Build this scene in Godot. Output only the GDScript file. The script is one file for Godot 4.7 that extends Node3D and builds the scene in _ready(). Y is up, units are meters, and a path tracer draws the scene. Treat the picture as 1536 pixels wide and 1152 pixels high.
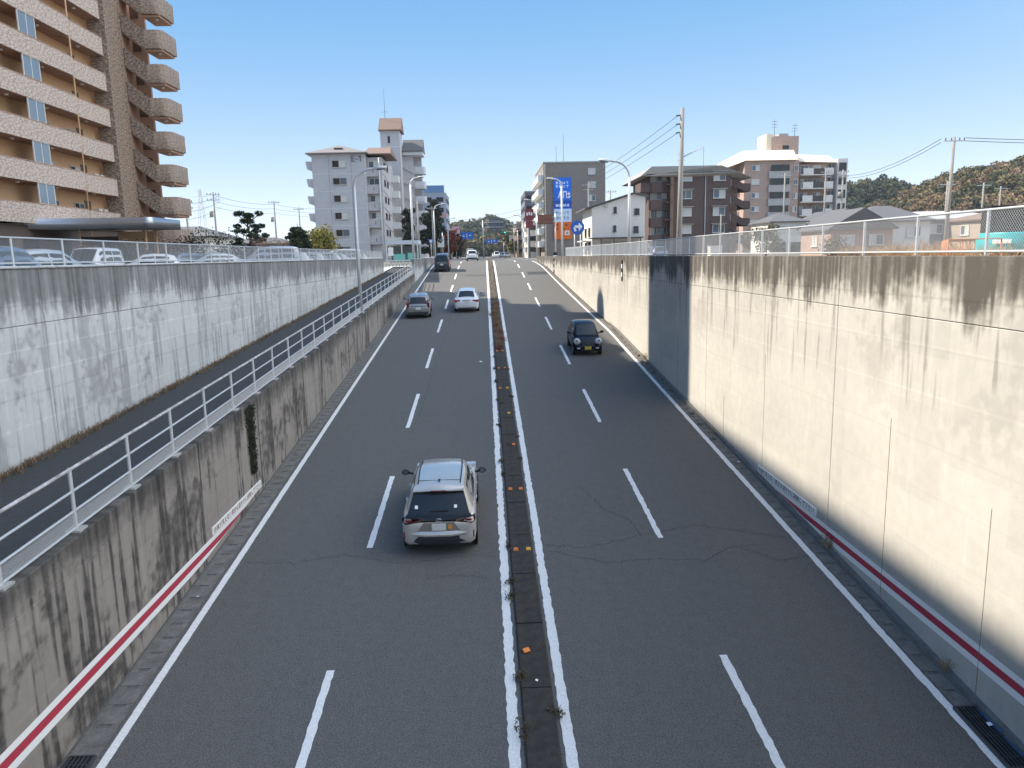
extends Node3D
# An underpass road seen from the bridge above it. x: right, y: up, d: metres ahead of the camera (z = -d).

const ROAD_Y0 := -7.463
const ROAD_S := 0.083
const WALL_TOP := 0.77
const LWALL_TOP := 0.9
const FAR_Y := 0.3
const STORY := 2.76

var rng := RandomNumberGenerator.new()
var mats := {}
var boxes := {}
var names := {}

# ------------------------------------------------------------------ mesh helper
class Shape:
	var st := SurfaceTool.new()
	var smooth := false
	func _init(sm := false):
		smooth = sm
		st.begin(Mesh.PRIMITIVE_TRIANGLES)
		st.set_smooth_group(0 if sm else -1)
	func col(c: Color):
		st.set_color(c)
	func v(p: Vector3, uv := Vector2.ZERO):
		st.set_uv(uv)
		st.add_vertex(p)
	func tri(a: Vector3, b: Vector3, c: Vector3):
		v(a); v(c); v(b)
	func quad(a: Vector3, b: Vector3, c: Vector3, d: Vector3):  # counter-clockwise seen from outside
		tri(a, b, c)
		tri(a, c, d)
	func quv(a: Vector3, b: Vector3, c: Vector3, d: Vector3, ua: Vector2, ub: Vector2, uc: Vector2, ud: Vector2):
		v(a, ua); v(c, uc); v(b, ub)
		v(a, ua); v(d, ud); v(c, uc)
	func box(c: Vector3, s: Vector3, b := Basis()):
		var h := s * 0.5
		var p := []
		for i in 8:
			p.append(c + b * Vector3(h.x * (1 if i & 1 else -1), h.y * (1 if i & 2 else -1), h.z * (1 if i & 4 else -1)))
		quad(p[4], p[5], p[7], p[6]); quad(p[1], p[0], p[2], p[3])
		quad(p[5], p[1], p[3], p[7]); quad(p[0], p[4], p[6], p[2])
		quad(p[6], p[7], p[3], p[2]); quad(p[0], p[1], p[5], p[4])
	func tube(a: Vector3, b: Vector3, r0: float, r1 := -1.0, n := 6, caps := true):
		if r1 < 0.0: r1 = r0
		var ax := (b - a).normalized()
		var s := ax.cross(Vector3.UP if absf(ax.y) < 0.9 else Vector3.RIGHT).normalized()
		var t := ax.cross(s)
		for i in n:
			var f0 := TAU * i / n
			var f1 := TAU * (i + 1) / n
			var e0 := s * cos(f0) + t * sin(f0)
			var e1 := s * cos(f1) + t * sin(f1)
			quad(a + e0 * r0, a + e1 * r0, b + e1 * r1, b + e0 * r1)
			if caps:
				tri(a, a + e1 * r0, a + e0 * r0)
				tri(b, b + e0 * r1, b + e1 * r1)
	func path(pts: Array, r: float, n := 5):
		for i in pts.size() - 1:
			tube(pts[i], pts[i + 1], r, r, n, false)
	func prism(poly: Array, off: Vector3):  # flat polygon (convex, ccw seen from outside) pushed back by off
		var n := poly.size()
		for i in range(1, n - 1):
			tri(poly[0], poly[i], poly[i + 1])
			tri(poly[0] + off, poly[i + 1] + off, poly[i] + off)
		for i in n:
			var j := (i + 1) % n
			quad(poly[j], poly[i], poly[i] + off, poly[j] + off)
	func disc(c: Vector3, nrm: Vector3, r: float, n := 16):
		var s := nrm.cross(Vector3.UP if absf(nrm.y) < 0.9 else Vector3.RIGHT).normalized()
		var t := nrm.cross(s)
		for i in n:
			tri(c, c + (s * cos(TAU * i / n) + t * sin(TAU * i / n)) * r, c + (s * cos(TAU * (i + 1) / n) + t * sin(TAU * (i + 1) / n)) * r)
	func mesh() -> ArrayMesh:
		st.generate_normals()
		return st.commit()

func V(x: float, y: float, d: float) -> Vector3:
	return Vector3(x, y, -d)

func numbered(n: String) -> String:
	if not names.has(n):
		names[n] = 0
		return n
	names[n] += 1
	return "%s_%03d" % [n, names[n]]

func tag(o: Node, label := "", category := "", group := "", kind := ""):
	if label != "": o.set_meta("label", label)
	if category != "": o.set_meta("category", category)
	if group != "": o.set_meta("group", group)
	if kind != "": o.set_meta("kind", kind)

func thing(n: String, at: Vector3, label: String, category: String, group := "", turn := 0.0) -> Node3D:
	var o := Node3D.new()
	o.name = numbered(n)
	add_child(o)
	o.position = at
	o.rotation.y = turn
	tag(o, label, category, group)
	return o

func part(parent: Node, n: String, mesh: Mesh, m: Material, at := Vector3.ZERO) -> MeshInstance3D:
	var o := MeshInstance3D.new()
	o.name = numbered(n) if parent == self else n
	o.mesh = mesh
	o.material_override = m
	o.position = at
	o.cast_shadow = GeometryInstance3D.SHADOW_CASTING_SETTING_ON
	parent.add_child(o, true)
	return o

func solo(n: String, mesh: Mesh, m: Material, label: String, category: String, group := "", kind := "") -> MeshInstance3D:
	var o := part(self, n, mesh, m)
	tag(o, label, category, group, kind)
	return o

func structure(n: String, mesh: Mesh, m: Material) -> MeshInstance3D:
	var o := part(self, n, mesh, m)
	o.set_meta("kind", "structure")
	return o

func bx(parent: Node, n: String, c: Vector3, s: Vector3, m: Material) -> MeshInstance3D:
	var key := "%.3f_%.3f_%.3f" % [s.x, s.y, s.z]
	if not boxes.has(key):
		var b := BoxMesh.new()
		b.size = s
		boxes[key] = b
	return part(parent, n, boxes[key], m, c)

func ss(a: float, b: float, x: float) -> float:
	var t := clampf((x - a) / (b - a), 0.0, 1.0)
	return t * t * (3.0 - 2.0 * t)

# ------------------------------------------------------------------ materials
func lin(r: float, g: float, b: float) -> Color:
	return Color(r, g, b).linear_to_srgb()

func mt(key: String, r := 0.5, g := 0.5, b := 0.5, rough := 0.8, metal := 0.0) -> StandardMaterial3D:
	if mats.has(key): return mats[key]
	var m := StandardMaterial3D.new()
	m.albedo_color = lin(r, g, b)
	m.roughness = rough
	m.metallic = metal
	mats[key] = m
	return m

func noise(s: int, freq: float, oct := 3) -> FastNoiseLite:
	var n := FastNoiseLite.new()
	n.seed = s
	n.noise_type = FastNoiseLite.TYPE_SIMPLEX_SMOOTH
	n.frequency = freq
	n.fractal_type = FastNoiseLite.FRACTAL_FBM if oct > 1 else FastNoiseLite.FRACTAL_NONE
	n.fractal_octaves = oct
	return n

func img_tex(w: int, h: int, data: PackedByteArray) -> ImageTexture:
	var im := Image.create_from_data(w, h, false, Image.FORMAT_RGB8, data)
	im.generate_mipmaps()
	return ImageTexture.create_from_image(im)

func b8(x: float) -> int:  # linear value to an sRGB byte
	x = clampf(x, 0.0, 1.0)
	return int(255.0 * (12.92 * x if x < 0.0031308 else 1.055 * pow(x, 1.0 / 2.4) - 0.055) + 0.5)

# grain: two seamless noises mixed between colour a and colour b (linear), tiled every `size` metres
func grain(key: String, a: Vector3, b: Vector3, size: float, seed_: int, fine: float, coarse: float, rough: float, mix_coarse := 0.5, bump := 0.0, speck := 0.0) -> StandardMaterial3D:
	if mats.has(key): return mats[key]
	var w := 512
	var n1 := noise(seed_, fine, 3).get_seamless_image(w, w)
	var n2 := noise(seed_ + 7, coarse, 4).get_seamless_image(w, w)
	n1.convert(Image.FORMAT_L8); n2.convert(Image.FORMAT_L8)
	var d1 := n1.get_data()
	var d2 := n2.get_data()
	var lut := []
	for c in 3:
		var l := PackedByteArray()
		for i in 256: l.append(b8(lerpf(a[c], b[c], i / 255.0)))
		lut.append(l)
	var out := PackedByteArray()
	out.resize(w * w * 3)
	var r := RandomNumberGenerator.new()
	r.seed = seed_
	for i in w * w:
		var t := d1[i] * (1.0 - mix_coarse) + d2[i] * mix_coarse
		if speck > 0.0: t += (r.randf() - 0.5) * 255.0 * speck
		var k := clampi(int(t), 0, 255)
		out[i * 3] = lut[0][k]; out[i * 3 + 1] = lut[1][k]; out[i * 3 + 2] = lut[2][k]
	var m := StandardMaterial3D.new()
	m.albedo_texture = img_tex(w, w, out)
	m.roughness = rough
	m.uv1_triplanar = true
	m.uv1_world_triplanar = true
	m.uv1_scale = Vector3.ONE / size
	if bump > 0.0:
		m.normal_enabled = true
		var nm := noise(seed_ + 3, fine, 2).get_seamless_image(w, w)
		nm.convert(Image.FORMAT_RGBA8)
		nm.bump_map_to_normal_map(bump)
		m.normal_texture = ImageTexture.create_from_image(nm)
		m.normal_scale = 0.6
	mats[key] = m
	return m

# weathered cast concrete, u along the wall (24 m), v downwards (8 m): form panels, mottling, and runs of dirt washed down from the top edge
func concrete_wall(key: String, seed_: int, base: Vector3, dirt: Vector3, top_len: float, top_amt: float, run_amt: float, patch_amt: float, form_h: float, lines: Array, run_end := 99.0) -> StandardMaterial3D:
	var w := 1536
	var h := 512
	var nl := noise(seed_, 0.22, 4)        # large patches
	var nc := noise(seed_ + 1, 0.7, 2)     # how far the dirt reaches
	var ns := noise(seed_ + 2, 4.5, 2)     # narrow runs
	var nb := noise(seed_ + 3, 1.3, 3)     # broad runs
	var nf := noise(seed_ + 4, 2.6, 4)     # mottling
	var r := RandomNumberGenerator.new()
	r.seed = seed_
	var out := PackedByteArray()
	out.resize(w * h * 3)
	var lut := PackedByteArray()
	for i in 1025: lut.append(b8(i / 1024.0))
	var colen := PackedFloat32Array(); colen.resize(w)
	for x in w:
		var u := x * 24.0 / w
		colen[x] = top_len * (1.0 + nc.get_noise_1d(u) * 0.55 + ns.get_noise_1d(u) * 0.30)
	var tone := []
	for i in 16 * 16: tone.append(r.randf_range(-0.05, 0.05))
	var k := 0
	for y in h:
		var t := y * 8.0 / h
		var band := 0.0
		for l in lines:
			var q: float = absf(t - l[0])
			if q < 0.035: band += l[1] * (1.0 - q / 0.035)
		var row := int(t / form_h) % 16
		for x in w:
			var u := x * 24.0 / w
			var run := ns.get_noise_2d(u, t * 0.05) * 0.75 + nb.get_noise_2d(u, t * 0.09 + 40.0) * 0.9
			var big := nl.get_noise_2d(u, t * 1.3)
			var mid := nf.get_noise_2d(u, t)
			var fine := mid * 0.55 + (r.randf() - 0.5) * 0.5
			var s := ss(colen[x] + 0.35, colen[x] - 0.35, t + mid * 0.25) * top_amt * (0.86 + 0.28 * run + 0.22 * fine)
			s = maxf(s, ss(0.05, 0.55, run + big * 0.45 + mid * 0.15) * run_amt * (0.85 + 0.5 * fine) * (1.0 - ss(run_end - 0.7, run_end + 0.7, t + big * 1.6 + nb.get_noise_1d(u) * 0.9)))
			s = maxf(s, ss(0.05, 0.50, big + mid * 0.35 + (0.14 if run_end < 50.0 else 0.0)) * patch_amt * (0.9 + 0.6 * fine) * (1.0 - ss(run_end - 0.3, run_end + 0.9, t + mid * 0.8)))
			s = clampf(s, 0.0, 1.0)
			var lift: float = 1.0 + tone[row * 16 + int(u / 1.8) % 16] + 0.13 * fine + 0.10 * big + band * (0.7 + 0.8 * mid) + clampf(-run - 0.3, 0.0, 0.6) * 0.3 * run_amt
			out[k] = lut[clampi(int(lerpf(base.x, dirt.x, s) * lift * 1024.0), 0, 1024)]
			out[k + 1] = lut[clampi(int(lerpf(base.y, dirt.y, s) * lift * 1024.0), 0, 1024)]
			out[k + 2] = lut[clampi(int(lerpf(base.z, dirt.z, s) * lift * 1024.0), 0, 1024)]
			k += 3
	var m := StandardMaterial3D.new()
	m.albedo_texture = img_tex(w, h, out)
	m.roughness = 0.9
	mats[key] = m
	return m

# ------------------------------------------------------------------ levels
func road_y(d: float) -> float:
	var a := ROAD_Y0 + ROAD_S * d
	var kk := 0.8
	var h := clampf(0.5 + 0.5 * (FAR_Y - a) / kk, 0.0, 1.0)
	return lerpf(FAR_Y, a, h) - kk * h * (1.0 - h)

func path_y(d: float) -> float:
	return minf(-4.04 + 0.0465 * d, ground_y(d) + 0.004)

func ground_y(d: float) -> float:
	return FAR_Y * ss(76.0, 100.0, d) - 0.02

func inner_top(d: float) -> float:
	return -3.94 + 0.0465 * d

func right_x(d: float) -> float:
	var ds := [0.0, 45.0, 56.0, 71.0, 84.0, 96.0, 2000.0]
	var xs := [7.95, 7.95, 7.62, 7.25, 7.0, 6.5, 6.5]
	for i in 6:
		if d <= ds[i + 1]: return lerpf(xs[i], xs[i + 1], (d - ds[i]) / (ds[i + 1] - ds[i]))
	return 6.5

func _ready():
	rng.seed = 4107
	setup_camera_and_light()
	make_materials()
	build_ground_and_road()
	build_markings()
	build_walls()
	build_fences()
	build_left_apartment()
	build_white_apartment()
	build_right_buildings()
	build_far_street()
	build_houses()
	build_poles()
	build_plants()
	build_hills()
	build_vehicles()
	build_small_things()

func setup_camera_and_light():
	var cam := Camera3D.new()
	cam.name = "camera"
	cam.transform = Transform3D(Basis(Vector3(0.99910858, -0.02236349, 0.03580395), Vector3(0.02806088, 0.98547212, -0.16750311), Vector3(-0.03153784, 0.16835848, 0.98522119)), Vector3(0, 0.95, 0))
	cam.fov = 54.019
	cam.near = 0.1
	cam.far = 6000.0
	add_child(cam)
	cam.current = true
	var to_sun := Vector3(-1.0, 0.95, -0.25).normalized()
	var sun := DirectionalLight3D.new()
	sun.name = "sun"
	sun.light_energy = 1.23
	sun.light_color = Color(1.0, 0.95, 0.87)
	sun.light_angular_distance = 0.55
	sun.shadow_enabled = true
	sun.basis = Basis.looking_at(-to_sun, Vector3.UP)
	add_child(sun)
	var w := 512
	var h := 256
	var im := Image.create(w, h, false, Image.FORMAT_RGBF)
	for y in h:
		var el := (0.5 - (y + 0.5) / h) * PI
		for x in w:
			var az := ((x + 0.5) / w - 0.5) * TAU
			var dir := Vector3(sin(az) * cos(el), sin(el), -cos(az) * cos(el))
			var up := maxf(dir.y, 0.0)
			var c := Vector3(0.86, 0.93, 0.95).lerp(Vector3(0.04, 0.255, 0.56), 1.0 - exp(-up * 6.6))
			c = c.lerp(Vector3(0.13, 0.28, 0.58), ss(0.25, 1.0, up))
			var g := clampf(dir.dot(to_sun), 0.0, 1.0)
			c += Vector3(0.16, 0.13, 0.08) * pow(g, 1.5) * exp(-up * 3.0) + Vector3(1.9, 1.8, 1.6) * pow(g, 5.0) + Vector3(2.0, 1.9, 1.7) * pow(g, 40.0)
			im.set_pixel(x, y, Color(c.x, c.y, c.z))
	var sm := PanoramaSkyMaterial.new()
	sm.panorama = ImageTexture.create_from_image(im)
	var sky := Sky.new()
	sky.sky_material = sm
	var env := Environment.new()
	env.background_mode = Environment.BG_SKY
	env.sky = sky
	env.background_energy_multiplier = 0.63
	env.tonemap_mode = Environment.TONE_MAPPER_LINEAR
	env.tonemap_exposure = 2.35
	env.fog_enabled = true
	env.fog_density = 0.0001
	env.fog_light_color = Color(0.86, 0.93, 1.0)
	env.sdfgi_enabled = true
	env.ssao_enabled = true
	env.ssil_enabled = true
	var we := WorldEnvironment.new()
	we.name = "environment"
	we.environment = env
	add_child(we)

func make_materials():
	grain("asphalt", Vector3(0.054, 0.053, 0.050), Vector3(0.160, 0.156, 0.148), 3.7, 11, 0.19, 0.02, 0.92, 0.16, 3.0, 1.0)
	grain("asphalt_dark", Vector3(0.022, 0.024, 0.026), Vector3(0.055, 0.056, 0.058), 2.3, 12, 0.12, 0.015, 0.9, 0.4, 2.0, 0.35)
	grain("ground", Vector3(0.10, 0.095, 0.085), Vector3(0.20, 0.185, 0.16), 9.0, 13, 0.05, 0.01, 0.95, 0.5, 0.0, 0.2)
	grain("dry_soil", Vector3(0.14, 0.095, 0.055), Vector3(0.34, 0.23, 0.14), 6.0, 14, 0.06, 0.012, 0.95, 0.5, 0.0, 0.3)
	grain("median", Vector3(0.016, 0.014, 0.012), Vector3(0.060, 0.052, 0.044), 1.7, 15, 0.06, 0.014, 0.95, 0.6, 2.0, 0.3)
	grain("gutter", Vector3(0.075, 0.074, 0.070), Vector3(0.20, 0.195, 0.18), 2.2, 16, 0.05, 0.012, 0.93, 0.6, 1.0, 0.25)
	grain("paint", Vector3(0.50, 0.50, 0.49), Vector3(0.86, 0.86, 0.84), 0.8, 17, 0.04, 0.02, 0.8, 0.5, 0.0, 0.3)
	grain("concrete", Vector3(0.26, 0.255, 0.24), Vector3(0.44, 0.43, 0.40), 3.0, 18, 0.03, 0.01, 0.9, 0.6, 0.0, 0.15)
	grain("tile_dark", Vector3(0.02, 0.012, 0.008), Vector3(0.46, 0.35, 0.27), 1.5, 19, 0.036, 0.02, 0.7, 0.15, 8.0, 0.3)
	grain("tile_light", Vector3(0.19, 0.145, 0.115), Vector3(0.74, 0.62, 0.54), 1.5, 20, 0.036, 0.02, 0.7, 0.15, 8.0, 0.3)
	for k in ["tile_dark", "tile_light"]: mats[k].uv1_scale = Vector3(0.16, 0.34, 0.16)
	grain("ochre", Vector3(0.50, 0.315, 0.175), Vector3(0.60, 0.385, 0.225), 4.0, 21, 0.04, 0.01, 0.85)
	grain("salmon", Vector3(0.36, 0.225, 0.155), Vector3(0.44, 0.275, 0.195), 4.0, 22, 0.04, 0.01, 0.85)
	grain("white_wall", Vector3(0.39, 0.385, 0.40), Vector3(0.48, 0.475, 0.49), 7.0, 23, 0.03, 0.008, 0.9)
	grain("brown_wall", Vector3(0.085, 0.058, 0.052), Vector3(0.125, 0.088, 0.080), 5.0, 24, 0.05, 0.01, 0.85)
	grain("peach_wall", Vector3(0.34, 0.24, 0.20), Vector3(0.44, 0.32, 0.27), 6.0, 25, 0.05, 0.01, 0.85)
	grain("grey_wall", Vector3(0.19, 0.165, 0.15), Vector3(0.25, 0.22, 0.20), 8.0, 26, 0.03, 0.008, 0.9)
	grain("cream_wall", Vector3(0.62, 0.59, 0.55), Vector3(0.72, 0.69, 0.65), 6.0, 27, 0.03, 0.008, 0.9)
	grain("roof_tile", Vector3(0.07, 0.07, 0.075), Vector3(0.15, 0.15, 0.155), 2.0, 28, 0.06, 0.02, 0.7)
	grain("roof_brown", Vector3(0.13, 0.085, 0.065), Vector3(0.26, 0.18, 0.145), 2.0, 29, 0.06, 0.02, 0.8)
	grain("cream_roof", Vector3(0.62, 0.54, 0.42), Vector3(0.76, 0.68, 0.56), 3.0, 30, 0.05, 0.02, 0.8)
	grain("galv", Vector3(0.42, 0.43, 0.44), Vector3(0.62, 0.63, 0.64), 0.9, 31, 0.05, 0.02, 0.5, 0.5)
	mats["galv"].metallic = 0.35
	grain("pole", Vector3(0.22, 0.215, 0.20), Vector3(0.34, 0.33, 0.31), 1.5, 32, 0.05, 0.02, 0.85)
	grain("rust_rail", Vector3(0.05, 0.0, 0.0), Vector3(0.74, 0.76, 0.76), 2.6, 33, 0.03, 0.012, 0.7, 0.65)
	concrete_wall("wall_right", 101, Vector3(0.42, 0.405, 0.37), Vector3(0.070, 0.062, 0.053), 0.85, 1.1, 0.5, 0.26, 0.9, [[0.76, -0.25], [1.62, 0.14], [1.66, -0.1], [2.5, 0.14], [3.4, -0.10], [4.3, -0.08], [5.2, -0.06]], 2.5)
	concrete_wall("wall_outer", 202, Vector3(0.50, 0.505, 0.50), Vector3(0.105, 0.104, 0.10), 0.95, 0.9, 0.5, 0.5, 0.75, [[0.8, -0.2], [1.75, 0.25], [2.3, 0.28], [2.75, -0.2], [3.4, 0.2], [4.1, -0.12]])
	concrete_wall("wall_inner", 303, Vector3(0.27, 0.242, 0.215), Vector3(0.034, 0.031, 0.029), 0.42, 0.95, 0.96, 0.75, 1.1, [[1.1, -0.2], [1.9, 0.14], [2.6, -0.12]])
	mt("white_metal", 0.62, 0.63, 0.62, 0.5)
	mt("red_paint", 0.42, 0.035, 0.065, 0.7)
	mt("white_paint", 0.80, 0.80, 0.79, 0.7)
	mt("black", 0.012, 0.012, 0.013, 0.6)
	mt("dark_steel", 0.05, 0.05, 0.052, 0.55)
	mt("wire", 0.03, 0.03, 0.035, 0.6)
	mt("chain", 0.42, 0.425, 0.43, 0.5, 0.3)
	mt("orange", 0.75, 0.20, 0.02, 0.4)
	mt("amber", 0.75, 0.42, 0.03, 0.4)
	mt("glass_dark", 0.02, 0.025, 0.03, 0.06)
	mt("glass_sky", 0.10, 0.13, 0.16, 0.08)
	mt("curtain", 0.52, 0.52, 0.50, 0.35)
	mt("frame", 0.45, 0.42, 0.38, 0.5)
	mt("dark_frame", 0.06, 0.05, 0.045, 0.5)
	mt("sash", 0.62, 0.62, 0.60, 0.45)
	mt("blue_sign", 0.012, 0.11, 0.45, 0.5)
	mt("teal", 0.03, 0.42, 0.46, 0.45)
	mt("straw", 0.42, 0.31, 0.17, 0.95)
	mt("dry_weed", 0.16, 0.115, 0.07, 0.95)
	mt("red_weed", 0.16, 0.05, 0.03, 0.95)
	mt("crack", 0.018, 0.017, 0.016, 0.95)
	mt("bark", 0.06, 0.045, 0.035, 0.95)
	for k in [["leaf", 0], ["dry", 1]]:
		var m := mt(k[0], 1, 1, 1, 0.85)
		m.vertex_color_use_as_albedo = true

# ------------------------------------------------------------------ ground, road, ramp
func strip(ds: Array, xl: Callable, xr: Callable, yy: Callable, lift := 0.0) -> ArrayMesh:
	var s := Shape.new(true)
	for i in ds.size() - 1:
		var a: float = ds[i]
		var b: float = ds[i + 1]
		s.quad(V(xl.call(a), yy.call(a) + lift, a), V(xr.call(a), yy.call(a) + lift, a), V(xr.call(b), yy.call(b) + lift, b), V(xl.call(b), yy.call(b) + lift, b))
	return s.mesh()

func steps(a: float, b: float, n: int) -> Array:
	var r := []
	for i in n + 1: r.append(lerpf(a, b, float(i) / n))
	return r

func build_ground_and_road():
	var s := Shape.new(true)
	var ds := [-80.0, 0.0, 45.0, 56.0, 71.0, 76.0, 80.0, 84.0, 88.0, 92.0, 96.0, 100.0, 160.0, 400.0, 1200.0, 3500.0]
	for i in ds.size() - 1:
		var a: float = ds[i]
		var b: float = ds[i + 1]
		var ya := ground_y(a)
		var yb := ground_y(b)
		s.quad(V(right_x(a) + 0.3, ya, a), V(2500, ya, a), V(2500, yb, b), V(right_x(b) + 0.3, yb, b))
		s.quad(V(-2500, ya, a), V(-10.38, ya, a), V(-10.38, yb, b), V(-2500, yb, b))
		if a >= 84.0:
			s.quad(V(-10.38, ya, a), V(-7.0, ya, a), V(-7.0, yb, b), V(-10.38, yb, b))
		if a >= 100.0:
			s.quad(V(-7.0, ya, a), V(7.0, ya, a), V(7.0, yb, b), V(-7.0, yb, b))
	structure("ground", s.mesh(), mats["ground"])
	var rd := steps(-12.0, 78.0, 18) + steps(79.0, 104.0, 25) + [130.0, 200.0, 400.0, 900.0]
	var road := structure("road", strip(rd, func(d): return -6.9 if d < 100.0 else -7.4, func(d): return right_x(d) + 0.05 if d < 96.0 else 7.4, road_y), mats["asphalt"])
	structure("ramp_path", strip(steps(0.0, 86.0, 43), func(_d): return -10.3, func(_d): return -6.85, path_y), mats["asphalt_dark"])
	# side street lot on the right, brown and dry
	var lot := Shape.new(true)
	lot.quad(V(11.0, 0.0, 12), V(70, 0.0, 12), V(95, 0.0, 74), V(15, 0.0, 74))
	structure("dry_lot", lot.mesh(), mats["dry_soil"])
	# car park on the left
	var cp := Shape.new(true)
	cp.quad(V(-29.0, 0.0, 5), V(-10.6, 0.0, 5), V(-10.6, 0.0, 75), V(-29.0, 0.0, 75))
	structure("car_park", cp.mesh(), mats["asphalt"])
	# median kerb: blocks with their joints, a dark worn top
	var med := thing("median_strip", V(0, 0, 0), "low dark concrete median strip between the two white centre lines", "median")
	var d := 0.0
	while d < 104.0:
		var l := 1.97 if d < 100.0 else 1.0
		var a := d + 0.012
		var b := d + l
		var ms := Shape.new()
		var w0 := 0.405
		var w1 := 0.965
		var dy := 0.07 + rng.randf() * 0.012
		var c := 0.02
		var pts := [[w0, 0.0], [w0 + 0.012, dy - c], [w0 + c + 0.012, dy], [w1 - c - 0.012, dy], [w1 - 0.012, dy - c], [w1, 0.0]]
		for k in 5:
			ms.quad(V(pts[k][0], road_y(a) - 0.02 + pts[k][1], a), V(pts[k + 1][0], road_y(a) - 0.02 + pts[k + 1][1], a), V(pts[k + 1][0], road_y(b) - 0.02 + pts[k + 1][1], b), V(pts[k][0], road_y(b) - 0.02 + pts[k][1], b))
		ms.quad(V(w0, road_y(a) - 0.02, a), V(w1, road_y(a) - 0.02, a), V(w1 - 0.03, road_y(a) - 0.02 + dy, a), V(w0 + 0.03, road_y(a) - 0.02 + dy, a))
		part(med, "kerb_block", ms.mesh(), mats["median"])
		d += 1.99
	# reflectors, in pairs along the strip
	var rs := Shape.new()
	rs.prism([Vector3(-0.055, 0, 0.02), Vector3(0.055, 0, 0.02), Vector3(0.045, 0.05, 0.0), Vector3(-0.045, 0.05, 0.0)], Vector3(0, 0, -0.045))
	var rm := rs.mesh()
	for e in [[17.05, 0.55, "orange"], [17.05, 0.85, "amber"], [20.8, 0.55, "orange"], [20.8, 0.85, "orange"], [24.7, 0.8, "orange"], [28.4, 0.76, "amber"], [32.2, 0.52, "orange"], [32.2, 0.83, "amber"], [36.0, 0.52, "orange"], [36.0, 0.83, "orange"], [40.0, 0.52, "orange"], [40.0, 0.83, "orange"]]:
		var o := part(med, "reflector", rm, mats[e[2]], V(e[1], road_y(e[0]) + 0.055, e[0]))
		o.scale = Vector3(1.1, 1.1, 1.1)
	var lr := Shape.new()
	lr.box(Vector3(0, 0.02, 0), Vector3(0.13, 0.03, 0.09), Basis(Vector3.UP, 0.5) * Basis(Vector3.RIGHT, 0.5))
	tag(part(self, "broken_reflector", lr.mesh(), mats["orange"], V(0.57, road_y(12.97) + 0.07, 12.97)), "orange reflector lying tilted and alone on the dark median strip", "reflector")
	# gutters with lids, each with its drain slot
	gutter("drain_gutter", -6.66, -6.2, -6.62, "concrete gutter of slotted lids below the streaked retaining wall of the ramp")
	gutter("drain_gutter", 7.53, 7.84, 7.6, "concrete gutter of slotted lids at the foot of the sunlit retaining wall")
	drain_grate(V(7.68, road_y(10.35), 10.35), 0.42, 1.35, "steel drain grating beside the wall with the blue kerb edge")
	drain_grate(V(-6.42, road_y(10.2), 10.2), 0.4, 1.1, "steel drain grating at the foot of the streaked ramp wall")
	var asp = mats["crack"]
	var cracks := [[[-5.9, 17.0], [-4.6, 16.9], [-3.6, 17.25], [-2.2, 16.7], [-0.6, 17.0], [0.1, 16.9]], [[1.2, 17.4], [2.4, 17.2], [3.6, 17.7], [5.2, 18.2], [6.6, 17.6], [7.3, 17.3]], [[5.9, 16.9], [6.6, 16.2], [7.3, 16.4]], [[1.3, 17.1], [2.6, 16.4], [3.7, 16.5], [4.9, 16.3], [5.6, 16.9], [6.4, 17.0]], [[-5.9, 29.0], [-4.0, 29.2], [-2.1, 28.7], [0.1, 29.0]], [[1.2, 31.2], [3.0, 31.0], [5.4, 31.3], [7.3, 31.1]], [[-5.9, 41.5], [-3.0, 41.3], [0.1, 41.6]], [[1.2, 42.3], [4.4, 42.0], [7.2, 42.4]], [[-2.7, 28.0], [-2.6, 36.0], [-2.55, 44.0], [-2.4, 56.0]], [[-1.6, 15.9], [-0.9, 16.1], [0.0, 15.8]], [[-5.9, 66.0], [-1.0, 66.1], [0.1, 66.0]], [[1.2, 68.5], [5.0, 68.4], [6.6, 68.6]], [[2.6, 21.0], [3.0, 19.4], [3.6, 18.6], [3.7, 17.6]]]
	for c in cracks:
		var cs := Shape.new(true)
		var pl := []
		for i in c.size() - 1:
			for k in 14:
				var t := k / 14.0
				pl.append(Vector2(lerpf(c[i][0], c[i + 1][0], t) + rng.randfn(0, 0.02), lerpf(c[i][1], c[i + 1][1], t) + rng.randfn(0, 0.03)))
		for i in pl.size() - 1:
			var a: Vector2 = pl[i]
			var b: Vector2 = pl[i + 1]
			var nn := (b - a).orthogonal().normalized() * (0.0025 + 0.0035 * absf(sin(i * 0.9)))
			cs.quad(V(a.x - nn.x, road_y(a.y) + 0.004, a.y - nn.y), V(a.x + nn.x, road_y(a.y) + 0.004, a.y + nn.y), V(b.x + nn.x, road_y(b.y) + 0.004, b.y + nn.y), V(b.x - nn.x, road_y(b.y) + 0.004, b.y - nn.y))
		part(road, "crack", cs.mesh(), asp)
	for q in [[-6.0, -4.4, 74.5, 79.0], [-1.9, 0.1, 77.2, 78.6], [1.3, 3.9, 77.6, 78.5], [4.4, 6.5, 77.5, 80.2]]:
		var ps := Shape.new()
		ps.quad(V(q[0], road_y(q[2]) + 0.004, q[2]), V(q[1], road_y(q[2]) + 0.004, q[2]), V(q[1], road_y(q[3]) + 0.004, q[3]), V(q[0], road_y(q[3]) + 0.004, q[3]))
		part(road, "asphalt_patch", ps.mesh(), mats["asphalt_dark"] if q[0] > 4.0 else mt("asphalt_mid", 0.075, 0.072, 0.07, 0.95))

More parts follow.
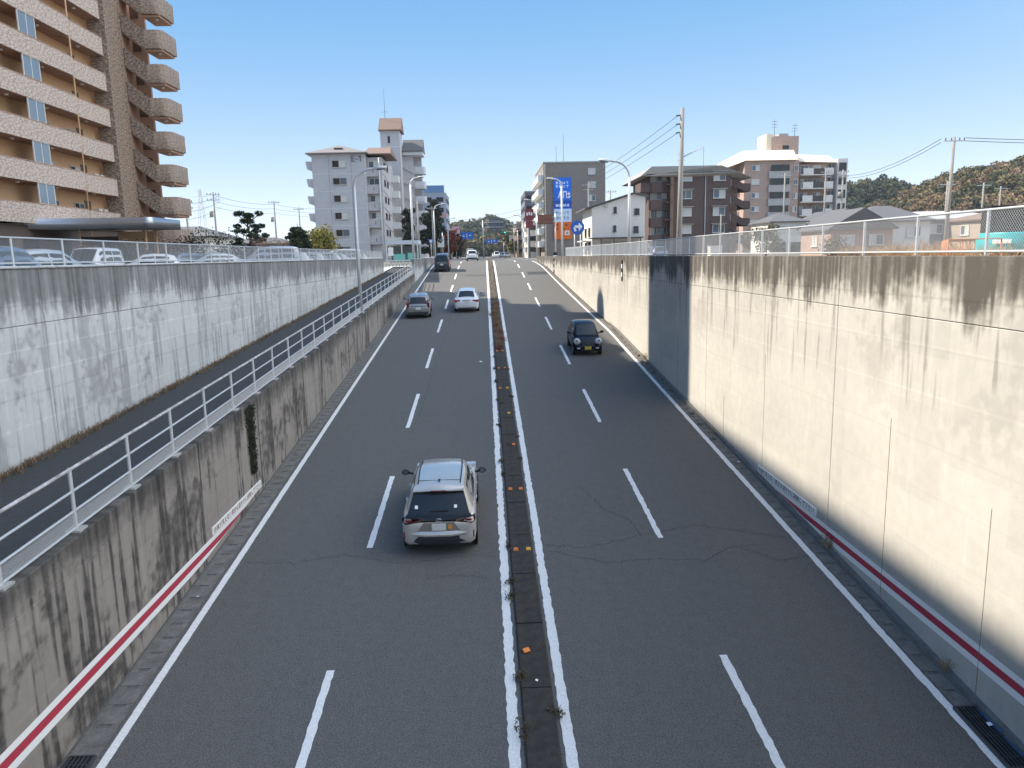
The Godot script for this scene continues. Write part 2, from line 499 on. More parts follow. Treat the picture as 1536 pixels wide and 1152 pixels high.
func gutter(n: String, x0: float, x1: float, slot: float, label: String):
	var g := thing(n, Vector3.ZERO, label, "gutter", "roadside gutters")
	var l := 0.5
	var ls := Shape.new()
	var w := x1 - x0
	var t := 0.05
	# lid: a slab with a slot at its joint
	var sw := minf(0.22, w * 0.6)
	var sx := (w - sw) * 0.5
	var rise := ROAD_S * l
	var f := func(x, dd, yy): return Vector3(x, yy + ROAD_S * dd, -dd)
	var e := l - 0.008
	var q := e - 0.075
	ls.quad(f.call(0, 0, 0), f.call(w, 0, 0), f.call(w, q, 0), f.call(0, q, 0))
	ls.quad(f.call(0, q, 0), f.call(sx, q, 0), f.call(sx, e, 0), f.call(0, e, 0))
	ls.quad(f.call(sx + sw, q, 0), f.call(w, q, 0), f.call(w, e, 0), f.call(sx + sw, e, 0))
	ls.quad(f.call(sx, q, -t), f.call(sx + sw, q, -t), f.call(sx + sw, q, 0), f.call(sx, q, 0))
	ls.quad(f.call(sx, e, -t), f.call(sx, q, -t), f.call(sx, q, 0), f.call(sx, e, 0))
	ls.quad(f.call(sx + sw, q, -t), f.call(sx + sw, e, -t), f.call(sx + sw, e, 0), f.call(sx + sw, q, 0))
	ls.quad(f.call(0, 0, -t), f.call(w, 0, -t), f.call(w, 0, 0), f.call(0, 0, 0))
	var lid := ls.mesh()
	var n_lids := 90
	for i in n_lids:
		var d := 11.0 + i * l
		if right_x(d) < 7.93 and x0 > 0: break
		part(g, "gutter_lid", lid, mats["gutter"], V(x0, road_y(d) + 0.012, d))
	var near := Shape.new(true)
	var far := Shape.new(true)
	for i in 60:
		var a := 8.0 + i * 1.5
		var b := a + 1.5
		var o0 := right_x(a) - 7.95 if x0 > 0 else 0.0
		var o1 := right_x(b) - 7.95 if x0 > 0 else 0.0
		var y := -0.012 if a < 11.0 + n_lids * l - 1.0 and not (x0 > 0 and a > 44.0) else 0.012
		if a < 10.9: y = 0.010
		if y > 0.0:
			(near if a < 10.9 else far).quad(V(x0 + o0, road_y(a) + y, a), V(x1 + o0, road_y(a) + y, a), V(x1 + o1, road_y(b) + y, b), V(x0 + o1, road_y(b) + y, b))
	part(g, "gutter_slab", near.mesh(), mats["gutter"])
	part(g, "gutter_slab", far.mesh(), mats["gutter"])

func drain_grate(at: Vector3, w: float, l: float, label: String):
	var o := thing("drain_grating", at, label, "drain")
	o.rotation.x = atan(ROAD_S)
	var fr := Shape.new()
	for s in [-1, 1]:
		fr.box(Vector3(s * w * 0.5, 0.03, 0), Vector3(0.025, 0.05, l))
		fr.box(Vector3(0, 0.03, s * l * 0.5), Vector3(w - 0.03, 0.05, 0.025))
	part(o, "grating_frame", fr.mesh(), mats["dark_steel"])
	bx(o, "pit_shade", Vector3(0, 0.008, 0), Vector3(w - 0.02, 0.006, l - 0.02), mats["black"])  # flat black sheet painting the darkness below the bars
	var n := int(w / 0.06)
	for i in n:
		bx(o, "bar", Vector3(-w * 0.5 + (i + 0.5) * w / n, 0.035, 0), Vector3(0.012, 0.035, l - 0.03), mats["dark_steel"])
	for i in 3:
		bx(o, "cross_bar", Vector3(0, 0.03, -l * 0.5 + (i + 0.5) * l / 3.0), Vector3(w - 0.03, 0.02, 0.012), mats["dark_steel"])

# ------------------------------------------------------------------ paint on the road
func painted(road: Node, n: String, x: float, w: float, d0: float, d1: float, wear: float, bend := false, m := "paint"):
	# worn edges: the sides wander and chips are missing
	var s := Shape.new(true)
	var st := 0.12 if d0 < 45.0 else 0.6
	var nn := noise(int(x * 100.0) + 900, 3.0, 3)
	var n2 := noise(int(x * 100.0) + 950, 11.0, 2)
	var d := d0
	var pl := 0.0
	var pr := 0.0
	var first := true
	while d < d1 - 0.001:
		var e := minf(d + st, d1)
		var off0 := right_x(d) - 7.95 if bend else 0.0
		var off1 := right_x(e) - 7.95 if bend else 0.0
		var l1 := -w * 0.5 + wear * (clampf(nn.get_noise_1d(e), 0.0, 1.0) * 0.9 + n2.get_noise_1d(e) * 0.5)
		var r1 := w * 0.5 - wear * (clampf(nn.get_noise_1d(e + 300.0), 0.0, 1.0) * 0.9 + n2.get_noise_1d(e + 300.0) * 0.5)
		if first:
			pl = l1; pr = r1; first = false
		if nn.get_noise_1d(d * 1.7 + 77.0) < 0.8:
			s.quad(V(x + off0 + pl, road_y(d) + 0.006, d), V(x + off0 + pr, road_y(d) + 0.006, d), V(x + off1 + r1, road_y(e) + 0.006, e), V(x + off1 + l1, road_y(e) + 0.006, e))
		pl = l1; pr = r1
		d = e
	part(road, n, s.mesh(), mats[m])

func build_markings():
	var road := get_node("road")
	painted(road, "edge_line", -6.05, 0.15, 2.0, 104.0, 0.012)
	painted(road, "edge_line", 7.42, 0.16, 2.0, 97.0, 0.03, true)
	painted(road, "centre_line", 0.245, 0.19, 2.0, 104.0, 0.05)
	painted(road, "centre_line", 1.11, 0.18, 2.0, 104.0, 0.04)
	for i in 11:
		var d1 := 12.72 + i * 9.58
		painted(road, "lane_dash", -3.0, 0.15, d1 - 4.75, d1, 0.03)
		painted(road, "lane_dash", 4.24 - 0.0045 * d1, 0.15, d1 - 4.75, d1, 0.04)
	for i in 14:
		var d1 := 118.0 + i * 9.58
		painted(road, "lane_dash", -3.0, 0.15, d1 - 4.75, d1, 0.01)
		painted(road, "lane_dash", 3.7, 0.15, d1 - 4.75, d1, 0.01)
	painted(road, "edge_line", -6.4, 0.15, 112.0, 300.0, 0.01)
	painted(road, "edge_line", 6.4, 0.15, 112.0, 300.0, 0.01)

# ------------------------------------------------------------------ retaining walls
func panel(x0: float, x1: float, d0: float, d1: float, t0: float, t1: float, b0: float, b1: float, face: float, thick: float, vtop: float, uoff := 0.0, follow := 0.0) -> ArrayMesh:
	# a slab between d0 and d1, its front at x (x0..x1) looking towards face; follow: v runs along the slope
	var s := Shape.new()
	var c := 0.012
	var uv := func(d, y): return Vector2(d / 24.0 + uoff, (vtop + follow * d - y) / 8.0)
	var f0 := x0
	var f1 := x1
	var k := -face * thick
	var A := V(f0, b0, d0 + c); var B := V(f1, b1, d1 - c); var C := V(f1, t1 - c, d1 - c); var D := V(f0, t0 - c, d0 + c)
	var q := func(a, b, cc, d):
		if face < 0.0:
			s.quv(a, b, cc, d, uv.call(-a.z, a.y), uv.call(-b.z, b.y), uv.call(-cc.z, cc.y), uv.call(-d.z, d.y))
		else:
			s.quv(b, a, d, cc, uv.call(-b.z, b.y), uv.call(-a.z, a.y), uv.call(-d.z, d.y), uv.call(-cc.z, cc.y))
	q.call(A, B, C, D)
	var xo := Vector3(-face * c, 0, 0)
	var A2 := V(f0, b0, d0) + xo; var B2 := V(f1, b1, d1) + xo; var C2 := V(f1, t1, d1) + xo; var D2 := V(f0, t0, d0) + xo
	q.call(A2, A, D, D2)
	q.call(B, B2, C2, C)
	q.call(D, C, C2, D2)
	var back := Vector3(k, 0, 0)
	q.call(D2, C2, C2 + back, D2 + back)
	q.call(B2, B2 + back, C2 + back, C2)
	q.call(A2 + back, A2, D2, D2 + back)
	q.call(B2 + back, A2 + back, D2 + back, C2 + back)
	return s.mesh()

func band(parent: Node, n: String, x: float, face: float, y0: float, y1: float, d0: float, d1: float, m: Material, lift := 0.004):
	# a painted band at a fixed height, cut off where the road rises through it
	var s := Shape.new()
	var d := d0
	while d < d1:
		var e := minf(d + 1.0, d1)
		var p := [Vector2(d, maxf(y0, minf(y1, road_y(d) + 0.15))), Vector2(e, maxf(y0, minf(y1, road_y(e) + 0.15))), Vector2(e, y1), Vector2(d, y1)]
		var w := nrand(d) * 0.006
		var xx := x + face * lift
		if face < 0.0:
			s.quad(V(xx, p[0].y, d), V(xx, p[1].y, e), V(xx, p[2].y, e), V(xx, p[3].y, d))
		else:
			s.quad(V(xx, p[1].y, e), V(xx, p[0].y, d), V(xx, p[3].y, d), V(xx, p[2].y, e))
		d = e
	part(parent, n, s.mesh(), m)

func nrand(x: float) -> float:
	return sin(x * 127.1 + 3.7) * 0.5 + 0.5

func build_walls():
	# right wall, in the sun
	var w := thing("retaining_wall", V(7.95, 0, 8), "tall sunlit concrete retaining wall with dirt running down from its top", "wall")
	w.position = Vector3.ZERO
	var js := [0.0, 6.7, 16.8, 26.9, 37.0, 45.0, 50.5, 56.0, 63.5, 71.0, 77.5, 84.0, 90.0, 96.0]
	for i in js.size() - 1:
		var a: float = js[i]
		var b: float = js[i + 1]
		var g := 0.012
		var xa := right_x(a)
		var xb := right_x(b)
		var uo := 0.0 if i < 4 else i * 0.37
		part(w, "wall_panel", panel(xa, xb, a + g, b - g, WALL_TOP, WALL_TOP, -0.325, -0.325, -1, 0.38, 0.8, uo), mats["wall_right"])
		if road_y(a) < -0.5:
			part(w, "wall_panel", panel(xa, xb, a + g, b - g, -0.345, -0.345, minf(road_y(a) - 0.3, -0.4), minf(road_y(b) - 0.3, -0.4), -1, 0.38, 0.8, uo), mats["wall_right"])
	for i in js.size() - 1:
		var a: float = js[i]
		var b: float = js[i + 1]
		part(w, "wall_core", panel(right_x(a) + 0.03, right_x(b) + 0.03, a, b, WALL_TOP - 0.03, WALL_TOP - 0.03, road_y(a) - 0.4, road_y(b) - 0.4, -1, 0.32, 0.8), mats["concrete"])
	for e in [[14.3, -2.4, 0.016], [21.1, -2.0, 0.014], [24.75, -3.9, 0.03], [31.0, -2.3, 0.012], [33.8, -3.3, 0.014], [11.2, -3.2, 0.012]]:
		bx(w, "sealed_seam", V(7.95, (e[1] + road_y(e[0])) * 0.5, e[0]), Vector3(0.008, e[1] - road_y(e[0]), e[2]), mt("seam", 0.20, 0.145, 0.09, 0.95))
	# footing along the wall
	var fs := Shape.new()
	for i in 24:
		var a := i * 2.0
		var b := a + 2.0
		fs.quad(V(7.84, road_y(a) - 0.05, a), V(7.84, road_y(b) - 0.05, b), V(7.86, road_y(b) + 0.10, b), V(7.86, road_y(a) + 0.10, a))
		fs.quad(V(7.86, road_y(a) + 0.10, a), V(7.86, road_y(b) + 0.10, b), V(7.96, road_y(b) + 0.12, b), V(7.96, road_y(a) + 0.12, a))
	part(w, "footing", fs.mesh(), mats["gutter"])
	var bl := Shape.new()
	for e in [[9.0, 10.3, 0.0, 0.05], [10.4, 10.9, 0.01, 0.06]]:
		bl.quad(V(7.834, road_y(e[0]) + e[2], e[0]), V(7.834, road_y(e[1]) + e[2], e[1]), V(7.844, road_y(e[1]) + e[3], e[1]), V(7.844, road_y(e[0]) + e[3], e[0]))
	part(w, "blue_kerb_edge", bl.mesh(), mt("blue_edge", 0.03, 0.15, 0.36, 0.7))
	for s in [[1.0, "right"], [-1.0, "left"]]:
		var x: float = 7.95 if s[0] > 0 else -6.72
		var par: Node = w
		if s[0] < 0: continue
		band(par, "white_band", x, -s[0], -5.66, -5.545, 2.0, 25.2, mats["white_paint"])
		band(par, "red_band", x, -s[0], -5.80, -5.665, 2.0, 24.2, mats["red_paint"])
		band(par, "white_band", x, -s[0], -5.93, -5.805, 2.0, 22.6, mats["white_paint"])
	# outer left wall above the ramp path
	var o := thing("retaining_wall", Vector3.ZERO, "pale concrete retaining wall between the car park and the ramp path", "wall")
	var lj := [1.9, 17.6, 33.3, 49.0, 64.7, 76.6]
	for i in lj.size() - 1:
		var a: float = lj[i] + 0.014
		var b: float = lj[i + 1] - 0.014
		part(o, "wall_panel", panel(-10.1, -10.1, a, b, LWALL_TOP, LWALL_TOP, -0.31, -0.31, 1, 0.3, 0.92, i * 0.41), mats["wall_outer"])
		part(o, "wall_panel", panel(-10.1, -10.1, a, b, -0.33, -0.33, path_y(a) - 0.3, path_y(b) - 0.3, 1, 0.3, 0.92, i * 0.41), mats["wall_outer"])
		part(o, "wall_core", panel(-10.14, -10.14, lj[i], lj[i + 1], LWALL_TOP - 0.04, LWALL_TOP - 0.04, path_y(a) - 0.4, path_y(b) - 0.4, 1, 0.22, 0.92), mats["concrete"])
		part(o, "coping", panel(-10.07, -10.07, a, b, LWALL_TOP + 0.06, LWALL_TOP + 0.06, LWALL_TOP + 0.002, LWALL_TOP + 0.002, 1, 0.36, 0.92, 0.2), mats["wall_outer"])
	# inner left wall carrying the path
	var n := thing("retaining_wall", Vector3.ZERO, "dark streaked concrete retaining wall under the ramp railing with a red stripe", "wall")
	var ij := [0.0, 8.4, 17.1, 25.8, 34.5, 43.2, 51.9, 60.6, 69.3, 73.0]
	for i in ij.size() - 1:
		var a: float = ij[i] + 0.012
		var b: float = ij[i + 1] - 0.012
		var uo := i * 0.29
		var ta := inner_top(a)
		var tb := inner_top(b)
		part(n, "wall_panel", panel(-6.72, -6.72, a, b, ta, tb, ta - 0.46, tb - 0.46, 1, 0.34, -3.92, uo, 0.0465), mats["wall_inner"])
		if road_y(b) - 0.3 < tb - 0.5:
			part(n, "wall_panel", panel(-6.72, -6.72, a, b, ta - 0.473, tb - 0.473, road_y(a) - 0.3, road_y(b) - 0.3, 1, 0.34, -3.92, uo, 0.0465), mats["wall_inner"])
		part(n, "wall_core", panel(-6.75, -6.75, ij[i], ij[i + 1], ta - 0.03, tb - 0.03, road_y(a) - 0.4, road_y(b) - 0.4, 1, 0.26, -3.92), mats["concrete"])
	for y in [[-5.66, -5.545, 25.4, "white"], [-5.80, -5.665, 24.6, "red"], [-5.93, -5.805, 22.9, "white"]]:
		band(n, y[3] + "_band", -6.72, 1.0, y[0], y[1], 2.0, y[2], mats[y[3] + "_paint"])
	# post footings on the wall head, a little paler
	var d := 8.15
	while d < 72.5:
		bx(n, "post_footing", V(-6.88, inner_top(d) - 0.005, d), Vector3(0.24, 0.08, 0.26), mats["concrete"]).rotation.x = atan(0.0465)
		d += 2.0
	# the same side farther on: a parapet beside the road
	var p := thing("parapet_wall", Vector3.ZERO, "grey concrete parapet wall where the ramp path reaches the street", "wall")
	var pj := [73.0, 79.0, 85.0, 91.0, 98.0]
	for i in pj.size() - 1:
		var a: float = pj[i] + 0.012
		var b: float = pj[i + 1] - 0.012
		part(p, "wall_panel", panel(-6.7 + (a - 73) * 0.012, -6.7 + (b - 73) * 0.012, a, b, 0.80 + (a - 73) * 0.008, 0.80 + (b - 73) * 0.008, road_y(a) - 0.4, road_y(b) - 0.4, 1, 0.32, 0.9, i * 0.33), mats["wall_outer"])
	flood_sign(V(-6.70, -5.418, 19.42), 1.0, "long white sign board of red lettering on the streaked ramp wall", Color(0.42, 0.18, 0.16))
	flood_sign(V(7.93, -5.418, 19.35), -1.0, "long white sign board of dark lettering on the sunlit wall", Color(0.16, 0.17, 0.24))

# strokes of the characters on a grid of 10 by 10 (x to the right, y down)
const GLYPHS := {
	"red": [[2, 1, 8, 1], [5, 0, 5, 4], [0, 4, 10, 4], [3, 4, 3, 7, 1, 10], [6, 4, 6, 9, 5, 9], [1, 6, 0, 8], [8, 6, 10, 8]],
	"line": [[2, 0, 0, 3, 3, 3, 0, 6], [2, 5, 2, 10], [0, 8, 0, 9], [4, 7, 4, 9], [5, 1, 9, 1, 9, 4, 5, 4, 5, 1], [5, 2.5, 9, 2.5], [7, 4, 7, 10], [5, 6, 6, 7, 5, 9], [9, 5, 7, 7, 10, 10]],
	"ga": [[0, 3, 6, 3, 5, 9, 4, 9], [3, 0, 1, 10], [8, 2, 10, 6], [8, 0, 8.6, 1], [9.4, 0, 10, 1]],
	"see": [[2, 0, 8, 0, 8, 6, 2, 6, 2, 0], [2, 2, 8, 2], [2, 4, 8, 4], [4, 6, 3, 9, 0, 10], [6, 6, 6, 10, 10, 10, 10, 8]],
	"e": [[4, 0, 6, 1], [2, 3, 8, 3, 1, 10], [4, 7, 6, 7, 7, 10, 10, 10]],
	"na": [[0, 2, 6, 2], [4, 0, 1, 6], [7, 1, 10, 3], [6, 4, 6, 9, 3, 9, 3, 7, 6, 7, 9, 9]],
	"i": [[1, 1, 1, 7, 3, 9], [8, 2, 9, 7]],
	"place": [[0, 3, 4, 3], [2, 0, 2, 8], [0, 9, 4, 8], [5, 0, 9, 0, 9, 3, 5, 3, 5, 0], [5, 1.5, 9, 1.5], [4, 5, 10, 5], [6, 5, 4, 8], [5, 7, 9, 7, 8, 10], [7, 7, 5, 10]],
	"join": [[5, 0, 0, 4], [5, 0, 10, 4], [3, 4, 7, 4], [2, 6, 8, 6, 8, 10, 2, 10, 2, 6]],
	"ha": [[1, 0, 0, 5, 1, 10], [4, 3, 10, 3], [7, 0, 7, 9, 4, 9, 4, 7, 7, 7, 10, 9]],
	"fast": [[1, 0, 2, 1], [0, 3, 2, 3, 2, 8, 0, 10], [2, 8, 4, 10, 10, 10], [4, 1, 10, 1], [7, 0, 7, 9], [5, 3, 9, 3, 9, 5, 5, 5, 5, 3], [7, 5, 4, 8], [7, 5, 10, 8]],
	"ya": [[0, 5, 8, 2, 9, 5, 6, 6], [5, 0, 6, 2], [2, 1, 5, 10]],
	"ka": [[0, 3, 6, 3, 5, 9, 4, 9], [3, 0, 1, 10], [8, 2, 10, 6]],
	"ni": [[1, 0, 0, 5, 1, 10], [4, 3, 9, 3], [4, 6, 4, 9, 10, 9]],
	"flee": [[1, 0, 2, 1], [0, 3, 2, 3, 2, 8, 0, 10], [2, 8, 4, 10, 10, 10], [4, 1, 6, 1, 6, 4, 4, 4, 4, 8], [4, 5, 6, 5, 6, 8, 4, 8], [7, 2, 10, 2], [8.5, 0, 8.5, 9], [7, 4, 10, 4], [7, 6, 10, 6]],
	"hard": [[0, 1, 5, 1], [2, 0, 2, 3], [4, 0, 4, 3], [1, 3, 5, 3, 5, 5, 1, 5, 1, 3], [0, 7, 5, 7], [3, 3, 3, 7, 0, 10], [3, 7, 5, 10], [7, 0, 6, 4], [7, 2, 7, 10], [7, 2, 10, 2], [8.5, 2, 8.5, 10], [7, 5, 10, 5], [7, 7, 10, 7], [7, 10, 10, 10]],
	"shi": [[2, 0, 2, 7, 5, 10, 9, 7]],
	"te": [[0, 2, 10, 1, 5, 4, 5, 8, 8, 10]],
	"down": [[0, 1, 10, 1], [5, 1, 5, 10], [5, 4, 8, 6]],
	"sa": [[1, 3, 9, 3], [4, 0, 7, 6], [1, 7, 3, 10, 8, 10]],
}

func draw_line_px(im: Image, a: Vector2, b: Vector2, c: Color, r: float):
	var n := int(a.distance_to(b)) + 1
	for i in n + 1:
		var p := a.lerp(b, float(i) / n)
		im.fill_rect(Rect2i(int(p.x - r), int(p.y - r), maxi(1, int(r * 2.0)), maxi(1, int(r * 2.0))), c)

func flood_sign(at: Vector3, face: float, label: String, ink: Color):
	var txt := ["red", "line", "ga", "see", "e", "na", "i", "place", "join", "ha", "fast", "ya", "ka", "ni", "flee", "hard", "shi", "te", "down", "sa", "i"]
	var w := 2048
	var h := 96
	var im := Image.create(w, h, false, Image.FORMAT_RGB8)
	im.fill(Color(0.88, 0.88, 0.87))
	var step := (w - 60.0) / txt.size()
	for i in txt.size():
		var o := Vector2(36.0 + i * step, 14.0)
		for stroke in GLYPHS[txt[i]]:
			var k := 0
			while k + 3 < stroke.size():
				draw_line_px(im, o + Vector2(stroke[k], stroke[k + 1]) * Vector2(7.8, 6.8), o + Vector2(stroke[k + 2], stroke[k + 3]) * Vector2(7.8, 6.8), ink, 4.0)
				k += 2
	im.generate_mipmaps()
	var m := StandardMaterial3D.new()
	m.albedo_texture = ImageTexture.create_from_image(im)
	m.roughness = 0.6
	var t := thing("flood_warning_sign", at, label, "sign")
	var l := 3.95
	bx(t, "board", Vector3(0, 0, 0), Vector3(0.03, 0.185, l), mats["white_paint"])
	var s := Shape.new()
	var x := face * 0.018
	# reading runs away from the camera on the left wall and towards it on the right wall
	var d0 := l * 0.5 - 0.01
	if face > 0.0:
		s.quv(Vector3(x, -0.085, d0), Vector3(x, -0.085, -d0), Vector3(x, 0.085, -d0), Vector3(x, 0.085, d0), Vector2(0, 1), Vector2(1, 1), Vector2(1, 0), Vector2(0, 0))
	else:
		s.quv(Vector3(x, -0.085, -d0), Vector3(x, -0.085, d0), Vector3(x, 0.085, d0), Vector3(x, 0.085, -d0), Vector2(0, 1), Vector2(1, 1), Vector2(1, 0), Vector2(0, 0))
	part(t, "lettering", s.mesh(), m)

# ------------------------------------------------------------------ fences
func chain_mesh(l: float, h: float, pitch: float, r: float, shear := 0.0) -> ArrayMesh:
	var s := Shape.new()
	var x := -h
	while x < l:
		for dir in [1, -1]:
			var x0 := x
			var y0 := 0.0
			var x1 := x + h
			var y1 := h
			if x0 < 0.0:
				y0 = -x0; x0 = 0.0
			if x1 > l:
				y1 = h - (x1 - l); x1 = l
			if y1 - y0 > 0.01:
				var a := Vector3(0, (y0 if dir > 0 else h - y0) + shear * x0, -x0)
				var b := Vector3(0, (y1 if dir > 0 else h - y1) + shear * x1, -x1)
				s.tube(a, b, r, r, 3, false)
		x += pitch
	return s.mesh()

func build_fences():
	var link := chain_mesh(2.0, 0.6, 0.056, 0.0024)
	var post := CylinderMesh.new()
	post.top_radius = 0.027; post.bottom_radius = 0.027; post.height = 0.72; post.radial_segments = 10; post.rings = 1
	var rail := CylinderMesh.new()
	rail.top_radius = 0.021; rail.bottom_radius = 0.021; rail.height = 2.0; rail.radial_segments = 8; rail.rings = 1
	var f := thing("chain_link_fence", Vector3.ZERO, "grey chain-link fence standing on the sunlit right-hand retaining wall", "fence")
	tag(f, "grey chain-link fence standing on top of the sunlit retaining wall")
	var d := 4.1
	while d < 70.0:
		fence_bay(f, Vector3(right_x(d) + 0.16, WALL_TOP, -d), Vector3(right_x(d + 2.0) + 0.16, WALL_TOP, -d - 2.0), 0.73, link, post, rail)
		d += 2.0
	var g := thing("chain_link_fence", Vector3.ZERO, "grey chain-link fence standing on the wall in front of the parked cars", "fence")
	d = 6.9
	while d < 75.0:
		fence_bay(g, V(-10.2, LWALL_TOP + 0.05, d), V(-10.2, LWALL_TOP + 0.05, d + 2.0), 0.62, link, post, rail)
		d += 2.0
	# railing of the ramp: posts, four rails and a fine mesh below
	var r := thing("ramp_railing", Vector3.ZERO, "weathered pipe railing with mesh infill along the ramp path", "railing")
	var fine := chain_mesh(2.0, 0.25, 0.03, 0.0022, 0.0465)
	var rp := CylinderMesh.new()
	rp.top_radius = 0.032; rp.bottom_radius = 0.032; rp.height = 1.06; rp.radial_segments = 10; rp.rings = 1
	var heights := [1.03, 0.66, 0.33, 0.05]
	var rails := []
	for hh in heights:
		var s := Shape.new(true)
		s.tube(Vector3(0, hh, 0), Vector3(0, hh + 0.093, -2.0), 0.03 if hh > 1.0 else 0.022, -1.0, 8, false)
		rails.append(s.mesh())
	d = 4.15
	while d < 73.0:
		var at := V(-6.88, inner_top(d), d)
		part(r, "post", rp, mats["galv"], at + Vector3(0, 0.53, 0))
		if d < 71.0:
			for i in 4:
				part(r, "top_rail" if i == 0 else "rail", rails[i], mats["rust_rail"] if i == 0 else mats["galv"], at)
			part(r, "mesh_panel", fine, mats["chain"], at + Vector3(0, 0.065, 0))
		d += 2.0

func fence_bay(f: Node, a: Vector3, b: Vector3, h: float, link: Mesh, post: Mesh, rail: Mesh):
	var yaw := atan2(-(b.x - a.x), -(b.z - a.z))
	var o := part(f, "post", post, mats["galv"], a + Vector3(0, 0.34 + (h - 0.7), 0))
	var mid := (a + b) * 0.5
	for y in [h, 0.07]:
		var q := part(f, "top_rail" if y > 0.5 else "bottom_rail", rail, mats["galv"], mid + Vector3(0, y, 0))
		q.rotation = Vector3(PI * 0.5, yaw, 0)
	var m := part(f, "mesh_panel", link, mats["chain"], a + Vector3(0, 0.08, 0))
	m.rotation.y = yaw
	m.scale = Vector3(1, (h - 0.09) / 0.6, a.distance_to(b) / 2.0)

# ------------------------------------------------------------------ building kit
var win_cache := {}

func win(parent: Node, at: Vector3, w: float, h: float, turn := 0.0, style := "sash", n := "window"):
	# frame with a mullion; two panes a little behind it
	var key := "%.2f_%.2f" % [w, h]
	if not win_cache.has(key):
		var s := Shape.new()
		var t := 0.07
		for q in [-1, 1]:
			s.box(Vector3(0, q * (h - t) * 0.5, 0.03), Vector3(w, t, 0.10))
			s.box(Vector3(q * (w - t) * 0.5, 0, 0.03), Vector3(t, h - 2 * t, 0.098))
		s.box(Vector3(0, 0, 0.03), Vector3(0.06, h - 2 * t, 0.08))
		s.box(Vector3(0, -h * 0.5 - 0.03, 0.06), Vector3(w + 0.1, 0.05, 0.16))
		win_cache[key] = s.mesh()
	var o := part(parent, n, win_cache[key], mats["dark_frame"] if style == "dark" else (mats["frame"] if style == "brown" else mats["sash"]), at)
	o.rotation.y = turn
	var pw := (w - 0.2) * 0.5
	var k := rng.randi() % 4
	for q in [-1, 1]:
		var pm = mats["glass_dark"] if style == "dark" or (style == "brown" and q < 0) else (mats["curtain"] if (k == 0 and q > 0) or k == 1 or (k == 2 and q < 0) else mats["glass_sky"])
		bx(o, "pane", Vector3(q * (pw + 0.06) * 0.5, 0, 0.022), Vector3(pw, h - 0.14, 0.02), pm)
	return o

func slab(parent: Node, n: String, x0: float, x1: float, y0: float, y1: float, d0: float, d1: float, m) -> MeshInstance3D:
	return bx(parent, n, V((x0 + x1) * 0.5, (y0 + y1) * 0.5, (d0 + d1) * 0.5), Vector3(absf(x1 - x0), absf(y1 - y0), absf(d1 - d0)), m)

func gable(parent: Node, n: String, x0: float, x1: float, y0: float, y1: float, d0: float, d1: float, m, hip := 0.0, along_x := false):
	# roof over a rectangle; ridge along d unless along_x; hip pulls the ridge ends in
	var s := Shape.new()
	var a := V(x0, y0, d0); var b := V(x1, y0, d0); var c := V(x1, y0, d1); var d := V(x0, y0, d1)
	var xm := (x0 + x1) * 0.5
	var dm := (d0 + d1) * 0.5
	var th := Vector3(0, 0.16, 0)
	var r0 := V(x0 + hip, y1, dm) if along_x else V(xm, y1, d0 + hip)
	var r1 := V(x1 - hip, y1, dm) if along_x else V(xm, y1, d1 - hip)
	if along_x:
		s.quad(a + th, b + th, r1, r0); s.quad(c + th, d + th, r0, r1)
		s.tri(d + th, a + th, r0); s.tri(b + th, c + th, r1)
	else:
		s.quad(b + th, c + th, r1, r0); s.quad(d + th, a + th, r0, r1)
		s.tri(a + th, b + th, r0); s.tri(c + th, d + th, r1)
	s.quad(a, b, b + th, a + th); s.quad(b, c, c + th, b + th); s.quad(c, d, d + th, c + th); s.quad(d, a, a + th, d + th)
	s.quad(d, c, b, a)
	return part(parent, n, s.mesh(), m)

func landing_mesh(w: float, depth: float, h: float, thick: float, round_: float) -> ArrayMesh:
	# parapet round a stair landing: front (towards the camera), a rounded corner and the outer side
	var s := Shape.new(true)
	var pts := [Vector2(0, 0), Vector2(w - round_, 0)]
	for i in 9:
		var f := PI * 0.5 * i / 8.0
		pts.append(Vector2(w - round_ + sin(f) * round_, round_ - cos(f) * round_))
	pts.append(Vector2(w, depth))
	for i in pts.size() - 1:
		var a: Vector2 = pts[i]
		var b: Vector2 = pts[i + 1]
		var nn := (b - a).orthogonal().normalized() * thick
		var a3 := V(a.x, 0, a.y); var b3 := V(b.x, 0, b.y)
		var up := Vector3(0, h, 0)
		s.quad(a3, b3, b3 + up, a3 + up)
		var a4 := V(a.x - nn.x, 0, a.y - nn.y) if true else a3
		var b4 := V(b.x - nn.x, 0, b.y - nn.y)
		s.quad(b4, a4, a4 + up, b4 + up)
		s.quad(a3 + up, b3 + up, b4 + up, a4 + up)
	# floor
	for i in range(1, pts.size() - 1):
		var p0 := V(0, 0.02, depth); var p1 := V(pts[i].x, 0.02, pts[i].y); var p2 := V(pts[i + 1].x, 0.02, pts[i + 1].y)
		s.tri(p0, p1, p2)
	s.tri(V(0, 0.02, depth), V(0, 0.02, 0), V(pts[1].x, 0.02, 0))
	return s.mesh()

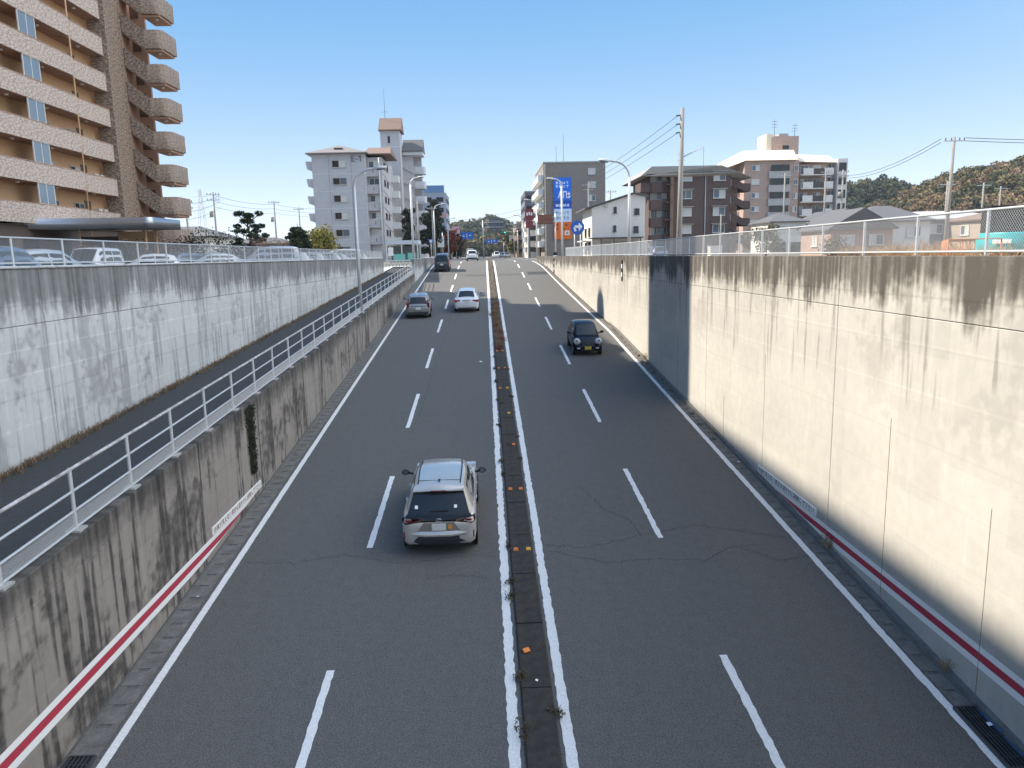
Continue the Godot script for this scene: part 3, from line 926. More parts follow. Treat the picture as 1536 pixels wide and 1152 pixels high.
func build_left_apartment():
	var t := thing("apartment_building", V(-30.1, 0, 60), "tall brown tiled apartment block with open corridors and a jutting outside stair", "building")
	t.position = Vector3.ZERO
	var xf := -30.1
	slab(t, "wall", -44.0, -31.6, 0.0, 30.4, 6.0, 66.0, mats["ochre"])
	slab(t, "roof", -44.2, -29.9, 30.42, 30.9, 5.8, 65.6, mats["concrete"])
	slab(t, "elevator_tower", -38.0, -30.6, 30.92, 45.0, 40.6, 46.4, mats["ochre"])
	var tw := Shape.new(true)
	for i in 12:
		var f0 := PI * i / 12.0
		var f1 := PI * (i + 1) / 12.0
		var p0 := Vector2(60.7 - cos(f0) * 1.25, 33.6 + sin(f0) * 1.25)
		var p1 := Vector2(60.7 - cos(f1) * 1.25, 33.6 + sin(f1) * 1.25)
		tw.quad(V(-33.0, p0.y, p0.x), V(-30.4, p0.y, p0.x), V(-30.4, p1.y, p1.x), V(-33.0, p1.y, p1.x))
		tw.tri(V(-30.4, 33.6, 60.7), V(-30.4, p1.y, p1.x), V(-30.4, p0.y, p0.x))
	part(t, "tower_vault", tw.mesh(), mats["concrete"])
	slab(t, "tower_wall", -33.0, -30.4, 30.92, 33.6, 59.45, 61.95, mats["ochre"])
	var plain := Vector3(0.15, 1.32, 54.0)
	var lamp := CylinderMesh.new()
	lamp.top_radius = 0.14; lamp.bottom_radius = 0.12; lamp.height = 0.1; lamp.radial_segments = 12; lamp.rings = 1
	for i in 10:
		var top := 5.1 + STORY * i
		slab(t, "parapet", xf - 0.15, xf, top - 1.32, top, 6.0, 60.1, mats["tile_light"])
		slab(t, "parapet", xf - 0.33, xf - 0.18, top - 1.36, top - 0.02, 60.1, 65.52, mats["tile_light"])
		slab(t, "parapet_coping", xf - 0.18, xf + 0.03, top + 0.002, top + 0.05, 6.0, 60.1, mats["salmon"])
		slab(t, "parapet_coping", xf - 0.36, xf - 0.15, top - 0.018, top + 0.03, 60.1, 65.52, mats["salmon"])
		slab(t, "floor_slab", -31.62, xf - 0.151, top - 1.30, top - 1.1, 6.0, 60.1, mats["salmon"])
		slab(t, "floor_slab", -31.62, xf - 0.331, top - 1.34, top - 1.1, 60.1, 65.52, mats["salmon"])
		for dd in [46.8, 49.8, 52.6, 57.2, 62.6]:
			part(t, "ceiling_lamp", lamp, mats["white_metal"], V(-30.8, top - 1.38, dd))
		if i > 8: continue
		var y := top - 0.35 + 0.02
		# fittings along the corridor: entrance recesses, doors, windows, meter boxes
		for dd in [34.6, 42.0, 49.6]:
			slab(t, "door", -31.61, -31.54, top - 1.1, top + 0.9, dd + 0.4, dd + 1.35, mt("door_brown", 0.11, 0.065, 0.045, 0.5))
		for dd in [46.4, 57.3, 60.9]:
			win(t, V(-31.58, top + 0.1, dd + 0.7), 1.5, 1.1, PI * 0.5, "brown")
		slab(t, "door", -31.61, -31.55, top - 1.1, top + 0.9, 62.5, 63.4, mt("door_brown"))
		for dd in [63.9, 64.8]:
			slab(t, "meter_box", -31.6, -31.2, top - 1.0, top + 0.35, dd, dd + 0.6, mats["sash"])
		# glazed wind screen standing on the parapet
		var ws := part(t, "wind_screen", screen_frame(1.9, 1.4), mats["sash"], V(xf - 0.06, top + 0.74, 54.75))
		ws.rotation.y = PI * 0.5
		for q in [-1, 1]:
			bx(ws, "pane", Vector3(q * 0.46, 0, 0.0), Vector3(0.84, 1.28, 0.02), mt("screen_glass", 0.17, 0.22, 0.27, 0.12))
	for dd in [60.16, 38.0, 48.9]:
		var dp := Shape.new(true)
		dp.tube(V(xf + 0.02 if dd < 60 else xf - 0.05, 0.2, dd), V(xf + 0.02 if dd < 60 else xf - 0.05, 30.3, dd), 0.06, -1, 8)
		if dd > 60: part(t, "downpipe", dp.mesh(), mats["ochre"])
	# pier and stair
	slab(t, "pier", -31.4, -29.95, 0.0, 27.5, 65.55, 68.4, mats["tile_dark"])
	var lm := landing_mesh(1.55, 3.0, 1.5, 0.15, 0.55)
	slab(t, "stair_wall", -30.6, -28.85, 0.0, 24.6, 70.6, 70.9, mats["salmon"])
	slab(t, "stair_core", -31.4, -30.0, 0.0, 24.6, 68.42, 71.4, mats["salmon"])
	for k in range(-2, 6):
		var lt := 9.38 + 2.74 * k
		var l := part(t, "stair_landing", lm, mats["tile_dark"], V(-28.2, lt - 1.5, 68.5))
		bx(l, "soffit", V(0.7, -0.1, 1.5), Vector3(1.4, 0.18, 2.6), mats["salmon"])
		part(l, "landing_lamp", lamp, mats["white_metal"], V(0.9, -0.24, 0.9))
		var s := Shape.new()
		s.prism([V(-29.95, lt - 0.12, 68.5), V(-28.2, lt - 1.5, 68.5), V(-28.2, lt, 68.5), V(-29.95, lt + 1.38, 68.5)], V(0, 0, 0.15))
		part(t, "stair_parapet", s.mesh(), mats["tile_dark"])
		var f2 := Shape.new()
		f2.prism([V(-29.95, lt - 0.25, 68.66), V(-28.2, lt - 1.62, 68.66), V(-28.2, lt - 1.4, 68.66), V(-29.95, lt - 0.03, 68.66)], V(0, 0, 1.3))
		part(t, "stair_flight", f2.mesh(), mats["salmon"])
		slab(t, "doorway_shade", -29.98, -29.3, lt + 1.4 - 2.6, lt + 1.4 - 0.6, 70.5, 70.58, mt("door_brown"))  # dark brown sheet standing in for the shade of the open doorway
	# entrance canopy with its metal fascia
	var cn := Shape.new(true)
	var outline := []
	for i in 9:
		var f := PI * 0.5 * i / 8.0
		outline.append(Vector2(-23.4 + sin(f) * 0.5, 54.5 - cos(f) * 0.5))
	outline = [Vector2(-33.0, 51.0), Vector2(-31.0, 52.6), Vector2(-29.0, 53.5), Vector2(-26.5, 54.0)] + outline + [Vector2(-22.9, 59.0)]
	for i in outline.size() - 1:
		var a: Vector2 = outline[i]
		var b: Vector2 = outline[i + 1]
		cn.quad(V(a.x, 3.42, a.y), V(b.x, 3.42, b.y), V(b.x, 4.12, b.y), V(a.x, 4.12, a.y))
		cn.tri(V(-30.0, 4.12, 58.0), V(a.x, 4.12, a.y), V(b.x, 4.12, b.y))
		cn.tri(V(-30.0, 3.42, 58.0), V(b.x, 3.42, b.y), V(a.x, 3.42, a.y))
	part(t, "canopy", cn.mesh(), mt("canopy_metal", 0.42, 0.43, 0.46, 0.28, 0.8))
	slab(t, "lobby_wall", -31.58, -30.6, 0.0, 3.7, 44.0, 65.4, mt("lobby", 0.10, 0.075, 0.06, 0.7))
	slab(t, "lobby_wall", -30.0, -24.6, 0.0, 3.0, 58.0, 58.3, mt("lobby"))
	slab(t, "lobby_sign", -27.0, -24.4, 2.55, 3.3, 57.7, 57.98, mats["ochre"])
	for dd in [46.0, 49.0, 52.0]:
		slab(t, "lobby_glass", -30.6, -30.55, 0.3, 2.8, dd, dd + 1.8, mats["glass_dark"])
	for p in [[-28.4, 55.0], [-24.0, 55.4], [-24.2, 57.6]]:
		var cs := Shape.new(true)
		cs.tube(V(p[0], 0, p[1]), V(p[0], 3.42, p[1]), 0.08, -1, 10)
		part(t, "canopy_column", cs.mesh(), mats["ochre"])

func screen_frame(w: float, h: float) -> ArrayMesh:
	var s := Shape.new()
	for q in [-1, 1]:
		s.box(Vector3(0, q * h * 0.5, 0), Vector3(w, 0.07, 0.07))
		s.box(Vector3(q * w * 0.5, 0, 0), Vector3(0.07, h - 0.08, 0.068))
	s.box(Vector3.ZERO, Vector3(0.06, h - 0.08, 0.066))
	return s.mesh()

func build_white_apartment():
	var t := thing("apartment_building", Vector3.ZERO, "lavender grey apartment block with a stair tower under a steep gable roof", "building")
	var w = mats["white_wall"]
	slab(t, "wall", -30.3, -20.9, 0.2, 19.4, 140, 158, w)
	slab(t, "wall", -20.9, -18.2, 0.2, 19.0, 142.2, 158, w)
	gable(t, "roof", -31.2, -20.3, 19.42, 21.4, 139.2, 159, mt("roof_lav", 0.20, 0.185, 0.185, 0.9), 4.5)
	gable(t, "roof", -21.5, -16.4, 19.42, 21.3, 141.4, 152.0, mats["roof_brown"], 0.5, true)
	slab(t, "gable_vent", -26.4, -24.9, 20.25, 20.6, 140.9, 141.6, mats["dark_frame"])
	for i in 6:
		var y := 17.7 - 3.02 * i
		win(t, V(-25.5, y, 139.98), 2.5, 1.25, 0, "brown")
		if i < 5: slab(t, "floor_line", -30.28, -20.92, y - 1.72, y - 1.66, 139.975, 139.995, mats["white_metal"])
		# balconies on the far side
		var bs := Shape.new()
		bs.prism([V(-31.5, y + 0.55, 140.4), V(-31.3, y - 0.75, 140.4), V(-30.3, y - 1.1, 140.4), V(-30.3, y + 0.55, 140.4)], V(0, 0, 9.0))
		part(t, "balcony", bs.mesh(), w)
		# open gallery bay with a slit parapet
		win(t, V(-19.65, y + 0.03, 142.16), 1.8, 1.15, 0, "sash")  # window added in place of the dark opening to the stair
		slab(t, "gallery_parapet", -20.88, -18.5, y - 2.0, y - 0.6, 141.2, 141.45, w)
		slab(t, "slit", -19.72, -19.62, y - 1.6, y - 1.0, 141.17, 141.19, mats["dark_frame"])
		slab(t, "gallery_slab", -20.88, -18.5, y - 2.15, y - 2.0, 141.2, 142.2, w)
		# side facing the road: windows and light balconies farther on
		win(t, V(-18.17, y + 0.05, 145.5), 2.2, 1.1, PI * 0.5, "dark")
		win(t, V(-18.17, y + 0.05, 149.5), 1.6, 1.1, PI * 0.5, "dark")
		slab(t, "balcony", -18.2, -16.7, y - 1.9, y - 0.6, 155.2, 157.6, mats["white_metal"])
		win(t, V(-18.17, y + 0.15, 156.4), 2.2, 1.4, PI * 0.5, "sash")
		var br := Shape.new()
		br.prism([V(-18.18, y - 1.6, 143.0), V(-18.18, y - 2.7, 154.5), V(-18.18, y - 2.45, 154.5), V(-18.18, y - 1.35, 143.0)], Vector3(-0.05, 0, 0))
		part(t, "stair_band", br.mesh(), mt("lav_dark", 0.22, 0.19, 0.19, 0.9))
	for x in [-27.35, -23.4, -20.75]:
		slab(t, "wall_joint", x, x + 0.05, 0.3, 19.3, 139.98, 139.997, mt("lav_dark"))
	var dp := Shape.new(true)
	dp.tube(V(-18.55, 0.3, 141.0), V(-18.55, 18.8, 141.0), 0.1, -1, 8)
	part(t, "downpipe", dp.mesh(), mats["sash"])
	# tower
	slab(t, "tower_wall", -20.5, -16.6, 0.2, 26.4, 160, 165, w)
	gable(t, "tower_roof", -20.8, -16.2, 26.42, 29.3, 159.5, 165.5, mats["roof_brown"], 0.0, true)
	slab(t, "tower_window", -19.0, -18.55, 24.0, 25.3, 159.93, 159.99, mats["glass_dark"])
	slab(t, "tower_line", -20.48, -16.62, 23.2, 23.3, 159.96, 159.99, mats["white_metal"])
	# stair wing beside the tower
	slab(t, "wing_wall", -16.6, -14.6, 0.2, 22.0, 164.2, 168, w)
	slab(t, "wing_wall", -14.6, -12.9, 0.2, 22.0, 167.2, 168, w)
	gable(t, "wing_roof", -16.5, -12.2, 22.7, 25.4, 163.0, 168.6, mats["roof_tile"], 0.0, true)
	slab(t, "wing_beam", -16.5, -12.3, 22.02, 22.68, 163.4, 168.2, mats["white_metal"])
	var lm := landing_mesh(2.0, 2.6, 1.5, 0.15, 0.5)
	for i in 7:
		var y := 19.4 - 3.0 * i
		part(t, "stair_landing", lm, w, V(-14.0, y - 1.2, 164.0))
		var s := Shape.new()
		s.prism([V(-16.6, y + 0.1, 164.0), V(-14.0, y - 1.2, 164.0), V(-14.0, y + 0.3, 164.0), V(-16.6, y + 1.6, 164.0)], V(0, 0, 0.15))
		part(t, "stair_parapet", s.mesh(), w)
	var an := Shape.new()
	an.tube(V(-19.6, 29.2, 162), V(-19.6, 35.0, 162), 0.05, 0.02, 5)
	an.tube(V(-20.2, 30.4, 162), V(-19.0, 30.4, 162), 0.03, -1, 4)
	part(t, "antenna", an.mesh(), mats["dark_steel"])
	var tm := TextMesh.new()
	tm.text = "E-1"
	tm.font_size = 64
	tm.pixel_size = 0.023
	tm.depth = 0.05
	var f := SystemFont.new()
	f.font_names = PackedStringArray(["Droid Sans"])
	tm.font = f
	part(t, "lettering", tm, mt("letter", 0.10, 0.11, 0.14, 0.7), V(-22.3, 18.55, 139.93))

func build_right_buildings():
	# grey block with the blue banner on its end wall
	var t := thing("office_block", Vector3.ZERO, "grey block with small square windows behind the blue banner", "building")
	slab(t, "wall", 13.4, 27.0, 0.3, 20.6, 170, 196, mats["grey_wall"])
	slab(t, "roof_edge", 13.3, 27.1, 20.62, 20.9, 169.9, 196.1, mats["concrete"])
	for i in 6:
		var y := 18.75 - 2.85 * i
		win(t, V(24.0, y, 169.98), 1.6, 1.3, 0, "sash")
		slab(t, "balcony", 12.2, 13.4, y - 1.9, y - 0.6, 170.4, 194, mats["white_metal"])
		for k in 4: win(t, V(13.38, y + 0.1, 173.4 + k * 5.6), 3.2, 1.4, -PI * 0.5, "sash")
	var pp := Shape.new()
	pp.tube(V(13.7, 0.4, 169.8), V(13.7, 20.4, 169.8), 0.12, -1, 8)
	part(t, "downpipe", pp.mesh(), mats["concrete"])
	for p in [[18.0, 27.0], [16.4, 24.5]]:
		var an := Shape.new()
		an.tube(V(p[0], 20.9, 172), V(p[0], p[1], 172), 0.05, 0.03, 5)
		part(t, "antenna", an.mesh(), mats["dark_steel"])
	banner(V(17.5, 0, 169.8))
	# white house with a lean-to roof
	var h := thing("shop_house", Vector3.ZERO, "white house with a single-pitch roof and tiny windows beside the street", "house")
	var hs := Shape.new()
	hs.prism([V(13.4, 0.2, 95), V(20.0, 0.2, 95), V(20.0, 7.75, 95), V(18.6, 8.05, 95), V(13.4, 6.5, 95)], V(0, 0, 9.0))
	part(h, "wall", hs.mesh(), mats["cream_wall"])
	var rf := Shape.new()
	rf.prism([V(12.5, 6.33, 94.7), V(18.6, 8.12, 94.7), V(18.6, 8.3, 94.7), V(12.5, 6.5, 94.7)], V(0, 0, 9.6))
	rf.prism([V(18.62, 8.12, 94.7), V(20.5, 7.7, 94.7), V(20.5, 7.86, 94.7), V(18.62, 8.3, 94.7)], V(0, 0, 9.6))
	part(h, "roof", rf.mesh(), mats["roof_tile"])
	for p in [[16.3, 6.2], [19.0, 5.95], [16.25, 3.95], [18.9, 3.8]]:
		win(h, V(p[0], p[1], 94.98), 0.36 if p[0] < 17 else 0.62, 0.75, 0, "dark")
	slab(h, "vent_hood", 15.0, 15.4, 6.55, 6.9, 94.8, 94.99, mats["frame"])
	slab(h, "awning", 12.9, 19.6, 2.72, 2.86, 93.6, 95, mats["dark_frame"])
	for x in [14.3, 15.9, 17.6, 19.2]: slab(h, "carport_post", x, x + 0.1, 0.2, 2.72, 93.7, 93.8, mats["dark_frame"])
	for e in [[14.6, 15.8], [16.2, 17.4], [17.8, 19.1]]: slab(h, "shutter", e[0], e[1], 0.3, 2.4, 94.9, 94.97, mats["frame"])
	for dd in [97.0, 100.5]:
		win(h, V(13.37, 3.6, dd), 1.4, 1.1, -PI * 0.5, "dark")
		win(h, V(13.37, 1.6, dd), 1.4, 1.5, -PI * 0.5, "dark")
	var ac := bx(h, "entrance_roof", V(12.8, 2.5, 98), Vector3(1.2, 0.15, 5.0), mats["sash"])
	# dark brown block
	var b := thing("apartment_building", Vector3.ZERO, "dark brown apartment block of four storeys with pale framed windows", "building")
	slab(b, "wall", 30.4, 40.4, 0.2, 13.3, 125, 141, mats["brown_wall"])
	slab(b, "wall", 27.5, 30.4, 0.2, 13.3, 127.2, 141, mats["brown_wall"])
	var br := Shape.new()
	br.prism([V(25.4, 13.0, 124.2), V(26.9, 13.35, 124.2), V(41.4, 13.35, 124.2), V(44.2, 12.6, 126.2), V(44.2, 12.75, 126.2), V(38.6, 14.5, 124.2), V(27.2, 14.5, 124.2)], V(0, 0, 17.5))
	part(b, "roof", br.mesh(), mt("roof_grey", 0.30, 0.29, 0.27, 0.8))
	slab(b, "corner_pier", 30.42, 30.9, 0.2, 13.32, 124.6, 124.98, mt("pier_brown", 0.22, 0.135, 0.09, 0.8))
	for i in 4:
		var y := 12.85 - 2.78 * i
		for x in [33.0, 38.5]:
			win(b, V(x, y, 124.98), 2.0, 1.35, 0, "sash")
			slab(b, "window_hood", x - 1.25, x + 1.25, y + 0.78, y + 0.86, 124.5, 124.96, mats["frame"])
		# balconies on the left
		slab(b, "balcony_front", 27.4, 29.2, y - 2.2, y - 0.75, 125.2, 125.4, mats["brown_wall"])
		slab(b, "balcony_side", 25.7 if i == 0 else 27.0, 27.35, y - 2.2, y - 0.75, 125.4, 130.0 if i == 0 else 126.6, mats["brown_wall"])
		slab(b, "balcony_floor", 27.4, 30.38, y - 2.35, y - 2.21, 125.2, 127.1, mats["brown_wall"])
		win(b, V(28.35, y - 0.1, 127.16), 1.4, 1.2, 0, "sash")
		slab(b, "bay_wall", 29.2, 30.38, y - 2.2, y - 0.6, 125.6, 125.9, mats["brown_wall"])
		win(b, V(29.5, y + 0.0, 126.9), 1.7, 1.25, 0, "sash")
		slab(b, "shelf", 29.6, 30.7, y - 1.25, y - 1.13, 124.3, 125.55, mats["brown_wall"])
		# stair on the right
		var sp := Shape.new()
		sp.prism([V(40.4, y - 1.0, 126.0), V(42.8, y - 2.3, 126.0), V(44.0, y - 2.3, 126.0), V(44.0, y - 1.15, 126.0), V(42.8, y - 1.15, 126.0), V(40.4, y + 0.2, 126.0)], V(0, 0, 0.2))
		part(b, "stair_parapet", sp.mesh(), mats["brown_wall"])
		slab(b, "stair_landing", 42.8, 44.0, y - 2.4, y - 1.16, 126.2, 129.0, mats["brown_wall"])
		win(b, V(40.6, y - 0.9, 125.9), 0.4, 0.9, PI * 0.5, "sash")
	slab(b, "stair_wall", 40.42, 43.0, 0.2, 12.8, 129.5, 130.0, mats["peach_wall"])
	var dp := Shape.new(true)
	dp.tube(V(36.2, 0.3, 124.9), V(36.2, 13.0, 124.9), 0.06, -1, 8)
	part(b, "downpipe", dp.mesh(), mats["sash"])
	# peach block behind it
	var p := thing("apartment_building", Vector3.ZERO, "peach apartment block with white balconies and a cream roof", "building")
	var pw = mats["peach_wall"]
	slab(p, "wall", 56.2, 68.0, 0.2, 19.7, 165, 185, pw)
	slab(p, "wall", 68.0, 77.0, 0.2, 19.2, 167.5, 185, pw)
	slab(p, "corner_tower", 77.0, 79.2, 0.2, 20.0, 166.2, 176, mats["cream_wall"])
	var pr := Shape.new()
	pr.prism([V(56.0, 19.75, 164.4), V(67.4, 19.75, 164.4), V(67.9, 22.2, 168.0), V(56.8, 22.2, 168.0)], V(0, -0.4, 8))
	pr.prism([V(52.0, 18.3, 170.0), V(56.0, 19.7, 164.4), V(56.8, 22.2, 168.0), V(54.5, 20.8, 176.0)], V(0, -0.3, 4))
	pr.prism([V(67.6, 19.6, 166.4), V(77.0, 19.25, 166.4), V(76.6, 21.1, 170.0), V(68.6, 21.5, 170.0)], V(0, -0.4, 8))
	part(p, "roof", pr.mesh(), mats["cream_roof"])
	slab(p, "penthouse", 64.8, 70.6, 20.0, 25.7, 172, 178, pw)
	slab(p, "penthouse_wall", 63.4, 64.78, 20.0, 26.3, 172.4, 178, mats["cream_roof"])
	slab(p, "penthouse_window", 67.0, 68.4, 22.9, 23.7, 171.9, 171.98, mats["glass_dark"])
	slab(p, "tank", 66.5, 68.6, 25.72, 26.4, 173, 176, mats["concrete"])
	for a in [[65.4, 29.5], [70.0, 28.6]]:
		var an := Shape.new()
		an.tube(V(a[0], 25.7, 173), V(a[0], a[1], 173), 0.06, 0.03, 5)
		for k in 3: an.tube(V(a[0] - 0.7, a[1] - 0.5 - k * 0.6, 173), V(a[0] + 0.7, a[1] - 0.5 - k * 0.6, 173), 0.035, -1, 4)
		part(p, "antenna", an.mesh(), mats["dark_steel"])
	for i in 6:
		var y := 18.2 - 2.86 * i
		win(p, V(58.6, y, 164.98), 1.7, 1.1, 0, "sash")
		win(p, V(63.9, y, 164.75), 3.9, 1.2, 0, "dark")
		slab(p, "white_panel", 61.4, 66.2, y - 2.2, y - 0.72, 164.7, 164.97, mt("panel_white", 0.40, 0.385, 0.375, 0.8))
		# balconies
		slab(p, "balcony", 69.0, 71.2, y - 1.5, y - 0.2, 164.9, 165.1, mats["cream_wall"])
		slab(p, "balcony", 73.6, 75.6, y - 1.5, y - 0.2, 164.9, 165.1, mats["cream_wall"])
		slab(p, "balcony_rail", 71.2, 73.6, y - 1.5, y - 0.3, 164.95, 165.02, mats["dark_frame"])
		slab(p, "balcony_floor", 68.6, 75.6, y - 1.7, y - 1.52, 164.9, 167.4, mats["cream_wall"])
		win(p, V(70.2, y - 0.35, 167.46), 1.7, 1.9, 0, "sash", "balcony_door")
		win(p, V(73.0, y - 0.35, 167.46), 1.7, 1.9, 0, "sash", "balcony_door")
		win(p, V(67.35, y - 0.2, 164.98), 0.9, 1.2, 0, "sash")
		win(p, V(76.1, y + 0.3, 167.3), 1.5, 1.15, 0, "brown")
		win(p, V(78.1, y + 0.1, 166.15), 1.6, 1.7, 0, "dark")
		for dd in [168.0, 173.0]: slab(p, "balcony", 54.6, 56.18, y - 1.5, y - 0.3, dd, dd + 3.0, mats["cream_wall"])

func banner(at: Vector3):
	var t := thing("wall_banner", at, "tall blue and white banner with an orange foot on the grey block", "banner")
	var w := 3.9
	var hgt := 13.3
	var W := 256
	var H := 896
	var im := Image.create(W, H, false, Image.FORMAT_RGB8)
	im.fill(Color(0.0, 0.42, 0.86))
	im.fill_rect(Rect2i(0, 330, W, 110), Color(0.02, 0.30, 0.70))
	im.fill_rect(Rect2i(0, 452, W, 190), Color(0.80, 0.87, 0.95))
	im.fill_rect(Rect2i(0, 642, W, 254), Color(0.86, 0.42, 0.05))
	var wh := Color(0.93, 0.96, 1.0)
	var nv := Color(0.10, 0.22, 0.48)
	# rows of characters: strokes of the same kind as on the wall signs
	var rows := [[60, 34, ["see", "place", "ha", "down"], wh], [110, 34, ["join", "hard", "ni", "te"], wh], [384, 34, ["line", "fast", "place", "red", "see"], wh], [490, 40, ["ka", "e", "i", "te"], nv], [565, 44, ["red", "join", "down", "sa"], nv], [672, 30, ["place", "hard", "line"], Color(0.45, 0.18, 0.03)], [730, 30, ["see", "join"], Color(0.45, 0.18, 0.03)]]
	for r in rows:
		var n: int = r[2].size()
		for i in n:
			var o := Vector2(30.0 + i * (200.0 / n), r[0])
			for stroke in GLYPHS[r[2][i]]:
				var k := 0
				while k + 3 < stroke.size():
					draw_line_px(im, o + Vector2(stroke[k], stroke[k + 1]) * r[1] / 10.0, o + Vector2(stroke[k + 2], stroke[k + 3]) * r[1] / 10.0, r[3], 2.6)
					k += 2
	# the large word
	for l in [[70, 290, 95, 200], [95, 200, 120, 290], [80, 258, 110, 258], [140, 200, 140, 290], [140, 204, 185, 204], [185, 204, 185, 290], [205, 235, 235, 235], [220, 215, 220, 290], [205, 290, 235, 275]]:
		draw_line_px(im, Vector2(l[0], l[1]), Vector2(l[2], l[3]), wh, 7.0)
	im.fill_rect(Rect2i(156, 770, 66, 66), Color(0.9, 0.9, 0.9))
	im.fill_rect(Rect2i(172, 786, 34, 34), Color(0.6, 0.6, 0.62))
	im.generate_mipmaps()
	var m := StandardMaterial3D.new()
	m.albedo_texture = ImageTexture.create_from_image(im)
	m.roughness = 0.6
	var y0 := 4.2
	bx(t, "backing", Vector3(0, y0 + hgt * 0.5, 0), Vector3(w, hgt, 0.12), mats["sash"])
	var s := Shape.new()
	s.quv(Vector3(-w * 0.5, y0, 0.07), Vector3(w * 0.5, y0, 0.07), Vector3(w * 0.5, y0 + hgt, 0.07), Vector3(-w * 0.5, y0 + hgt, 0.07), Vector2(0, 1), Vector2(1, 1), Vector2(1, 0), Vector2(0, 0))
	part(t, "print", s.mesh(), m)

# ------------------------------------------------------------------ the street beyond the underpass
func simple_block(n: String, label: String, cat: String, x0: float, x1: float, h: float, d0: float, d1: float, m, rows: int, cols: int, side: float, style := "dark") -> Node3D:
	var t := thing(n, Vector3.ZERO, label, cat)
	slab(t, "wall", x0, x1, 0.25, h, d0, d1, m)
	slab(t, "roof_edge", x0 - 0.1, x1 + 0.1, h + 0.002, h + 0.35, d0 - 0.1, d1 + 0.1, mats["concrete"])
	var fl := (h - 1.0) / rows
	for i in rows:
		var y := h - fl * (i + 0.5)
		for k in cols:
			win(t, V(lerpf(x0, x1, (k + 0.5) / cols), y, d0 - 0.02), minf(2.2, (x1 - x0) / cols * 0.6), fl * 0.42, 0, style)
		if side != 0.0:
			var xs := x1 if side > 0 else x0
			for k in 3:
				win(t, V(xs + side * 0.02, y, lerpf(d0, d1, (k + 0.5) / 3.0)), (d1 - d0) / 3.0 * 0.5, fl * 0.42, PI * 0.5 * side, style)
	return t

func sign_post(at: Vector3, h: float, label: String, plate: Callable, grp := "") -> Node3D:
	var t := thing("road_sign", at, label, "sign", grp)
	var s := Shape.new(true)
	s.tube(Vector3.ZERO, Vector3(0, h, 0), 0.045, -1, 8)
	part(t, "post", s.mesh(), mats["galv"])
	plate.call(t)
	return t

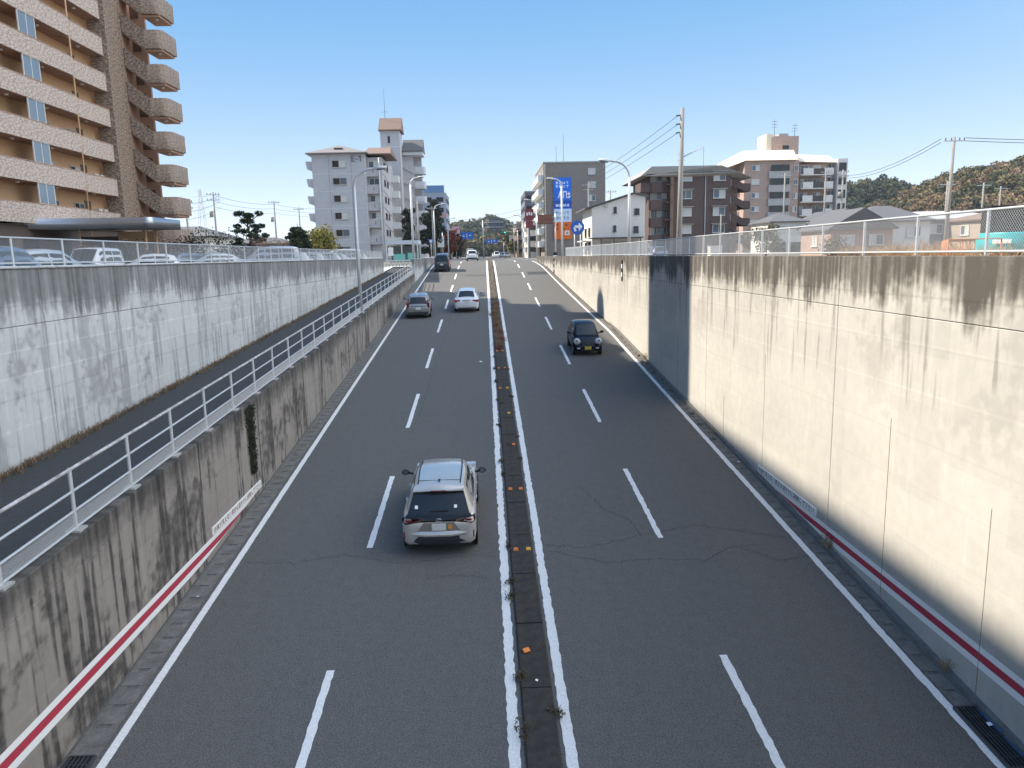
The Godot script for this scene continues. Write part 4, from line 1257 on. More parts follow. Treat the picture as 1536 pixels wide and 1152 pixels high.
func build_far_street():
	# left of the street
	var b := simple_block("office_block", "pale blue and pink block with a roof sign beside the far street", "building", -17.2, -10.6, 18.5, 220, 240, mt("blue_pale", 0.30, 0.34, 0.42, 0.8), 6, 2, 1.0)
	slab(b, "roof_sign", -17.0, -11.0, 18.9, 21.0, 221, 221.4, mt("sign_blue", 0.10, 0.20, 0.36, 0.6))
	slab(b, "band", -17.25, -10.55, 12.0, 13.2, 219.9, 219.98, mt("pink", 0.50, 0.28, 0.24, 0.8))
	slab(b, "blue_stair", -19.3, -17.3, 0.3, 16.0, 216, 230, mt("stair_blue", 0.16, 0.28, 0.42, 0.7))
	simple_block("shop_building", "low brick-red shop building beside the far street", "building", -16.4, -11.9, 8.0, 186, 200, mt("brick_red", 0.33, 0.14, 0.09, 0.85), 2, 2, 1.0)
	simple_block("shop_building", "grey shop building with a white hanging sign past the brick-red one", "building", -15.0, -11.2, 11.0, 176, 184, mt("shop_grey", 0.28, 0.27, 0.27, 0.85), 3, 2, 1.0)
	simple_block("shop_building", "beige shop building far down the left side of the street", "building", -19.0, -10.5, 10.0, 262, 290, mt("beige", 0.42, 0.36, 0.28, 0.85), 3, 3, 1.0)
	simple_block("shop_building", "narrow grey building far down the left side of the street", "building", -18.0, -11.0, 12.0, 330, 350, mt("shop_grey"), 4, 2, 1.0)
	simple_block("office_block", "tall blue-grey block beyond the grey block with the banner", "building", 11.0, 15.4, 17.2, 204, 225, mt("blue_grey", 0.16, 0.17, 0.21, 0.7), 6, 2, -1.0)
	var fw := simple_block("shop_building", "white building with small balconies beyond the grey block", "building", 10.3, 13.2, 8.6, 182, 203, mats["cream_wall"], 3, 1, -1.0)
	for i in 3: slab(fw, "balcony", 9.6, 10.3, 1.6 + i * 2.4, 2.6 + i * 2.4, 184, 188, mats["white_metal"])
	simple_block("shop_building", "brown shop building far down the right side of the street", "building", 10.0, 18.0, 9.0, 235, 260, mt("brown_shop", 0.22, 0.15, 0.11, 0.85), 3, 3, -1.0)
	simple_block("shop_building", "pale shop building near the far end of the street", "building", 9.5, 20.0, 8.0, 285, 320, mt("beige"), 2, 3, -1.0)
	# cycle shelter with teal panels where the ramp path comes up
	var s := thing("cycle_shelter", V(0, 0, 0), "white framed cycle shelter with teal side panels by the top of the ramp", "shelter")
	slab(s, "roof", -11.8, -7.9, 2.55, 3.0, 92, 96, mt("shelter_roof", 0.50, 0.55, 0.62, 0.5))
	for e in [[-11.7, 92.1], [-9.9, 92.1], [-8.0, 92.1], [-11.7, 95.8], [-8.0, 95.8]]:
		slab(s, "post", e[0] - 0.06, e[0] + 0.06, 0.2, 2.55, e[1] - 0.06, e[1] + 0.06, mats["white_metal"])
	slab(s, "side_panel", -10.9, -9.5, 0.5, 1.4, 91.9, 91.95, mt("teal_panel", 0.16, 0.50, 0.44, 0.5))
	slab(s, "side_panel", -9.2, -8.2, 0.5, 1.5, 91.9, 91.95, mt("teal_panel"))
	slab(s, "back_panel", -11.6, -8.1, 0.4, 2.4, 95.7, 95.75, mt("shelter_back", 0.13, 0.16, 0.17, 0.6))
	slab(s, "notice_board", -11.5, -10.9, 1.2, 2.2, 91.9, 91.95, mats["white_paint"])
	# low white guard rail
	var g := thing("guard_rail", V(0, 0, 0), "low white guard rail at the head of the ramp path", "railing")
	slab(g, "rail", -10.1, -7.6, 0.62, 0.75, 78.0, 78.08, mats["white_metal"])
	slab(g, "rail", -10.1, -7.6, 0.2, 0.28, 78.0, 78.08, mats["white_metal"])
	for i in 8: slab(g, "baluster", -10.1 + i * 0.35, -10.03 + i * 0.35, 0.0, 0.62, 78.0, 78.06, mats["white_metal"])
	# overhead signs
	var gp := thing("gantry_sign", V(-0.3, 0.3, 228), "back of a large grey sign board on a tall median mast", "sign")
	var gs := Shape.new(true)
	gs.tube(Vector3.ZERO, Vector3(0, 11.0, 0), 0.22, 0.16, 10)
	gs.tube(Vector3(0, 9.0, 0), Vector3(6, 9.0, 0), 0.1, -1, 8)
	gs.tube(Vector3(0, 10.4, 0), Vector3(6, 10.4, 0), 0.1, -1, 8)
	part(gp, "mast", gs.mesh(), mats["galv"])
	bx(gp, "sign_board", Vector3(3.9, 10.0, -0.2), Vector3(4.2, 3.2, 0.25), mt("board_back", 0.13, 0.14, 0.16, 0.6))
	for i in 2: bx(gp, "stiffener", Vector3(3.9, 9.2 + i * 1.6, -0.05), Vector3(4.1, 0.06, 0.05), mats["board_back"] if i == 0 else mats["galv"])
	for e in [[-9.5, 255.0, -5.6, 7.4, 4.2, 2.2, "blue direction sign on an arm over the left lanes"], [7.6, 300.0, 3.0, 6.2, 4.6, 1.5, "wide blue direction sign farther down the street"]]:
		var t := thing("direction_sign", V(e[0], 0.3, e[1]), e[6], "sign")
		var ps := Shape.new(true)
		ps.tube(Vector3.ZERO, Vector3(0, e[3] + 1.0, 0), 0.14, 0.1, 8)
		ps.tube(Vector3(0, e[3], 0), Vector3(e[2] - e[0] + 1.0, e[3], 0), 0.08, -1, 6)
		part(t, "mast", ps.mesh(), mats["galv"])
		bx(t, "plate", Vector3(e[2] - e[0], e[3], 0.15), Vector3(e[4], e[5], 0.08), mats["blue_sign"])
		for k in 3: bx(t, "arrow", Vector3(e[2] - e[0] - 1.2 + k * 1.1, e[3] + 0.1 * (k - 1), 0.2), Vector3(0.7 if k != 1 else 0.15, 0.22 if k != 1 else 1.3, 0.02), mats["white_paint"])
	# matrix sign with amber lamps off, on the right
	var vm := thing("matrix_sign", V(11.2, 0.3, 120), "brown road information board on a pole beyond the right wall", "sign")
	var vs := Shape.new(true)
	vs.tube(Vector3.ZERO, Vector3(0, 6.9, 0), 0.11, -1, 8)
	vs.tube(Vector3(0, 6.4, 0), Vector3(-1.0, 6.4, 0), 0.06, -1, 6)
	vs.tube(Vector3(0, 5.7, 0), Vector3(-1.0, 5.7, 0), 0.06, -1, 6)
	part(vm, "mast", vs.mesh(), mats["galv"])
	bx(vm, "board", Vector3(-1.6, 6.05, 0.05), Vector3(2.3, 1.45, 0.25), mt("board_brown", 0.13, 0.045, 0.03, 0.6))
	for i in 4: for k in 2: bx(vm, "display_cell", Vector3(-2.4 + i * 0.54, 5.72 + k * 0.66, 0.19), Vector3(0.46, 0.56, 0.02), mt("cell", 0.20, 0.075, 0.045, 0.5))
	# red shop sign
	var rs := thing("shop_sign", V(9.5, 0.3, 160), "dark red square shop sign on a pole beside the far street", "sign")
	var r2 := Shape.new(true)
	r2.tube(Vector3.ZERO, Vector3(0, 9.9, 0), 0.12, -1, 8)
	part(rs, "pole", r2.mesh(), mats["dark_steel"])
	bx(rs, "panel", Vector3(0, 8.9, 0.2), Vector3(1.8, 2.3, 0.3), mt("sign_red", 0.20, 0.03, 0.035, 0.5))
	bx(rs, "panel", Vector3(0, 6.9, 0.2), Vector3(1.5, 1.4, 0.28), mt("sign_red"))
	for i in 3: bx(rs, "lettering", Vector3(-0.45 + i * 0.45, 9.0 + 0.12 * (i % 2), 0.37), Vector3(0.3, 0.62, 0.03), mats["white_paint"])
	# pink and white pole sign on the left
	var pk := thing("shop_sign", V(-9.6, 0.3, 262), "pink and white pole sign beside the far left pavement", "sign")
	var p2 := Shape.new(true)
	p2.tube(Vector3.ZERO, Vector3(0, 11.0, 0), 0.14, -1, 8)
	part(pk, "pole", p2.mesh(), mats["dark_steel"])
	bx(pk, "panel", Vector3(0, 9.3, 0.2), Vector3(2.2, 3.0, 0.3), mt("sign_pink", 0.55, 0.30, 0.34, 0.5))
	bx(pk, "panel", Vector3(0, 6.6, 0.2), Vector3(1.8, 1.8, 0.3), mt("sign_lilac", 0.50, 0.42, 0.48, 0.5))
	bx(pk, "mark", Vector3(0.1, 9.6, 0.37), Vector3(1.6, 0.5, 0.03), mt("sign_wine", 0.20, 0.03, 0.07, 0.5)).rotation.z = 0.5
	# white hanging board by the grey shop
	var hb := thing("shop_sign", V(-9.3, 0.3, 172), "plain white board on a post before the grey shop", "sign")
	var h2 := Shape.new(true)
	h2.tube(Vector3.ZERO, Vector3(0, 6.0, 0), 0.08, -1, 8)
	part(hb, "pole", h2.mesh(), mats["galv"])
	bx(hb, "panel", Vector3(-0.4, 4.0, 0.1), Vector3(1.5, 2.4, 0.15), mats["sash"])
	# round blue sign on two posts
	var br := thing("road_sign", V(10.98, 0.0, 90), "round blue sign with a white arrow on two white posts", "sign")
	for x in [-0.35, 0.35]:
		var q := Shape.new(true)
		q.tube(Vector3(x, 0, 0), Vector3(x, 3.4, 0), 0.05, -1, 8)
		part(br, "post", q.mesh(), mats["white_metal"])
	bx(br, "cross_bar", Vector3(0, 1.6, 0), Vector3(2.4, 0.12, 0.05), mats["white_metal"])
	var dd := Shape.new()
	dd.disc(Vector3(0, 4.0, 0.08), Vector3(0, 0, 1), 0.82, 24)
	dd.disc(Vector3(0, 4.0, 0.02), Vector3(0, 0, -1), 0.82, 24)
	part(br, "disc", dd.mesh(), mats["blue_sign"])
	var ar := Shape.new()
	ar.prism([Vector3(0.15, 3.55, 0.1), Vector3(0.6, 4.1, 0.1), Vector3(0.15, 4.55, 0.1)], Vector3(0, 0, -0.012))
	ar.box(Vector3(-0.1, 4.1, 0.095), Vector3(0.5, 0.3, 0.012))
	ar.box(Vector3(-0.3, 3.8, 0.095), Vector3(0.25, 0.5, 0.012), Basis(Vector3.BACK, 0.3))
	part(br, "arrow", ar.mesh(), mats["white_paint"])
	for e in [[-9.0, 130.0, 3.6, "small round blue sign on a post by the left pavement"], [-8.6, 152.0, 4.2, "small round sign on a tall post past the parapet"]]:
		var hh: float = e[2]
		sign_post(V(e[0], 0.3, e[1]), hh, e[3], func(t):
			var q := Shape.new()
			q.disc(Vector3(0, hh - 0.3, 0.06), Vector3(0, 0, 1), 0.38, 18)
			part(t, "disc", q.mesh(), mats["blue_sign"])
			var q2 := Shape.new()
			q2.disc(Vector3(0, hh - 0.3, 0.066), Vector3(0, 0, 1), 0.24, 18)
			part(t, "emblem", q2.mesh(), mats["sash"]))
	# traffic light showing green at the far crossing
	var tl := thing("traffic_light", V(9.0, 0.3, 205), "traffic light on an arm showing green at the far crossing", "traffic light")
	var ts := Shape.new(true)
	ts.tube(Vector3.ZERO, Vector3(0, 7.2, 0), 0.12, 0.09, 8)
	ts.tube(Vector3(0, 6.9, 0), Vector3(-3.0, 6.9, 0), 0.05, -1, 6)
	part(tl, "mast", ts.mesh(), mats["galv"])
	bx(tl, "signal_head", Vector3(-3.0, 6.7, 0.1), Vector3(1.3, 0.46, 0.3), mt("head_grey", 0.10, 0.12, 0.12, 0.5))
	for i in 3:
		var ls := Shape.new()
		ls.disc(Vector3(-3.42 + i * 0.42, 6.7, 0.262), Vector3(0, 0, 1), 0.17, 16)
		var lm := mt("lamp_green", 0.02, 0.45, 0.35, 0.3) if i == 0 else mt("lamp_off", 0.04, 0.035, 0.03, 0.3)
		if i == 0:
			lm.emission_enabled = true
			lm.emission = Color(0.05, 0.95, 0.75)
			lm.emission_energy_multiplier = 0.8
		part(tl, "signal_lamp", ls.mesh(), lm)
	var om := OmniLight3D.new()
	om.name = "green_lamp_light"
	om.position = Vector3(-3.42, 6.7, 0.34)
	om.light_color = Color(0.05, 0.95, 0.75)
	om.light_energy = 0.02
	om.light_size = 0.15
	om.omni_range = 8.0
	om.omni_attenuation = 2.0
	om.shadow_enabled = true
	tl.add_child(om)
	# striped hazard post at the end of the right fence
	for e in [[7.22, 78.0, 1.75, "black and white striped hazard post at the end of the right wall"], [7.9, 43.6, 0.0, ""]]:
		if e[3] == "": continue
		var hz := thing("hazard_post", V(e[0], road_y(e[1]) + 0.05, e[1]), e[3], "post")
		for i in 7:
			slab(hz, "stripe", -0.2, 0.2, i * 0.3, i * 0.3 + 0.298, -0.03, 0.03, mats["black"] if i % 2 == 0 else mats["white_paint"])
	var hp := thing("hazard_plate", V(7.915, 0.0, 43.8), "small black and white striped plate fixed to the sunlit wall below the street lamp", "sign")
	for i in 5:
		slab(hp, "stripe", -0.03, 0.0, 0.55 - i * 0.24, 0.55 - i * 0.24 - 0.238, -0.1, 0.1, mats["black"] if i % 2 == 0 else mats["white_paint"])
	# pedestrian guard fence behind the right wall
	var pf := thing("guard_fence", V(0, 0, 0), "white picket guard fence beyond the end of the chain-link fence", "fence")
	for i in 22:
		slab(pf, "picket", 9.0, 9.05, 0.0, 1.5, 71.0 + i * 0.6, 71.05 + i * 0.6, mats["white_metal"])
	slab(pf, "rail", 8.98, 9.06, 1.5, 1.58, 71.0, 84.0, mats["white_metal"])
	slab(pf, "rail", 8.98, 9.06, 0.3, 0.36, 71.0, 84.0, mats["white_metal"])

# ------------------------------------------------------------------ houses on the right
func house(label: String, x0: float, x1: float, d0: float, d1: float, eave: float, ridge: float, wall, roof, along := true, wins := 2) -> Node3D:
	var t := thing("house", Vector3.ZERO, label, "house", "")
	slab(t, "wall", x0 + 0.4, x1 - 0.4, 0.0, eave, d0 + 0.4, d1 - 0.4, wall)
	gable(t, "roof", x0, x1, eave + 0.002, ridge, d0, d1, roof, (d1 - d0) * 0.3 if along else (x1 - x0) * 0.0, along)
	if not along:
		var s := Shape.new()
		s.prism([V(x0 + 0.4, eave, d0 + 0.38), V(x1 - 0.4, eave, d0 + 0.38), V((x0 + x1) * 0.5, ridge - 0.25, d0 + 0.38)], V(0, 0, 0.1))
		part(t, "gable_wall", s.mesh(), wall)
	for i in wins:
		win(t, V(lerpf(x0 + 0.6, x1 - 0.6, (i + 0.5) / wins), eave - 1.0, d0 + 0.38), 1.5, 1.1, 0, "sash")
		if eave > 4.2: win(t, V(lerpf(x0 + 0.6, x1 - 0.6, (i + 0.5) / wins), eave - 3.6, d0 + 0.38), 1.7, 1.6, 0, "dark")
	win(t, V(x0 + 0.38, eave - 1.0, (d0 + d1) * 0.5), 1.5, 1.1, -PI * 0.5, "sash")
	return t

func build_houses():
	house("cream house with a dark hipped roof before the peach block", 40.6, 46.4, 108, 117, 4.7, 6.2, mats["cream_wall"], mats["roof_tile"])
	var h2 := house("brick-coloured house with a dark gable roof beside the peach block", 48.6, 57.0, 110, 121, 4.6, 6.6, mats["peach_wall"], mats["roof_tile"], false)
	slab(h2, "lower_roof", 46.8, 50.4, 2.9, 3.1, 107.5, 110.3, mats["roof_tile"])
	house("white house with a grey tiled hip roof behind the dry lot", 40.0, 47.4, 79, 88, 3.5, 5.4, mats["cream_wall"], mats["roof_tile"])
	house("pale house with a large grey roof beside the dry lot", 34.6, 41.8, 76, 84, 2.7, 4.9, mats["peach_wall"], mats["roof_tile"], false)
	house("grey house with a light sheet roof below the hill", 50.0, 61.0, 88, 97, 3.9, 5.1, mt("wall_bluegrey", 0.24, 0.26, 0.30, 0.8), mt("sheet_roof", 0.50, 0.52, 0.54, 0.5))
	house("long low house with a brown sheet roof below the hill", 54.0, 78.0, 80, 90, 3.6, 4.6, mt("wall_tan", 0.36, 0.30, 0.25, 0.8), mats["roof_brown"])
	house("small yellow house far up by the hill foot", 92.0, 97.0, 150, 156, 6.0, 7.6, mt("wall_yellow", 0.60, 0.50, 0.22, 0.8), mats["roof_tile"], false)
	house("white cottage among the trees under the hill", 70.0, 80.0, 118, 128, 4.4, 6.2, mats["cream_wall"], mats["roof_tile"])
	house("cream gabled house with an arched porch beside the brown tiled block", -46.0, -33.5, 96, 108, 4.0, 5.6, mats["cream_wall"], mats["roof_tile"])
	house("low grey-roofed house behind the clipped pine", -40.0, -30.0, 118, 128, 3.4, 4.6, mt("wall_bluegrey"), mats["roof_tile"])

# ------------------------------------------------------------------ poles, lamps, wires
func street_lamp(x: float, y: float, d: float, h: float, arm: float, label: String, r := 0.085) -> Node3D:
	var t := thing("street_lamp", V(x, y, d), label, "street lamp", "street lamps along the underpass road")
	var s := Shape.new(true)
	var bend := minf(1.2, absf(arm) * 0.75)
	s.tube(Vector3(0, 0, 0), Vector3(0, h - bend, 0), r, r * 0.7, 12)
	var pts := []
	for i in 9:
		var f := PI * 0.5 * i / 8.0
		pts.append(Vector3(signf(arm) * bend * (1.0 - cos(f)), h - bend + bend * sin(f), 0))
	pts.append(Vector3(arm, h + 0.05, 0))
	s.path(pts, r * 0.62, 10)
	part(t, "pole", s.mesh(), mats["galv"])
	var l := Shape.new(true)
	l.tube(Vector3(arm - signf(arm) * 0.1, h + 0.06, 0), Vector3(arm + signf(arm) * 0.55, h + 0.10, 0), 0.10, 0.06, 10)
	var o := part(t, "lamp_head", l.mesh(), mats["white_metal"])
	var g := Shape.new(true)
	g.tube(Vector3(arm + signf(arm) * 0.02, h - 0.01, 0), Vector3(arm + signf(arm) * 0.45, h + 0.03, 0), 0.07, 0.05, 8)
	part(o, "lens", g.mesh(), mats["glass_sky"])
	var b := Shape.new()
	b.box(Vector3(0, 0.03, 0), Vector3(0.32, 0.06, 0.32))
	part(t, "base_plate", b.mesh(), mats["galv"])
	return t

func utility_pole(x: float, d: float, h: float, arms: int, label: String, r := 0.17, tilt := 0.0, transformer := false) -> Node3D:
	var t := thing("utility_pole", V(x, 0, d), label, "utility pole", "utility poles")
	var s := Shape.new(true)
	s.tube(Vector3.ZERO, Vector3(tilt, h, 0), r, r * 0.62, 12)
	part(t, "pole", s.mesh(), mats["pole"])
	for i in arms:
		var y := h - 0.35 - i * 0.75
		var a := Shape.new()
		a.box(Vector3(tilt, y, 0.12), Vector3(1.9 - i * 0.2, 0.09, 0.09))
		part(t, "cross_arm", a.mesh(), mats["galv"])
		for k in [-0.8, -0.3, 0.4, 0.8]:
			var q := Shape.new()
			q.tube(Vector3(tilt + k, y + 0.04, 0.12), Vector3(tilt + k, y + 0.26, 0.12), 0.05, 0.035, 6)
			part(t, "insulator", q.mesh(), mats["dark_steel"])
	if transformer:
		var c := Shape.new(true)
		c.tube(Vector3(tilt * 0.7 - 0.42, h * 0.68, 0.1), Vector3(tilt * 0.7 - 0.42, h * 0.68 + 0.8, 0.1), 0.26, -1, 12)
		part(t, "transformer", c.mesh(), mats["pole"])
	var steps_ := Shape.new()
	for i in 10: steps_.tube(Vector3(tilt * 0.6 - 0.25, h * 0.35 + i * 0.42, 0), Vector3(tilt * 0.6 + 0.25, h * 0.35 + i * 0.42, 0), 0.012, -1, 4)
	part(t, "step_bolts", steps_.mesh(), mats["dark_steel"]).set_meta("kind", "stuff")
	return t

func wire(a: Vector3, b: Vector3, sag: float, label: String, r := 0.016):
	var s := Shape.new(true)
	var pts := []
	for i in 13:
		var t := i / 12.0
		pts.append(a.lerp(b, t) - Vector3(0, 4.0 * sag * t * (1.0 - t), 0))
	s.path(pts, r, 4)
	solo("overhead_wire", s.mesh(), mats["wire"], label, "wire", "overhead wires")

func pylon(x: float, d: float, h: float, label: String):
	var t := thing("pylon", V(x, 0, d), label, "pylon", "lattice pylons on the skyline")
	var s := Shape.new()
	var n := 9
	var w := func(i): return lerpf(3.4, 0.5, float(i) / n)
	for i in n:
		var y0 := h * i / n
		var y1 := h * (i + 1) / n
		for q in 4:
			var c0: Vector2 = Vector2(1, 1).rotated(q * PI * 0.5) * w.call(i)
			var c1: Vector2 = Vector2(1, 1).rotated(q * PI * 0.5) * w.call(i + 1)
			var e1: Vector2 = Vector2(1, 1).rotated((q + 1) * PI * 0.5) * w.call(i + 1)
			s.tube(Vector3(c0.x, y0, c0.y), Vector3(c1.x, y1, c1.y), 0.16, -1, 4, false)
			s.tube(Vector3(c0.x, y0, c0.y), Vector3(e1.x, y1, e1.y), 0.09, -1, 4, false)
	part(t, "lattice", s.mesh(), mats["galv"])
	for i in 3:
		var a := Shape.new()
		a.tube(Vector3(-6.5 + i * 0.8, h * (0.62 + 0.14 * i), 0), Vector3(6.5 - i * 0.8, h * (0.62 + 0.14 * i), 0), 0.14, -1, 4)
		part(t, "cross_arm", a.mesh(), mats["galv"])

func build_poles():
	street_lamp(-6.88, inner_top(41.8), 41.8, 7.65, 1.25, "street lamp with a curved arm on the ramp wall among the railing posts", 0.11)
	street_lamp(-7.4, 0.0, 80.0, 9.0, 0.9, "street lamp with a curved arm at the head of the ramp", 0.13)
	street_lamp(8.36, WALL_TOP - 0.05, 44.0, 5.35, -1.2, "street lamp with a curved arm behind the sunlit wall beside the chain-link fence", 0.095)
	street_lamp(8.15, 0.0, 80.0, 8.6, -1.0, "street lamp with a curved arm before the blue banner", 0.12)
	for e in [[-8.2, 128.0, 1.4], [8.4, 122.0, -1.4], [-8.2, 175.0, 1.4], [8.4, 168.0, -1.4], [-8.2, 225.0, 1.4], [8.4, 215.0, -1.4]]:
		street_lamp(e[0], 0.3, e[1], 9.2, e[2], ("street lamp on the far left pavement beyond the ramp" if e[0] < 0 else "street lamp on the far right pavement beyond the wall end"), 0.1)
	var p1 := utility_pole(13.3, 52, 10.35, 0, "tall bare concrete utility pole with one slanted arm behind the right fence", 0.21, 0.12)
	var a := Shape.new(true)
	a.tube(Vector3(0.1, 7.15, 0), Vector3(1.6, 7.85, 0), 0.04, -1, 6)
	part(p1, "bracket_arm", a.mesh(), mats["galv"])
	for k in 3:
		var q := Shape.new()
		q.tube(Vector3(-0.3, 9.85 - k * 0.55, 0), Vector3(0.1, 9.9 - k * 0.55, 0), 0.05, -1, 6)
		part(p1, "insulator", q.mesh(), mats["dark_steel"])
	utility_pole(39.9, 65, 10.0, 1, "concrete utility pole with a dark cross arm standing in the dry lot", 0.18, 0.12)
	utility_pole(17.5, 128, 12.5, 2, "utility pole beside the white shop house", 0.17)
	utility_pole(19.5, 118, 10.5, 1, "plain utility pole in front of the grey block", 0.17)
	utility_pole(56.5, 120, 13.0, 2, "utility pole before the white panels of the peach block", 0.18, 0.0, true)
	utility_pole(60.5, 135, 14.5, 2, "utility pole before the white balconies of the peach block", 0.18)
	utility_pole(46.5, 118, 12.5, 1, "slim utility pole between the brown and the peach block", 0.16)
	utility_pole(28.0, 90, 5.2, 0, "short white pole in front of the brown block", 0.12)
	utility_pole(55.0, 90, 8.4, 1, "utility pole at the foot of the hill beside the sheet roof", 0.15)
	utility_pole(82.0, 120, 10.0, 1, "utility pole at the hill foot by the white cottage", 0.16)
	utility_pole(66.0, 100, 9.0, 1, "utility pole behind the long low house", 0.15)
	utility_pole(-34.0, 90, 8.1, 2, "dark utility pole close to the outside stair of the brown tiled block", 0.15, -0.2)
	utility_pole(-37.8, 110, 10.6, 2, "utility pole with two arms behind the cream gabled house", 0.16, 0.0, true)
	utility_pole(-34.8, 130, 10.8, 1, "utility pole between the pine and the lavender grey block", 0.17, 0.0, true)
	utility_pole(-33.6, 142, 10.4, 1, "thin utility pole behind the topiary beside the lavender grey block", 0.15)
	for e in [[-8.9, 105.0, 8.5], [-9.3, 140.0, 10.0], [-9.3, 200.0, 10.0], [9.6, 140.0, 10.5], [9.8, 190.0, 10.5], [9.8, 250.0, 10.0]]:
		utility_pole(e[0], e[1], e[2], 1, ("utility pole along the left pavement of the far street" if e[0] < 0 else "utility pole along the right pavement of the far street"), 0.15)
	pylon(-180, 500, 47, "lattice pylon on the skyline above the cream gabled house")
	pylon(-240, 1000, 48, "distant lattice pylon beside the lavender grey block")
	# wires from the bare pole to the far street
	for k in 3:
		wire(V(13.1, 9.85 - k * 0.55, 52), V(9.8, 11.2 - k * 0.5, 140), 1.2, "overhead wire from the bare concrete pole to the far street", 0.018)
	wire(V(14.9, 7.85, 52), V(14.9, 0.6, 52.2), 0.0, "thin stay wire hanging from the slanted arm of the bare pole", 0.01)
	for k in 2:
		wire(V(38.9, 9.85 - k * 0.3, 65), V(60.5, 14.2 - k * 0.4, 135), 1.6, "overhead wire from the dry lot pole to the peach block", 0.025)
		wire(V(41.0, 9.9 - k * 0.25, 65), V(76.0, 10.4 - k * 0.3, 70), 0.4, "overhead wire running right from the dry lot pole", 0.025)
	for k in 3:
		wire(V(-34.2, 7.6 - k * 0.9, 90), V(-36.8, 10.2 - k * 0.8, 110), 0.3, "overhead wire between the poles behind the cream gabled house", 0.02)
		wire(V(-37.8, 10.2 - k * 0.8, 110), V(-34.8, 10.2 - k * 0.7, 130), 0.4, "overhead wire between the pole pair and the pine", 0.02)
		wire(V(-34.8, 10.2 - k * 0.7, 130), V(-30.5, 10.6 - k * 0.7, 150), 0.3, "overhead wire running to the lavender grey block", 0.02)
	for k in 2:
		wire(V(-9.3, 10.1 - k * 1.6, 200), V(9.8, 12.2 - k * 1.2, 190), 0.5, "overhead wire crossing the far street", 0.03)
		wire(V(56.5, 12.4 - k * 0.7, 120), V(46.5, 12.0 - k * 0.7, 118), 0.3, "overhead wire before the peach block", 0.02)
		wire(V(9.6, 10.1 - k * 0.7, 140), V(17.5, 12.0 - k * 0.6, 128), 0.4, "overhead wire before the blue banner", 0.02)

# ------------------------------------------------------------------ plants
func leaves(s: Shape, c: Vector3, r: Vector3, n: int, size: float, ca: Color, cb: Color, g: RandomNumberGenerator, shell := 0.55):
	for i in n:
		var p := Vector3(g.randfn(), g.randfn(), g.randfn()).normalized() * pow(lerpf(shell * shell * shell, 1.0, g.randf()), 1.0 / 3.0)
		var at := c + p * r
		var u := Vector3(g.randfn(), g.randfn(), g.randfn()).normalized()
		var v := u.cross(Vector3(g.randfn(), g.randfn(), g.randfn())).normalized()
		var z := size * g.randf_range(0.6, 1.3)
		s.col(ca.lerp(cb, g.randf()))
		s.tri(at - u * z * 0.5, at + u * z * 0.5, at + v * z)
		s.tri(at + u * z * 0.5, at - u * z * 0.5, at - v * z * 0.8)

func limb(s: Shape, a: Vector3, b: Vector3, r0: float, r1: float, n := 7):
	s.col(Color(0.07, 0.05, 0.04))
	s.tube(a, b, r0, r1, n, false)

func tree(n: String, label: String, at: Vector3, h: float, spread: float, clumps: int, ca: Color, cb: Color, sd: int, size := 0.16, per := 150, grp := "", low := 0.3):
	var g := RandomNumberGenerator.new()
	g.seed = sd
	var t := thing(n, at, label, "tree", grp)
	var tr := Shape.new(true)
	var cr := Shape.new()
	limb(tr, Vector3.ZERO, Vector3(0.1, h * 0.5, 0.05), h * 0.03, h * 0.02)
	limb(tr, Vector3(0.1, h * 0.5, 0.05), Vector3(0, h * 0.9, 0), h * 0.02, h * 0.006)
	for i in clumps:
		var f := g.randf() * TAU
		var yy := lerpf(low, 0.95, g.randf())
		var rr := spread * g.randf_range(0.35, 1.0) * (1.15 - 0.6 * absf(yy - 0.55))
		var c := Vector3(cos(f) * rr, h * yy, sin(f) * rr)
		limb(tr, Vector3(0, h * yy * 0.75, 0), c, h * 0.012, h * 0.004, 5)
		var q := spread * g.randf_range(0.4, 0.7)
		leaves(cr, c, Vector3(q, q * 0.75, q), per, size, ca, cb, g)
	part(t, "trunk", tr.mesh(), mats["leaf"])
	part(t, "crown", cr.mesh(), mats["leaf"])
	return t

func pine(at: Vector3, h: float, spread: float, label: String, sd: int):
	# clipped garden pine: bent limbs that each carry a flat pad of needles
	var g := RandomNumberGenerator.new()
	g.seed = sd
	var t := thing("pine_tree", at, label, "tree", "clipped pines")
	var tr := Shape.new(true)
	var cr := Shape.new()
	limb(tr, Vector3.ZERO, Vector3(0.15, h * 0.45, 0), 0.16, 0.12)
	limb(tr, Vector3(0.15, h * 0.45, 0), Vector3(-0.1, h * 0.8, 0), 0.12, 0.07)
	limb(tr, Vector3(-0.1, h * 0.8, 0), Vector3(0.0, h * 0.97, 0), 0.07, 0.03)
	var tiers := [[0.48, 1.0], [0.55, 0.85], [0.62, 1.0], [0.70, 0.7], [0.78, 0.85], [0.86, 0.45], [0.95, 0.3], [0.98, 0.75]]
	for e in tiers:
		for k in 3:
			var f := g.randf() * TAU
			var rr: float = spread * e[1] * g.randf_range(0.55, 1.0)
			var c := Vector3(cos(f) * rr, h * e[0], sin(f) * rr * 0.7)
			limb(tr, Vector3(0, h * e[0] * 0.85, 0), c - Vector3(0, 0.08, 0), 0.06, 0.025, 5)
			leaves(cr, c, Vector3(0.34, 0.2, 0.34), 200, 0.09, Color(0.018, 0.030, 0.016), Color(0.05, 0.075, 0.035), g, 0.2)
	part(t, "trunk", tr.mesh(), mats["leaf"])
	part(t, "crown", cr.mesh(), mats["leaf"])

